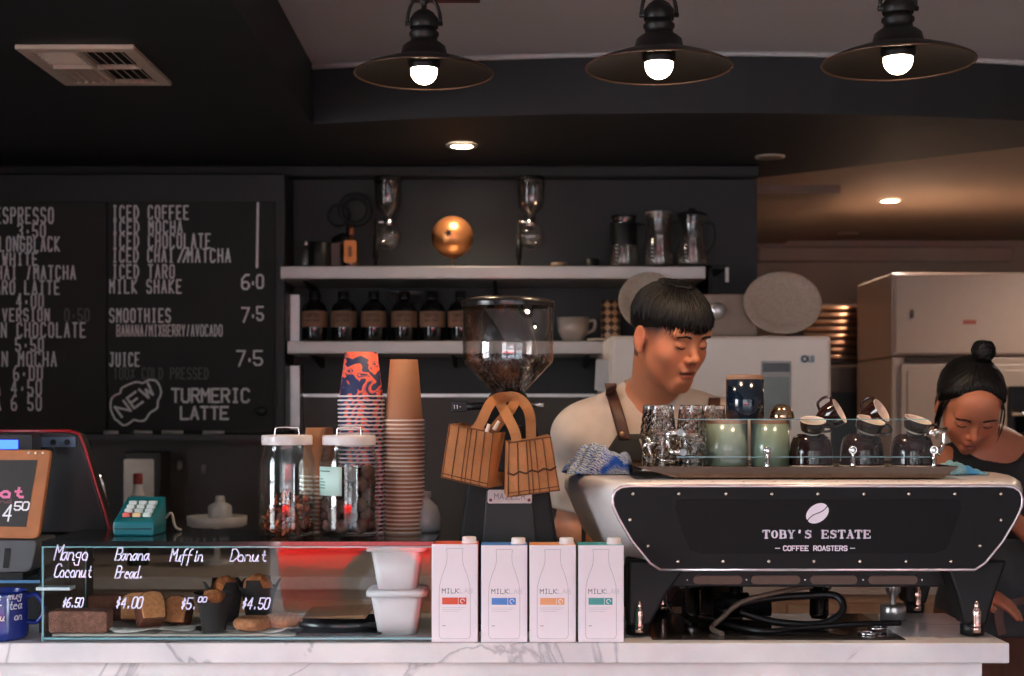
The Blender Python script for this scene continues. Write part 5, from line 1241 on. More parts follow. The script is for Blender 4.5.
hose('thin_cable', [(680, 590, 3.05), (684, 610, 3.02), (700, 624, 2.95)], .003, m_black)
b = MB(); b.tube([(PX(868, 2.9) + math.cos(a * PI / 12) * .018, 2.9 + math.sin(a * PI / 12) * .018, CT + .004) for a in range(25)], .0032, 6); b.tube([(PX(880, 2.92) + math.cos(a * PI / 12) * .018, 2.94 + math.sin(a * PI / 12) * .018, CT + .009) for a in range(25)], .003, 6)
tag(b.build('cable_loop', m_chrome, org=(PX(872, 2.9), 2.92, CT + .001)), 'shiny loop of cable lying on the marble beneath the espresso machine', 'cable')
b = MB(); Yt_ = 3.12; b.lathe([(1e-4, 0), (.028, 0), (.028, .028), (.024, .034), (1e-4, .034)], (PX(893, Yt_), Yt_, CT), 28); b.lathe([(.006, .03), (.006, .05), (.016, .06), (.016, .10), (1e-4, .105)], (PX(893, Yt_), Yt_, CT), 24)
tag(b.build('coffee_tamper', m_steel, org=(PX(893, Yt_), Yt_, CT)), 'steel tamper standing on the counter under the espresso machine', 'tamper')
# ---------- top tray and gallery ----------
m_bronze = mat('mirror bronze tray', (92, 72, 58), .15, .9, var=.05)
ZT0 = ZTOP + .0005; ZT1 = PZ(467, 2.95)
tr = thing('cup_tray', 'mirror-finish bronze tray on top of the espresso machine holding the cups', 'tray', ((PX(672, 2.93) + PX(950, 2.93)) / 2, 3.1, ZT0))
xa, xb = PX(676, 2.93), PX(943, 2.93)
b = MB(); ya, yb_ = 2.925, 3.27
r0 = [(xa, ya, ZT0), (xb, ya, ZT0), (xb, yb_, ZT0), (xa, yb_, ZT0)]
r1 = [(xa - .085, ya - .004, ZT1 + .002), (xb + .03, ya - .004, ZT1 + .002), (xb + .03, yb_ + .02, ZT1 + .002), (xa - .085, yb_ + .02, ZT1 + .002)]
r2 = [(x * 1 + (.004 if i in (0, 3) else -.004), y + (.004 if i < 2 else -.004), z) for i, (x, y, z) in enumerate(r1)]
r3 = [(x + (.004 if i in (0, 3) else -.004), y + (.004 if i < 2 else -.004), z + .003) for i, (x, y, z) in enumerate(r0)]
b.loft([r0, r1, r2, r3], smooth=False); b.build('tray_body', m_bronze, tr)
zs = ZT1 - .004
b = MB(); b.box(xa - .070, xb + .02, ya + .01, yb_, zs - .003, zs); b.build('glass_deck', mat('green tinted deck', (104, 112, 92), .15, .3, spec=.8), tr)
b = MB(); yg = 2.965; b.add([P(676, 464, yg), P(930, 464, yg), P(930, 419, yg), P(676, 419, yg)], [(0, 1, 2, 3)]); b.build('gallery_glass', glassm('gallery glass', (246, 251, 249), 1.5, boost=.35), tr)
b = MB(); b.box(PX(676, yg), PX(930, yg), yg - .0034, yg - .0008, PZ(419.8, yg), PZ(419, yg)); b.box(PX(676, yg), PX(930, yg), yg - .0034, yg - .0008, PZ(457.3, yg), PZ(456.5, yg)); b.build('glass_edge', m_edge, tr)
def post(x, yt, yb2):
    b = MB(); b.tube([P(x, yb2, yg - .008), P(x, yt + 4, yg - .008)], [.0065, .0045], 12); b.cyl(P(x, yt, yg - .016), P(x, yt, yg + .006), .0078); b.sph(P(x, yt, yg - .016), (.0075, .003, .0075), 8); b.cyl(P(x, yb2 - 9, yg - .008), P(x, yb2 - 5, yg - .008), .009); b.build('rail_post', m_chrome, tr)
post(767.5, 450.5, 478); post(853, 450, 477); post(934, 450, 477)
b = MB()
for a, c_ in (((666, 434), (682, 432)), ((666, 434), (670, 452)), ((670, 452), (684, 453))):
    A, B_ = P(a[0], a[1], yg - .008), P(c_[0], c_[1], yg - .008); b.tube([A, B_], .005, 8)
for x, y in ((680, 432.5), (683, 452.5)): b.cyl(P(x, y, yg - .014), P(x, y, yg + .006), .0075)
b.build('corner_bracket', m_chrome, tr)
b = MB(); b.tube([P(648, 446, 3.0), P(652, 458, 2.98), P(650, 464, 2.96)], .004, 8); b.cyl(P(642, 446, 3.0), P(656, 443, 3.0), .005); b.cyl(P(649, 438, 3.0), P(649, 452, 3.0), .004); b.build('side_bracket', m_chrome, tr)
b = MB(); b.tube([P(640, 440, 3.24), P(646, 458, 3.05), P(674, 462, 2.98)], .003, 8); b.build('side_rail', m_chrome, tr)
b = MB(); b.cyl(P(934, 432, yg), P(946, 430, yg + .02), .006); b.sph(P(932, 433, yg), .008, 8); b.tube(smoothpath([P(944, 430, yg + .02), P(943, 445, yg + .02), P(938, 455, yg + .01)]), .005, 8); b.build('corner_bracket', m_chrome, tr)
b = MB(); b.box(PX(652, 2.84), PX(905, 2.84), 2.835, 3.195, CT + .0003, CT + .002)
tag(b.build('shade_sheet', mat('painted shade sheet', (52, 45, 40), .12, var=.1), org=(PX(780, 2.84), 3.0, CT + .0003)), 'thin painted shade sheet under the espresso machine', 'mat')  # dark glossy sheet painted as the machine's shade and reflection on the marble
# ---------- mugs ----------
YC = 3.06; z0 = zs + .0006
m_sage = mat('sage green glaze', (132, 146, 128), .22, var=.08, coat=.4); m_bare = mat('unglazed brown clay', (136, 104, 82), .8, var=.1, scale=60)
m_navy = mat('navy glaze', (13, 25, 42), .15, var=.15, coat=.6)
def invmug(px, Y, z, r, h, mg, label, nm='ceramic_mug'):
    X = PX(px, Y); t = thing(nm, label, 'mug', (X, Y, z), 'upside-down mugs on the espresso machine')
    b = MB(); b.lathe([(r * .92, .0), (r, .002), (r, h * .90), (r * .9, h * .9), (r * .92, .003)], (X, Y, z), 48); b.build('glazed_wall', mg, t)
    b = MB(); b.lathe([(r, h * .90), (r * .985, h * .96), (r * .96, h), (1e-4, h)], (X, Y, z), 48); b.build('clay_foot', m_bare, t)
    return z + h
zt_ = invmug(725.5, YC, z0, .0475, .102, m_sage, 'sage green upside-down mug beside the stacked glass tumblers')
invmug(770, YC, z0, .0415, .102, m_sage, 'sage green upside-down mug beside the dark brown cups')
invmug(745, YC - .004, zt_ + .0005, .041, .094, m_navy, 'navy upside-down mug stacked on top of the sage green mugs')
b = MB(); b.sph((0, 0, 0), .019, 12); b.v = [Vector((v.x, v.y, max(v.z, -.003))) for v in b.v]; b.xf(Matrix.Translation((PX(775, YC + .045), YC + .05, zt_ + .001)))
b = MB(); X = PX(776.5, YC + .055); b.lathe([(.0001, .0), (.026, .0), (.027, .003), (.0245, .015), (.017, .026), (.008, .031), (1e-4, .032)], (X, YC - .005 + .0, zt_ + .001), 28)
tag(b.build('steel_dome', mat('brassy steel', (190, 160, 130), .12, .95), org=(X, YC, zt_)), 'shiny steel dome resting on the sage mug next to the navy mug', 'lid')
# tumblers
m_tum = mat('tumbler glass', (240, 238, 235), .02, var=0); m_tum.node_tree.nodes['Principled BSDF'].inputs['Transmission Weight'].default_value = 1
def tumbler():
    t = thing('glass_tumbler', 'x', 'glass', (0, 0, 0), 'upside-down glass tumblers on the espresso machine')
    b = MB(); n = 36; rings = []
    for r, z, f in ((.0335, 0, 0), (.0335, .004, 0), (.0325, .010, .05), (.0315, .018, .06), (.0305, .026, .06), (.0295, .034, .06), (.0285, .042, .06), (.0275, .050, .06), (.0265, .064, .02), (.025, .066, 0)):
        rings.append([(math.cos(2 * PI * k / n) * r * (1 - f * ((k // 2 + int(z * 130)) % 2)), math.sin(2 * PI * k / n) * r * (1 - f * ((k // 2 + int(z * 130)) % 2)), z) for k in range(n)])
    for r, z in ((.001, .066), (.001, .058), (.023, .056), (.028, .03), (.031, .003), (.032, 0)):
        rings.append([(math.cos(2 * PI * k / n) * r, math.sin(2 * PI * k / n) * r, z) for k in range(n)])
    b.loft(rings, smooth=False, caps=False); b.build('tumbler_glass', m_tum, t)
    return t
tb = tumbler(); first = True
tl = ['near the side bracket, bottom row', 'in the middle of the bottom row of tumblers', 'in the bottom row touching the sage mug']
zl = z0
pos = [(662, 3.03, 0, 'upside-down faceted tumbler in the bottom row at the tray end bracket'), (694, 3.03, 0, 'upside-down faceted tumbler in the bottom row behind the pentagon bracket and glass'),
       (656, 3.11, 0, 'upside-down faceted tumbler in the second bottom row, half behind the bracket end tumbler'), (688, 3.11, 0, 'upside-down faceted tumbler in the second bottom row, towards the sage mugs'),
       (661, 3.033, 1, 'upside-down faceted tumbler on the upper layer below the barista collar'), (691.5, 3.033, 1, 'upside-down faceted tumbler in the middle of the upper layer'),
       (655, 3.112, 1, 'upside-down faceted tumbler in the rear upper layer by the apron strap'), (713, 3.15, 1, 'upside-down faceted tumbler in the upper layer beside the navy mug')]
for px, Y, lay, lb in pos:
    z = z0 + lay * .0665
    if first: tb.location = (PX(px, Y), Y, z); tb['label'] = lb; first = False
    else: dup(tb, (PX(px, Y), Y, z), lb, rot=(0, 0, px))
dup(tb, (PX(720, 3.15), 3.15, z0), 'upside-down faceted tumbler in the bottom layer hidden behind the sage mug')
# brown cups
m_brg = mat('dark brown glaze', (40, 20, 18), .08, var=.1, coat=.3, spec=.4); m_cin = mat('white cup interior', (222, 206, 192), .3, var=.03)
def browncup(R, H, name, label, handle=True, big=False):
    t = thing(name, label, 'cup', (0, 0, 0), 'dark brown cups on the espresso machine')
    b = MB(); b.lathe([(1e-4, 0.001), (R * .62, 0), (R * .64, .003), (R * .84, .008), (R * .95, H * .35), (R, H * .7), (R, H)] if big else [(1e-4, 0.001), (R * .45, 0), (R * .5, .004), (R * .62, .010), (R * .88, H * .4), (R * .97, H * .75), (R, H)], n=40); b.build('cup_body', m_brg, t)
    b = MB(); b.lathe([(R, H), (R * .98, H + .001), (R * .94, H), (R * .90, H * .75), (R * .8, H * .4), (R * .5, H * .14), (1e-4, H * .1)], n=40); b.build('white_interior', m_cin, t)
    if handle:
        b = MB(); b.tube(smoothpath([(R * .9, 0, H * .82), (R * 1.3, 0, H * .9), (R * 1.55, 0, H * .65), (R * 1.4, 0, H * .35), (R * .85, 0, H * .3)]), R * .11, 8); b.build('handle', m_brg, t)
    return t
for i, (px, lb) in enumerate(((811, 'large dark brown upside-down cup standing next to the sage mug'), (862, 'large dark brown upside-down cup standing in the middle of three'), (912, 'large dark brown upside-down cup standing at the tray end by the blue cloth'))):
    t = browncup(.046, .068, 'coffee_cup', lb, handle=False, big=True)
    o = MB(); o.tube([(math.cos(a * PI / 20) * .0465, math.sin(a * PI / 20) * .0465, .068) for a in range(41)], .0012, 6); o.build('white_rim', m_cin, t)
    t.location = (PX(px, YC - .01), YC - .01, z0 + .0705); t.rotation_euler = (PI, 0, 0)
ztc = z0 + .0865
def lay(px, py, Y, rot, label, R=.031, H=.052):
    """mouth centre at pixel, rot = euler turning the cup axis"""
    t = browncup(R, H, 'espresso_cup', label); e = Euler(rot); c = P(px, py, Y) - e.to_matrix() @ Vector((0, 0, H))
    t.location = c; t.rotation_euler = (e.to_matrix() @ Matrix.Rotation(PI * .9, 3, 'Z')).to_euler() if rot[1] > .5 else rot; return t
lay(813, 420.5, 3.02, (math.radians(19), 0, 0), 'dark brown espresso cup with white mouth tilted to the room, near the navy mug', .0275, .036)
lay(839.5, 411, 3.06, (0, math.radians(62), math.radians(-25)), 'dark brown espresso cup lying on its side, looped handle raised beside the fridge', .029, .055)
lay(871, 420, 3.02, (math.radians(17), math.radians(13), 0), 'dark brown espresso cup tilted with its white mouth out above the middle large cup', .0305, .036)
lay(881.5, 410.5, 3.06, (0, math.radians(60), math.radians(-35)), 'dark brown espresso cup resting on top, mouth tipped toward the female barista', .028, .055)
lay(918, 419.5, 3.02, (math.radians(17), math.radians(14), 0), 'dark brown espresso cup tilted with white mouth out at the blue cloth end', .029, .036)
t = bpy.data.objects.get('espresso_cup.001')
for ch in t.children:
    if ch.name.startswith('handle'): pass
# ---------- cloths ----------
def cloth(cx, cy, Y, w, d, h, name_l, cols, seed, rx=0.):
    rd = random.Random(seed); nx, ny = 60, 36; X = PX(cx, Y); vs = []; ph = [rd.random() * 6 for _ in range(6)]
    for j in range(ny + 1):
        for i in range(nx + 1):
            u, v = i / nx, j / ny; r = math.sqrt((2 * u - 1) ** 4 + (2 * v - 1) ** 4)
            z = h * max(0, 1 - r) ** .45 * (.62 + .25 * math.sin(u * 9 + ph[0] + v * 3) + .18 * math.sin(v * 12 + ph[1] + u * 5) + .1 * math.sin((u - v) * 22 + ph[2])) * (.7 + rx * u)
            x = X + (u - .5) * w * (1 + .06 * math.sin(v * 7 + ph[3])); y = Y + (v - .5) * d * (1 + .08 * math.sin(u * 8 + ph[4]))
            vs.append((x, y, ZTOP + .001 + max(0, z)))
    b = MB(); b.add(vs, [(j * (nx + 1) + i, j * (nx + 1) + i + 1, (j + 1) * (nx + 1) + i + 1, (j + 1) * (nx + 1) + i) for j in range(ny) for i in range(nx)], 0, True)
    m = mat('woven cloth ' + str(seed), cols[0], .9, var=0, bump=.3, scale=200)
    nt = m.node_tree; N = nt.nodes; L = nt.links; bs = N['Principled BSDF']
    for l in list(bs.inputs['Base Color'].links): L.remove(l)
    tc = N.new('ShaderNodeTexCoord'); ns = N.new('ShaderNodeTexNoise'); ns.inputs['Scale'].default_value = 14; L.new(tc.outputs['Object'], ns.inputs[0])
    wv = N.new('ShaderNodeTexWave'); wv.inputs['Scale'].default_value = 75; wv.inputs['Distortion'].default_value = 7; wv.inputs['Detail Scale'].default_value = 2.5; wv.bands_direction = 'DIAGONAL'; L.new(tc.outputs['Object'], wv.inputs[0])
    r1 = N.new('ShaderNodeValToRGB'); r1.color_ramp.interpolation = 'EASE'; r1.color_ramp.elements[0].color = lin(cols[1]); r1.color_ramp.elements[1].color = lin(cols[0]); r1.color_ramp.elements[0].position = .25; r1.color_ramp.elements[1].position = .5; L.new(wv.outputs[0], r1.inputs[0])
    r2 = N.new('ShaderNodeValToRGB'); r2.color_ramp.elements[0].position = .54; r2.color_ramp.elements[1].position = .62; L.new(ns.outputs[0], r2.inputs[0])
    mx = N.new('ShaderNodeMix'); mx.data_type = 'RGBA'; L.new(r2.outputs[0], mx.inputs[0]); L.new(r1.outputs[0], mx.inputs[6]); mx.inputs[7].default_value = lin(cols[2]); L.new(mx.outputs[2], bs.inputs[0])
    o = b.build('cleaning_cloth', m, org=(X, Y, ZTOP)); md = o.modifiers.new('s', 'SOLIDIFY'); md.thickness = .003; md.offset = 1
    tag(o, name_l, 'cloth')
cloth(598, 462, 3.13, .145, .12, .072, 'crumpled blue and white cloth beside the male barista on the machine', ((206, 214, 212), (34, 96, 186), (24, 92, 200)), 11, .5)
cloth(960, 462, 3.10, .088, .10, .045, 'folded pale blue cloth at the machine end beside the female barista', ((150, 196, 208), (96, 160, 190), (70, 150, 205)), 12, -.4)
b = MB(); c = P(584, 506, 3.42); b.lathe([(1e-4, 0), (.018, 0), (.022, .05), (.019, .05), (1e-4, .004)], (c.x, c.y, 0), 20)
# ---------- signed-distance bodies turned into one continuous skin ----------
class Field:
    def __init__(s, xs, ys, zs):
        s.xs, s.ys, s.zs = [np.array(a, dtype=np.float32) for a in (xs, ys, zs)]
        s.D = np.full((len(xs), len(ys), len(zs)), 1.0, np.float32)
    def sub(s, lo, hi):
        r = []
        for a, l, h in zip((s.xs, s.ys, s.zs), lo, hi):
            i0, i1 = np.searchsorted(a, l), np.searchsorted(a, h)
            r.append(slice(max(0, i0 - 1), min(len(a), i1 + 1)))
        return tuple(r)
    def op(s, fn, c, rad, k=.02, mode='u'):
        """fn(X,Y,Z)->distance evaluated within rad of c"""
        m = rad + k + .01; r = s.sub([q - m for q in c], [q + m for q in c])
        X, Y, Z = np.meshgrid(s.xs[r[0]], s.ys[r[1]], s.zs[r[2]], indexing='ij')
        if X.size == 0: return
        d2 = fn(X, Y, Z); d1 = s.D[r]
        if mode == 'u':
            h = np.clip(.5 + .5 * (d1 - d2) / k, 0, 1); s.D[r] = d1 * (1 - h) + d2 * h - k * h * (1 - h)
        elif mode == 's':
            h = np.clip(.5 - .5 * (d1 + d2) / k, 0, 1); s.D[r] = d1 * (1 - h) - d2 * h + k * h * (1 - h)
        elif mode == 'i':
            s.D[r] = np.maximum(d1, d2)
    def ell(s, c, r, k=.02, mode='u', F_=None):
        R, T, sc = F_ if F_ else (np.eye(3), np.zeros(3), 1.)
        c = np.array(c, float); wc = T + R @ c * sc
        def fn(X, Y, Z):
            P_ = [(X - wc[0]), (Y - wc[1]), (Z - wc[2])]
            L_ = [(R[0, i] * P_[0] + R[1, i] * P_[1] + R[2, i] * P_[2]) / sc for i in range(3)]
            k0 = np.sqrt(sum((L_[i] / r[i]) ** 2 for i in range(3))) + 1e-9
            k1 = np.sqrt(sum((L_[i] / r[i] ** 2) ** 2 for i in range(3))) + 1e-9
            return (k0 * (k0 - 1) / k1) * sc
        s.op(fn, wc, max(r) * sc, k, mode)
    def cap(s, a, b, r1, r2, k=.02, mode='u', F_=None, flat=None):
        R, T, sc = F_ if F_ else (np.eye(3), np.zeros(3), 1.)
        a = T + R @ np.array(a, float) * sc; b = T + R @ np.array(b, float) * sc; r1 *= sc; r2 *= sc; ab = b - a; L2 = ab @ ab + 1e-9
        def fn(X, Y, Z):
            t = np.clip(((X - a[0]) * ab[0] + (Y - a[1]) * ab[1] + (Z - a[2]) * ab[2]) / L2, 0, 1)
            return np.sqrt((X - a[0] - t * ab[0]) ** 2 + (Y - a[1] - t * ab[1]) ** 2 + (Z - a[2] - t * ab[2]) ** 2) - (r1 + (r2 - r1) * t)
        s.op(fn, (a + b) / 2, math.sqrt(L2) / 2 + max(r1, r2), k, mode)
    def mesh(s):
        """surface nets"""
        D = s.D; sg = D < 0; nx, ny, nz = D.shape
        cnt = np.zeros((nx - 1, ny - 1, nz - 1), np.int8)
        for i in (0, 1):
            for j in (0, 1):
                for k in (0, 1): cnt += sg[i:nx - 1 + i, j:ny - 1 + j, k:nz - 1 + k]
        act = (cnt > 0) & (cnt < 8); I = np.argwhere(act); idx = -np.ones(act.shape, np.int64); idx[act] = np.arange(len(I))
        acc = np.zeros((len(I), 3)); num = np.zeros(len(I))
        cor = [(0, 0, 0), (1, 0, 0), (0, 1, 0), (1, 1, 0), (0, 0, 1), (1, 0, 1), (0, 1, 1), (1, 1, 1)]
        for a in range(8):
            for b in range(a + 1, 8):
                ca, cb = np.array(cor[a]), np.array(cor[b])
                if np.abs(ca - cb).sum() != 1: continue
                da = D[tuple((I + ca).T)]; db = D[tuple((I + cb).T)]; m = (da < 0) != (db < 0)
                t = np.where(m, da / np.where(m, da - db, 1), 0)
                acc[m] += (ca + (cb - ca) * t[:, None])[m]; num[m] += 1
        g = I + acc / num[:, None]
        V = np.stack([np.interp(g[:, q], np.arange(len(ax)), ax) for q, ax in enumerate((s.xs, s.ys, s.zs))], 1)
        Fs = []
        for ax in range(3):
            u, v = (ax + 1) % 3, (ax + 2) % 3
            sl0 = [slice(None)] * 3; sl1 = [slice(None)] * 3; sl0[ax] = slice(0, -1); sl1[ax] = slice(1, None)
            ch = sg[tuple(sl0)] != sg[tuple(sl1)]; E = np.argwhere(ch)
            E = E[(E[:, u] > 0) & (E[:, v] > 0) & (E[:, u] < D.shape[u] - 1) & (E[:, v] < D.shape[v] - 1)]
            eu = np.zeros(3, int); eu[u] = 1; ev = np.zeros(3, int); ev[v] = 1
            q = np.stack([idx[tuple((E - eu - ev).T)], idx[tuple((E - ev).T)], idx[tuple(E.T)], idx[tuple((E - eu).T)]], 1)
            fl = sg[tuple(E.T)]; q[~fl] = q[~fl][:, ::-1]; Fs.append(q)
        return V, np.concatenate(Fs)
def netobj(name, V, Fq, mt, parent, colfn=None, smooth_it=1):
    off = np.array(parent.location)
    me = bpy.data.meshes.new(name); me.vertices.add(len(V)); me.loops.add(len(Fq) * 4); me.polygons.add(len(Fq))
    if smooth_it:
        for _ in range(smooth_it):
            acc = np.zeros_like(V); n = np.zeros(len(V))
            for a in range(4):
                b = (a + 1) % 4
                np.add.at(acc, Fq[:, a], V[Fq[:, b]]); np.add.at(n, Fq[:, a], 1); np.add.at(acc, Fq[:, b], V[Fq[:, a]]); np.add.at(n, Fq[:, b], 1)
            V = V * .5 + .5 * acc / n[:, None]
    me.vertices.foreach_set('co', (V - off).astype(np.float32).ravel()); me.loops.foreach_set('vertex_index', Fq.ravel().astype(np.int32))
    me.polygons.foreach_set('loop_start', np.arange(0, len(Fq) * 4, 4, dtype=np.int32)); me.polygons.foreach_set('loop_total', np.full(len(Fq), 4, np.int32))
    me.polygons.foreach_set('use_smooth', np.ones(len(Fq), bool)); me.update(calc_edges=True); me.validate()
    if colfn is not None:
        C_ = colfn(V); at_ = me.color_attributes.new('Col', 'FLOAT_COLOR', 'POINT'); at_.data.foreach_set('color', np.concatenate([C_, np.ones((len(V), 1))], 1).astype(np.float32).ravel())
    me.materials.append(mt); o = bpy.data.objects.new(name, me); COL.objects.link(o); o.parent = parent; return o
def axis(a, b, fine, h1, h0):
    """from a to b, step h1 within the fine intervals, h0 outside"""
    out = [a]; x = a
    while x < b:
        d = min([max(0, l - x, x - h) for l, h in fine] + [9])
        x += h1 if d <= 0 else min(h0, h1 + d * .18); out.append(x)
    return out
def head(f, HF, female=False):
    e = lambda c, r, k=.02, mode='u': f.ell(c, r, k, mode, HF)
    c_ = lambda a, b, r1, r2, k=.02, mode='u': f.cap(a, b, r1, r2, k, mode, HF)
    e((0, .012, .034), (.074, .090, .076), .01)
    e((0, -.022, -.010), (.063, .066, .085), .03)
    if female: e((0, -.030, -.066), (.042, .046, .040), .028); c_((0, -.062, -.100), (0, -.060, -.098), .015, .015, .022)
    else: e((0, -.028, -.064), (.056, .054, .044), .028); c_((-.010, -.062, -.100), (.010, -.062, -.100), .018, .018, .026)
    for s in (-1, 1):
        e((s * .038, -.052, -.028), (.026, .024, .026), .022)            # cheek
        e((s * .030, -.078, .022), (.024, .009, .008), .014)             # brow
    e((0, -.074, .052), (.046, .018, .034), .03)                          # forehead
    for s in (-1, 1):
        e((s * .031, -.094, .001), (.015, .010, .010), .010, 's')        # socket
        e((s * .031, -.0755, -.001), (.0150, .0125, .0115), .004)        # lid over the eye
        c_((s * .019, -.0885, -.0065), (s * .043, -.0845, -.0065), .0009, .0009, .0018, 's')  # lid line
    w = .92 if female else 1.05
    c_((0, -.080, .010), (0, -.099, -.026), .0065 * w, .0090 * w, .010)   # bridge
    e((0, -.1035, -.030), (.0095 * w, .0095, .0085), .006)               # tip
    for s in (-1, 1):
        e((s * .0125 * w, -.093, -.034), (.0068, .0090, .0068), .005)
        e((s * .0062, -.1005, -.0395), (.0036, .0042, .0032), .002, 's')
    e((0, -.083, -.052), (.022, .012, .016), .012)
    e((0, -.0895, -.0590), ((.018 if female else .0215), .0070, .0045), .005)                  # upper lip
    e((0, -.0875, -.0718), ((.0155 if female else .0180), .0075, .0055), .005)                  # lower lip
    c_((-.021, -.0945, -.0652), (.021, -.0945, -.0652), .0019 if female else .0030, .0019 if female else .0030, .003, 's')
    e((0, -.078, -.084), (.020, .010, .008), .012)
    for s in (-1, 1):                                                      # ears
        e((s * .0755, .010, -.008), (.007, .019, .030), .008)
        e((s * .0830, .006, -.006), (.006, .011, .019), .004, 's')
        e((s * .0735, .004, -.034), (.006, .009, .009), .005)
def hf(pos, yaw, pitch, roll, sc):
    """yaw > 0 turns the face toward +x, pitch > 0 looks down"""
    M = Matrix.Rotation(math.radians(yaw), 3, 'Z') @ Matrix.Rotation(math.radians(pitch), 3, 'X') @ Matrix.Rotation(math.radians(roll), 3, 'Y')
    return (np.array(M), np.array(pos, float), sc)
def tow(HF, p): return Vector(HF[1] + HF[0] @ np.array(p, float) * HF[2])
def toloc(HF, V): return ((V - HF[1]) @ HF[0]) / HF[2]
def hand(f, w, d, up, sc=1., curl=.5, side=1):
    """five-fingered hand from wrist w along d; palm normal up"""
    w = np.array(w, float); d = np.array(d, float); d /= np.linalg.norm(d); up = np.array(up, float); up -= d * (up @ d); up /= np.linalg.norm(up); r = np.cross(d, up) * side
    f.ell(w + d * .045 * sc, (.038 * sc,) * 3, .012) if False else None
    for o_ in (-.026, -.009, .009, .024):
        f.cap(w + r * o_ * .5 * sc, w + d * .085 * sc + r * o_ * sc, .015 * sc, .0125 * sc, .012)
    for i, (o_, L_) in enumerate(((-.030, .066), (-.010, .078), (.011, .074), (.030, .058))):
        p = w + d * .085 * sc + r * o_ * sc; dd = d.copy(); rad = .0092
        for sgm in (.45, .32, .23):
            dd = dd - up * curl; dd /= np.linalg.norm(dd); q = p + dd * L_ * sgm * sc; f.cap(p, q, rad * sc, (rad - .0008) * sc, .003); p = q; rad -= .0009
    p = w + d * .02 * sc - r * .026 * sc; dd = d - r * .9; dd /= np.linalg.norm(dd)
    q = p + dd * .045 * sc; f.cap(p, q, .0135 * sc, .011 * sc, .008); dd = d - up * .5; dd /= np.linalg.norm(dd); f.cap(q, q + dd * .03 * sc, .0105 * sc, .009 * sc, .003)

SK = np.array(lin((196, 134, 104))[:3])
def skincol(HF, female, base=(196, 134, 104)):
    b0 = np.array(lin(base)[:3])
    def fn(V):
        L_ = toloc(HF, V); C_ = np.tile(b0, (len(V), 1)); x, y, z = L_.T
        def blend(m, col):
            m = np.clip(m, 0, 1)[:, None]; return C_ * (1 - m) + np.array(lin(col)[:3]) * m
        lip = 1.1 - (np.abs(x) / .0205) ** 2 - ((z + .0655) / .0115) ** 2
        C_ = blend((lip > .12) * (y < -.07) * np.clip(lip * 2, 0, 1) * .8, (166, 88, 74) if not female else (164, 82, 74))
        for s in (-1, 1):   # blush on cheeks, ears, nose
            C_ = blend(.30 * np.exp(-(((x - s * .04) / .022) ** 2 + ((z + .03) / .02) ** 2)) * (y < -.02), (206, 110, 84))
            C_ = blend(.5 * np.exp(-(((x - s * .078) / .012) ** 2 + ((z + .008) / .035) ** 2)), (200, 108, 80))
        C_ = blend(.3 * np.exp(-((x / .014) ** 2 + ((z + .032) / .014) ** 2)) * (y < -.08), (200, 112, 86))
        ml = np.exp(-((z + .0655) / .0018) ** 2) * (np.abs(x) < .021) * (y < -.078); C_ = blend(ml * .9, (70, 30, 28))
        for s in (-1, 1):   # nostrils
            C_ = blend(.9 * np.exp(-(((x - s * .0062) / .003) ** 2 + ((z + .0405) / .003) ** 2)) * (y < -.085), (70, 34, 28))
        if not female:      # clipped hair at the sides
            sd = np.clip((np.abs(x) - .045) / .008, 0, 1) * np.clip((y + .062 - .35 * np.clip(.03 - z, 0, 1)) / .022, 0, 1) * (z > -.03)
            nk = (y > .03) & (z > -.06)
            fade = np.clip((z + .02) / .04, 0, 1); C_ = blend(sd * (1 - 1. * ((np.abs(x) > .077) & (z < .024) & (y < .030) & (y > -.010))) * fade * .85, (40, 30, 27)); C_ = blend(nk * .8, (36, 28, 26))
        else:
            sc_ = (z > .060 + .3 * np.clip(np.abs(x) - .03, 0, 1) * -1) | (y > .0) & (z > -.03); C_ = blend(((y > .01) & (z > -.04)) * .9, (30, 22, 20))
        return C_
    return fn
m_skin = mat('human skin', (190, 130, 100), .48, var=.05, scale=60, attr='Col', spec=.4)
try:
    bs = m_skin.node_tree.nodes['Principled BSDF']; bs.inputs['Subsurface Weight'].default_value = .12; bs.inputs['Subsurface Radius'].default_value = (.02, .008, .004); bs.inputs['Subsurface Scale'].default_value = .3
except Exception: pass
m_hair = mat('black hair', (12, 10, 10), .48, var=.3, scale=60, spec=.3)
m_shirt = mat('grey beige cotton', (196, 180, 168), .85, var=.08, scale=40, bump=.15, bscale=300)
m_apron = mat('charcoal apron', (34, 33, 33), .75, var=.15, scale=50)
m_leather = mat('brown leather', (84, 52, 40), .5, var=.2, scale=30)
m_tank = mat('black tank top', (24, 24, 26), .8, var=.12)
m_teal2 = mat('dark slate apron', (48, 54, 58), .8, var=.15, scale=30)

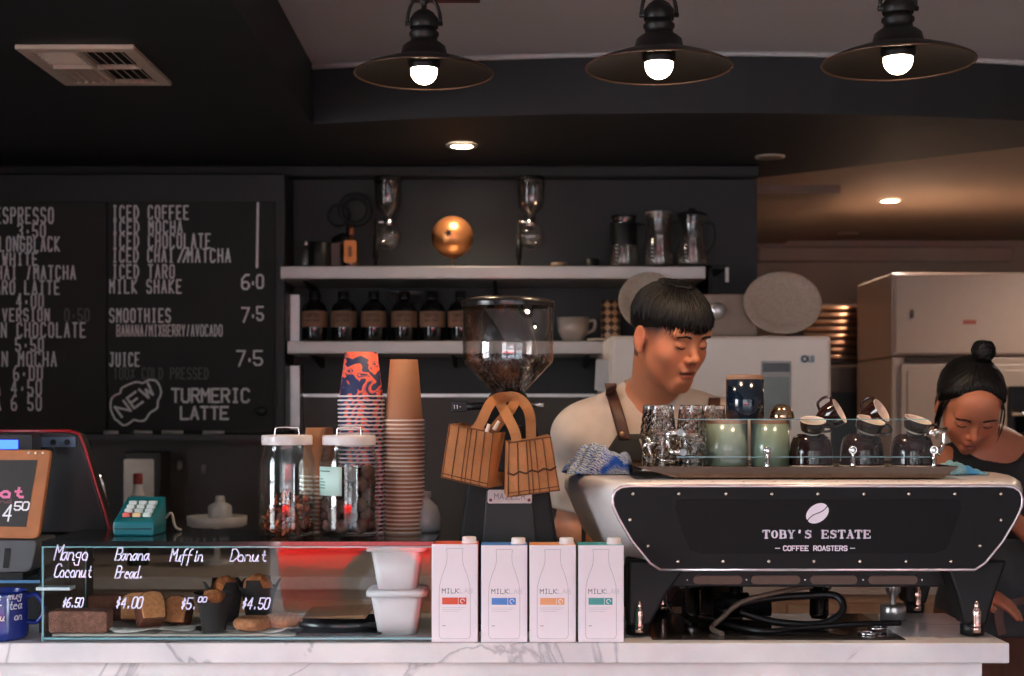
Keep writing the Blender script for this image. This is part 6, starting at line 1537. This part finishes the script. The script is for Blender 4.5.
def hit(obj, HF, x, z, ymin=-.2):
    """point on the skin in front of local (x,z)"""
    o = tow(HF, (x, ymin, z)) - obj.parent.location; d = (tow(HF, (x, 0, z)) - tow(HF, (x, -.2, z))).normalized()
    ok, loc, nr, _ = obj.ray_cast(o, d)
    return (loc + obj.parent.location, nr) if ok else (tow(HF, (x, -.085, z)), Vector((0, -1, 0)))
def face_hair(body, HF, par, female):
    rd = random.Random(4)
    b = MB()
    for s in (-1, 1):
        for k in range(46):
            u = k / 45; x = s * (.0135 + .031 * u); z = .0175 + .006 * math.sin(u * PI * .75) - .005 * u + rd.uniform(-.0016, .0016) * (1.2 - u)
            p, nr = hit(body, HF, x, z); q, n2 = hit(body, HF, x + s * .007, z + .0015 + rd.uniform(-.001, .002) - .002 * u)
            b.tube([p + nr * .0003, (p + q) / 2 + nr * .0012, q + nr * .0004], [.0014, .0013, .0003], 4)
    b.build('eyebrow', m_hair, par)
    b = MB()
    for s in (-1, 1):
        pts = []
        for k in range(11):
            u = k / 10; x = s * (.0195 + .0235 * u); z = -.0050 - .0042 * math.sin(u * PI) + .0015 * u
            p, nr = hit(body, HF, x, z); pts.append(p + nr * .0004)
        b.tube(pts, [.0006] + [.0012] * 8 + [.001, .0005], 5)
        for k in range(2, 10):
            nr = (HF[0] @ np.array((0, -1, -.55))); nr = Vector(nr).normalized(); b.tube([pts[k], pts[k] + nr * .004 * HF[2]], [.0005, .0002], 4)
    b.build('eyelashes', m_hair, par)

def strands(b, HF, roots, r0=.0022):
    for path in roots: b.tube([tow(HF, p) for p in path], [r0 * .8, r0, r0 * .8, r0 * .2][:len(path)] if len(path) <= 4 else [r0] * (len(path) - 2) + [r0 * .6, r0 * .15], 5, smooth=True)
def cap_surface(HF, par, c, r, end, crown=(0, 0), n=72, m=26, name='hair'):
    """a domed hair cap; end(az) gives the z (local) of its lower edge"""
    b = MB(); vs = []
    for j in range(m + 1):
        for i in range(n):
            az = 2 * PI * i / n; ze = max(-.98, min(.98, (end(az) - c[2]) / r[2])); te = math.acos(ze); th = te * j / m + .001
            w = 1 + .012 * math.sin(az * 23 + j * .4) + .008 * math.sin(az * 41)
            vs.append(tow(HF, (c[0] + math.sin(az) * math.sin(th) * r[0] * w, c[1] - math.cos(az) * math.sin(th) * r[1] * w, c[2] + math.cos(th) * r[2] * w)))
    b.add(vs, [(j * n + i, j * n + (i + 1) % n, (j + 1) * n + (i + 1) % n, (j + 1) * n + i) for j in range(m) for i in range(n)], 0, True)
    return b

# ================= male barista =================
HM = hf((PX(669, 3.40), 3.40, PZ(335, 3.40)), 34, 18, -2, 1.06)
man = thing('person', 'male barista in beige t-shirt and dark apron looking down behind the espresso machine', 'person', (.34, 3.58, 0))
hz = PZ(334, 3.40)
f = Field(axis(-.02, .80, [(.27, .52)], .0022, .008), axis(3.24, 3.86, [(3.26, 3.44)], .0024, .009), axis(-.01, 1.78, [(hz - .16, hz + .12)], .0022, .010))
head(f, HM)
SH_L, SH_R = (.180, 3.56, 1.350), (.515, 3.50, 1.360)
def man_torso(g, o=0., neck=True):
    if neck: g.cap(tow(HM, (0, .030, -.045)), (.352, 3.548, 1.40), .056 + o, .062 + o, .03)
    g.ell((.345, 3.555, 1.30), (.158 + o, .108 + o, .15 + o), .05)
    g.ell((.345, 3.575, 1.10), (.145 + o, .104 + o, .19 + o), .06)
    g.cap(SH_L, SH_R, .060 + o, .060 + o, .05)
    for S_ in (SH_L, SH_R): g.cap(S_, (.348, 3.555, 1.452), .050 + o, .040 + o, .05)
    g.ell((.345, 3.59, .95), (.150 + o, .110 + o, .11 + o), .05)
EL_L, WR_L = (.150, 3.60, 1.115), (.255, 3.46, 1.06)
EL_R, WR_R = (.59, 3.56, 1.11), (.545, 3.46, 1.07)
man_torso(f)
for S_, E_, W_ in ((SH_L, EL_L, WR_L), (SH_R, EL_R, WR_R)):
    f.cap(S_, E_, .052, .040, .03); f.cap(E_, W_, .040, .026, .02)
hand(f, WR_L, (.85, -.15, -.2), (0, -.2, 1), 1., .35, 1)
hand(f, WR_R, (-.6, -.1, .3), (0, .3, 1), 1., .35, -1)
for s in (-1, 1):
    f.cap((.345 + s * .085, 3.60, .92), (.345 + s * .095, 3.58, .50), .085, .058, .04); f.cap((.345 + s * .095, 3.58, .50), (.345 + s * .10, 3.62, .09), .056, .038, .03)
    f.cap((.345 + s * .10, 3.63, .045), (.345 + s * .115, 3.50, .032), .040, .032, .03)
V, Q = f.mesh(); mbody = netobj('body', V, Q, m_skin, man, skincol(HM, False, (196, 130, 98)), 1); del f
bpy.context.view_layer.update()
face_hair(mbody, HM, man, False)
# hair
r = (.0800, .1030, .0850); c = (0, .004, .034)
b = cap_surface(HM, man, c, r, lambda az: .058 - .050 * (1 - math.cos(az)) / 2 - .016 * math.sin(az) ** 2)
rd = random.Random(9); rts = []
def ep(th, az, k): return (c[0] + math.sin(az) * math.sin(th) * r[0] * k, c[1] - math.cos(az) * math.sin(th) * r[1] * k, c[2] + math.cos(th) * r[2] * k)
for i in range(900):
    az = rd.gauss(0, 1.1) if i < 480 else rd.uniform(-PI, PI); fr = max(0, math.cos(az))
    th0 = rd.uniform(.05, .95); te = (1.42 + .25 * fr * rd.random()) if fr > .3 else 1.30 + .25 * rd.random()
    k0 = 1.005 + .035 * rd.random(); sw = rd.gauss(0, .12)
    path = [ep(th0 + (te - th0) * t, az + sw * t, k0 + .035 * math.sin(t * PI) * rd.random() + (.0 if t < .9 else -.005)) for t in (0, .3, .6, .85, 1)]
    if rd.random() < .06: path[-1] = tuple(np.array(path[-1]) * 1.03)
    rts.append(path)
for i in range(210):   # fringe falling on the forehead
    u = rd.uniform(-1, 1); x0 = u * .062; y0 = -.0975 + .040 * u * u
    L_ = rd.uniform(.020, .046) + .008 * (abs(u) > .5)
    dx = rd.gauss(-.004, .006); rts.append([(x0 * .8, y0 + .030, .093), (x0 * .95, y0 + .006, .078), (x0 + dx * .5, y0 - .003, .058), (x0 + dx, y0 - .001, .070 - L_)])
for i in range(150):   # uneven ends over the clipped sides
    s = rd.choice([-1, 1]); az = s * rd.uniform(.75, 2.3); te = 1.45 + rd.uniform(-.05, .22); rts.append([ep(te - .5, az, 1.02), ep(te - .25, az + .03, 1.035), ep(te - .08, az + .05, 1.02), ep(te, az + .06, 1.0)])
for i in range(60):    # tuft on the crown
    a = rd.uniform(-PI, PI); rts.append([ep(.25, a, 1.0), ep(.3, a, 1.05), ep(.36 + .1 * rd.random(), a + .3, 1.08 + .02 * rd.random())])
strands(b, HM, rts, .0021)
b.build('hair', m_hair, man)
# t-shirt
f = Field(axis(0, .78, [], .0045, .0045), axis(3.36, 3.80, [], .0045, .0045), axis(.86, 1.53, [], .0045, .0045))
man_torso(f, .011, neck=False)
for S_, E_ in ((SH_L, EL_L), (SH_R, EL_R)):
    S_, E_ = np.array(S_), np.array(E_); f.cap(S_, S_ + (E_ - S_) * .80, .068, .064, .03)
for a, r_, col in (((.352, 3.535, 1.490), .070, 0),): f.ell(a, (r_ * .98, r_ * 1.05, r_ * .82), .008, 's')
f.cap((.352, 3.50, 1.488), (.36, 3.40, 1.47), .045, .055, .01, 's')
X, Y, Z = np.meshgrid(f.xs, f.ys, f.zs, indexing='ij')
f.D += (0.0042 * np.sin(38 * X + 22 * Z + 6 * Y) * np.sin(30 * Z - 12 * X) + .0022 * np.sin(75 * X - 52 * Z + 20 * Y)).astype(np.float32)
for S_, E_ in ((SH_L, EL_L), (SH_R, EL_R)):   # sleeve end
    S_, E_ = np.array(S_), np.array(E_); d = (E_ - S_); Ln = np.linalg.norm(d); d /= Ln; t = (X - S_[0]) * d[0] + (Y - S_[1]) * d[1] + (Z - S_[2]) * d[2]
    near = np.sqrt((X - S_[0] - t * d[0]) ** 2 + (Y - S_[1] - t * d[1]) ** 2 + (Z - S_[2] - t * d[2]) ** 2) < .085
    f.D = np.where(near & (t > Ln * .66) & (np.abs(X - .345) > .165), np.maximum(f.D, t - Ln * .80), f.D).astype(np.float32)
f.D = np.maximum(f.D, .90 - Z)
V, Q = f.mesh(); netobj('t_shirt', V, Q, m_shirt, man, None, 1); del f
# trousers
f = Field(axis(.14, .55, [], .008, .008), axis(3.42, 3.76, [], .008, .008), axis(.06, 1.03, [], .009, .009))
f.ell((.345, 3.59, .95), (.156, .117, .12), .03)
for s in (-1, 1): f.cap((.345 + s * .085, 3.60, .92), (.345 + s * .095, 3.58, .50), .095, .072, .03); f.cap((.345 + s * .095, 3.58, .50), (.345 + s * .10, 3.62, .10), .072, .058, .03)
X, Y, Z = np.meshgrid(f.xs, f.ys, f.zs, indexing='ij'); f.D = np.maximum(f.D, Z - .99); f.D = np.maximum(f.D, .09 - Z)
V, Q = f.mesh(); netobj('trousers', V, Q, mat('dark trousers', (30, 30, 34), .8, var=.15), man, None, 1); del f
for s in (-1, 1):
    f = Field(axis(.345 + s * .11 - .08, .345 + s * .11 + .08, [], .005, .005), axis(3.42, 3.71, [], .005, .005), axis(-.005, .12, [], .005, .005))
    f.cap((.345 + s * .10, 3.63, .05), (.345 + s * .117, 3.49, .035), .050, .042, .03); X, Y, Z = np.meshgrid(f.xs, f.ys, f.zs, indexing='ij'); f.D = np.maximum(f.D, .001 - Z); f.D = np.maximum(f.D, Z - .105)
    V, Q = f.mesh(); netobj('shoe', V, Q, m_black, man, None, 1)
# apron: bib wrapped over the chest, two leather straps
def drape(pts2, Yout, m, name, par, shirt, thick=.004, off=.004, cut=None, nx=22, nz=26, x0=0, x1=1, z0=0, z1=1):
    """sheet laid over the shirt by casting rays along +y"""
    vs = []; 
    for j in range(nz + 1):
        for i in range(nx + 1):
            u, v = i / nx, j / nz; x, z = pts2(u, v)
            ok, loc, nr, _ = shirt.ray_cast(Vector((x, Yout, z)) - shirt.parent.location, Vector((0, 1, 0)))
            y = (loc.y + shirt.parent.location.y - off) if ok else None; vs.append([x, y, z])
    ys = [v[1] for v in vs if v[1] is not None]; mx = sum(ys) / len(ys)
    for v in vs:
        if v[1] is None: v[1] = mx
    b = MB(); b.add(vs, [(j * (nx + 1) + i, j * (nx + 1) + i + 1, (j + 1) * (nx + 1) + i + 1, (j + 1) * (nx + 1) + i) for j in range(nz) for i in range(nx)], 0, True)
    o = b.build(name, m, par, fix=False); md = o.modifiers.new('s', 'SOLIDIFY'); md.thickness = thick; md.offset = 0
    return o
bpy.context.view_layer.update()
sh = [o for o in man.children if o.name.startswith('t_shirt')][0]
def p2(y_px, x_px, Y=3.44): return PX(x_px, Y), PZ(y_px, Y)
def bib(u, v):
    z = PZ(434, 3.44) * (1 - v) + .93 * v; t = min(1, v * 3.2)
    xl = PX(618, 3.44) - (.085 * t); xr = PX(716, 3.44) + .07 * t
    return xl + (xr - xl) * u, z
drape(bib, 3.2, m_apron, 'apron', man, sh)
def strap(ax, ay, bx, by, w=.0145):
    A, B_ = p2(ay, ax), p2(by, bx)
    def fn(u, v):
        x = A[0] + (B_[0] - A[0]) * v + (u - .5) * 2 * w; z = A[1] + (B_[1] - A[1]) * v; return x, z
    return fn
drape(strap(611, 383, 625, 440), 3.2, m_leather, 'apron_strap', man, sh, .003, .006, nx=4, nz=20)
drape(strap(716, 398, 704, 440), 3.2, m_leather, 'apron_strap', man, sh, .003, .006, nx=4, nz=20)
x, z = p2(434, 622); ok, loc, nr, _ = sh.ray_cast(Vector((x, 3.2, z)) - man.location, Vector((0, 1, 0))); yy = (loc.y + man.location.y if ok else 3.44)
b = MB(); b.sph((x, yy - .011, z), (.0065, .003, .0065), 8); b.build('apron_stud', mat('brass stud', (190, 150, 110), .3, .8), man)

# ================= female barista =================
HW = hf((PX(969.5, 3.55), 3.55, PZ(403, 3.55)), -6, 40, 3, .99)
wom = thing('person', 'female barista with hair in a bun and black top, head bowed beside the machine', 'person', (1.27, 3.74, 0))
hz = PZ(403, 3.55)
f = Field(axis(.96, 1.66, [(1.04, 1.26)], .0022, .008), axis(3.30, 3.98, [(3.38, 3.56)], .0024, .009), axis(-.01, 1.66, [(hz - .15, hz + .12)], .0022, .010))
head(f, HW, True)
WS_L, WS_R = (1.135, 3.70, 1.262), (1.415, 3.66, 1.262)
def w_torso(g, o=0., neck=True):
    if neck: g.cap(tow(HW, (0, .038, -.035)), (1.255, 3.715, 1.29), .047 + o, .050 + o, .03)
    g.ell((1.275, 3.71, 1.20), (.128 + o, .088 + o, .13 + o), .05)
    for s in (-1, 1): g.ell((1.275 + s * .062, 3.645, 1.165), (.050 + o, .045 + o, .050 + o), .04)
    g.ell((1.28, 3.74, 1.03), (.110 + o, .085 + o, .15 + o), .06)
    g.cap(WS_L, WS_R, .043 + o, .043 + o, .05)
    for S_ in (WS_L, WS_R): g.cap(S_, (1.262, 3.715, 1.325), .036 + o, .030 + o, .05)
    g.ell((1.285, 3.76, .88), (.148 + o, .108 + o, .13 + o), .05)
w_torso(f)
WE_L, WW_L = (1.085, 3.66, 1.06), (1.12, 3.50, .97)
WE_R, WW_R = (1.405, 3.62, 1.02), (1.200, 3.465, 1.160)
for S_, E_, W_ in ((WS_L, WE_L, WW_L), (WS_R, WE_R, WW_R)): f.cap(S_, E_, .037, .031, .03); f.cap(E_, W_, .031, .021, .02)
hand(f, WW_L, (.6, -.2, -.2), (0, -.2, 1), .9, .25, -1)
hand(f, WW_R, (-.8, -.02, .15), (0, -.2, 1), .9, .35, 1)
for s in (-1, 1):
    f.cap((1.285 + s * .075, 3.76, .86), (1.285 + s * .08, 3.75, .47), .082, .052, .04); f.cap((1.285 + s * .08, 3.75, .47), (1.285 + s * .085, 3.79, .08), .050, .034, .03)
    f.cap((1.285 + s * .085, 3.80, .042), (1.285 + s * .095, 3.68, .030), .036, .028, .03)
V, Q = f.mesh(); wbody = netobj('body', V, Q, m_skin, wom, skincol(HW, True, (192, 124, 94)), 1); del f
bpy.context.view_layer.update(); face_hair(wbody, HW, wom, True)
c = (0, .010, .034); r = (.0830, .0980, .0820)
def wend(az):
    fr = (1 + math.cos(az)) / 2
    return -.036 + .127 * max(0, fr - .36) ** 1.1 / .64 ** 1.1
b = cap_surface(HW, wom, c, r, wend)
rd = random.Random(21); rts = []
bun = np.array((.018, .050, .128))
for i in range(520):   # hair combed back from the hairline to the bun
    az = rd.uniform(-PI, PI); ze = max(-.97, min(.97, (wend(az) + rd.uniform(0, .01) - c[2]) / r[2])); te = math.acos(ze); k0 = 1.004 + .014 * rd.random(); path = []
    for t in (0, .25, .5, .75, 1):
        th = te * (1 - t) + .25 * t; p = np.array(ep(th, az, k0 + .006 * math.sin(t * PI))); path.append(tuple(p * (1 - t ** 3) + (bun * [1, 1, .86] + rd.uniform(-.006, .006)) * t ** 3))
    rts.append(path)
for i in range(16):    # loose wisps beside the cheek
    s = -1 if i < 12 else 1; x0 = s * (.070 + rd.uniform(-.004, .006)); y0 = -.03 + rd.uniform(-.02, .01)
    rts.append([(x0 * .92, y0, .045), (x0 * 1.08, y0 - .004, .01), (x0 * 1.12, y0 - .006, -.03), (x0 * 1.06 + rd.gauss(0, .004), y0 - .004, -.065 - rd.random() * .03)])
q = len(b.v); strands(b, HW, rts, .0016)
b.build('hair', m_hair, wom)
b = MB(); cb = tow(HW, bun); b.sph(cb, (.028, .028, .027), 16)
for k in range(26):   # coiled strands of the bun
    a0 = rd.uniform(0, 6.28); tl = Matrix.Rotation(rd.uniform(-.9, .9), 3, 'X') @ Matrix.Rotation(rd.uniform(-.9, .9), 3, 'Y'); b.tube([cb + tl @ Vector((math.cos(a0 + t * .5), math.sin(a0 + t * .5), .1 * math.sin(t))) * .0285 for t in range(9)], [.0005] + [.0022] * 7 + [.0005], 5)
b.build('hair_bun', m_hair, wom)
# tank top
f = Field(axis(1.08, 1.48, [], .0045, .0045), axis(3.55, 3.90, [], .0045, .0045), axis(.84, 1.36, [], .0045, .0045))
w_torso(f, .008, neck=False)
f.ell((1.258, 3.68, 1.350), (.066, .12, .085), .008, 's')
for S_, s in ((WS_L, -1), (WS_R, 1)): f.cap((S_[0] + s * .045, S_[1] - .02, S_[2] + .02), (S_[0] + s * .050, S_[1], S_[2] - .10), .050, .048, .008, 's')
X, Y, Z = np.meshgrid(f.xs, f.ys, f.zs, indexing='ij'); f.D += (.0022 * np.sin(50 * X + 30 * Z) * np.sin(42 * Z - 20 * X)).astype(np.float32); f.D = np.maximum(f.D, .85 - Z)
V, Q = f.mesh(); top = netobj('tank_top', V, Q, m_tank, wom, None, 1); del f
# trousers, shoes
f = Field(axis(1.08, 1.50, [], .008, .008), axis(3.60, 3.92, [], .008, .008), axis(.04, .98, [], .009, .009))
f.ell((1.285, 3.76, .88), (.155, .115, .125), .03)
for s in (-1, 1): f.cap((1.285 + s * .075, 3.76, .86), (1.285 + s * .08, 3.75, .47), .090, .066, .03); f.cap((1.285 + s * .08, 3.75, .47), (1.285 + s * .085, 3.79, .09), .066, .056, .03)
X, Y, Z = np.meshgrid(f.xs, f.ys, f.zs, indexing='ij'); f.D = np.maximum(f.D, Z - .93); f.D = np.maximum(f.D, .08 - Z)
V, Q = f.mesh(); tro = netobj('trousers', V, Q, mat('rust brown trousers', (92, 56, 42), .8, var=.15), wom, None, 1); del f
for s in (-1, 1):
    f = Field(axis(1.285 + s * .09 - .08, 1.285 + s * .09 + .08, [], .005, .005), axis(3.60, 3.88, [], .005, .005), axis(-.005, .12, [], .005, .005))
    f.cap((1.285 + s * .087, 3.80, .046), (1.285 + s * .097, 3.67, .032), .044, .036, .03); X, Y, Z = np.meshgrid(f.xs, f.ys, f.zs, indexing='ij'); f.D = np.maximum(f.D, .001 - Z); f.D = np.maximum(f.D, Z - .095)
    V, Q = f.mesh(); netobj('shoe', V, Q, m_black, wom, None, 1)
# apron from the waist down to y=640 px, with leather ties
f = Field(axis(1.08, 1.50, [], .0055, .0055), axis(3.55, 3.92, [], .0055, .0055), axis(.76, 1.13, [], .0055, .0055))
w_torso(f, .020, neck=False); X, Y, Z = np.meshgrid(f.xs, f.ys, f.zs, indexing='ij')
f.D += (.0035 * np.sin(60 * X + 14 * Z) * np.sin(9 * Z + 20 * X)).astype(np.float32)
f.D = np.maximum(f.D, Z - 1.08); f.D = np.maximum(f.D, PZ(640, 3.62) - Z); f.D = np.maximum(f.D, Y - 3.80)
V, Q = f.mesh(); wap = netobj('apron', V, Q, m_teal2, wom, None, 1); del f
bpy.context.view_layer.update()
Ya = 3.64
def on(px, py, off=.006):
    x, z = PX(px, Ya), PZ(py, Ya); ok, loc, nr, _ = wap.ray_cast(Vector((x, 3.2, z)) - wom.location, Vector((0, 1, 0)))
    return Vector((x, (loc.y + wom.location.y if ok else 3.70) - off, z))
def tie(pts, w=.009):
    b = MB(); P_ = smoothpath([on(*p) for p in pts], 5); rg = []
    for i, p in enumerate(P_):
        t_ = (P_[min(i + 1, len(P_) - 1)] - P_[max(0, i - 1)]).normalized(); sd = t_.cross(Vector((0, -1, 0))).normalized()
        rg.append([p + sd * w + Vector((0, -.0015, 0)), p - sd * w + Vector((0, -.0015, 0)), p - sd * w + Vector((0, .0015, 0)), p + sd * w + Vector((0, .0015, 0))])
    b.loft(rg, smooth=False); b.build('apron_tie', m_leather, wom)
tie([(962, 598), (980, 601), (1000, 604)]); tie([(1046, 598), (1020, 600), (1001, 605)]); tie([(1000, 604), (997, 616), (1001, 634)], .011); tie([(1001, 604), (985, 612), (966, 606)], .006)
b = MB(); b.sph(on(1001, 604, .010), (.012, .007, .010), 8); b.build('apron_knot', m_leather, wom)
# leather tag with slots
b = MB(); c_ = [P(x, y, 3.36) for x, y in ((944, 570), (991, 561), (986, 573), (948, 580))]
def bil(u, v): return c_[0] * (1 - u) * (1 - v) + c_[1] * u * (1 - v) + c_[2] * u * v + c_[3] * (1 - u) * v
for u0, u1, v0, v1 in ((0, 1, 0, .25), (0, 1, .75, 1), (0, .12, .25, .75), (.42, .58, .25, .75), (.9, 1, .25, .75)):
    q = [bil(u0, v0), bil(u1, v0), bil(u1, v1), bil(u0, v1)]; b.add(q + [p + Vector((0, .012, 0)) for p in q], [(0, 1, 2, 3), (7, 6, 5, 4), (0, 4, 5, 1), (1, 5, 6, 2), (2, 6, 7, 3), (3, 7, 4, 0)])
tag(b.build('wooden_handle', mat('light brown leather', (150, 96, 66), .6, var=.2), em, bevel=0), None)
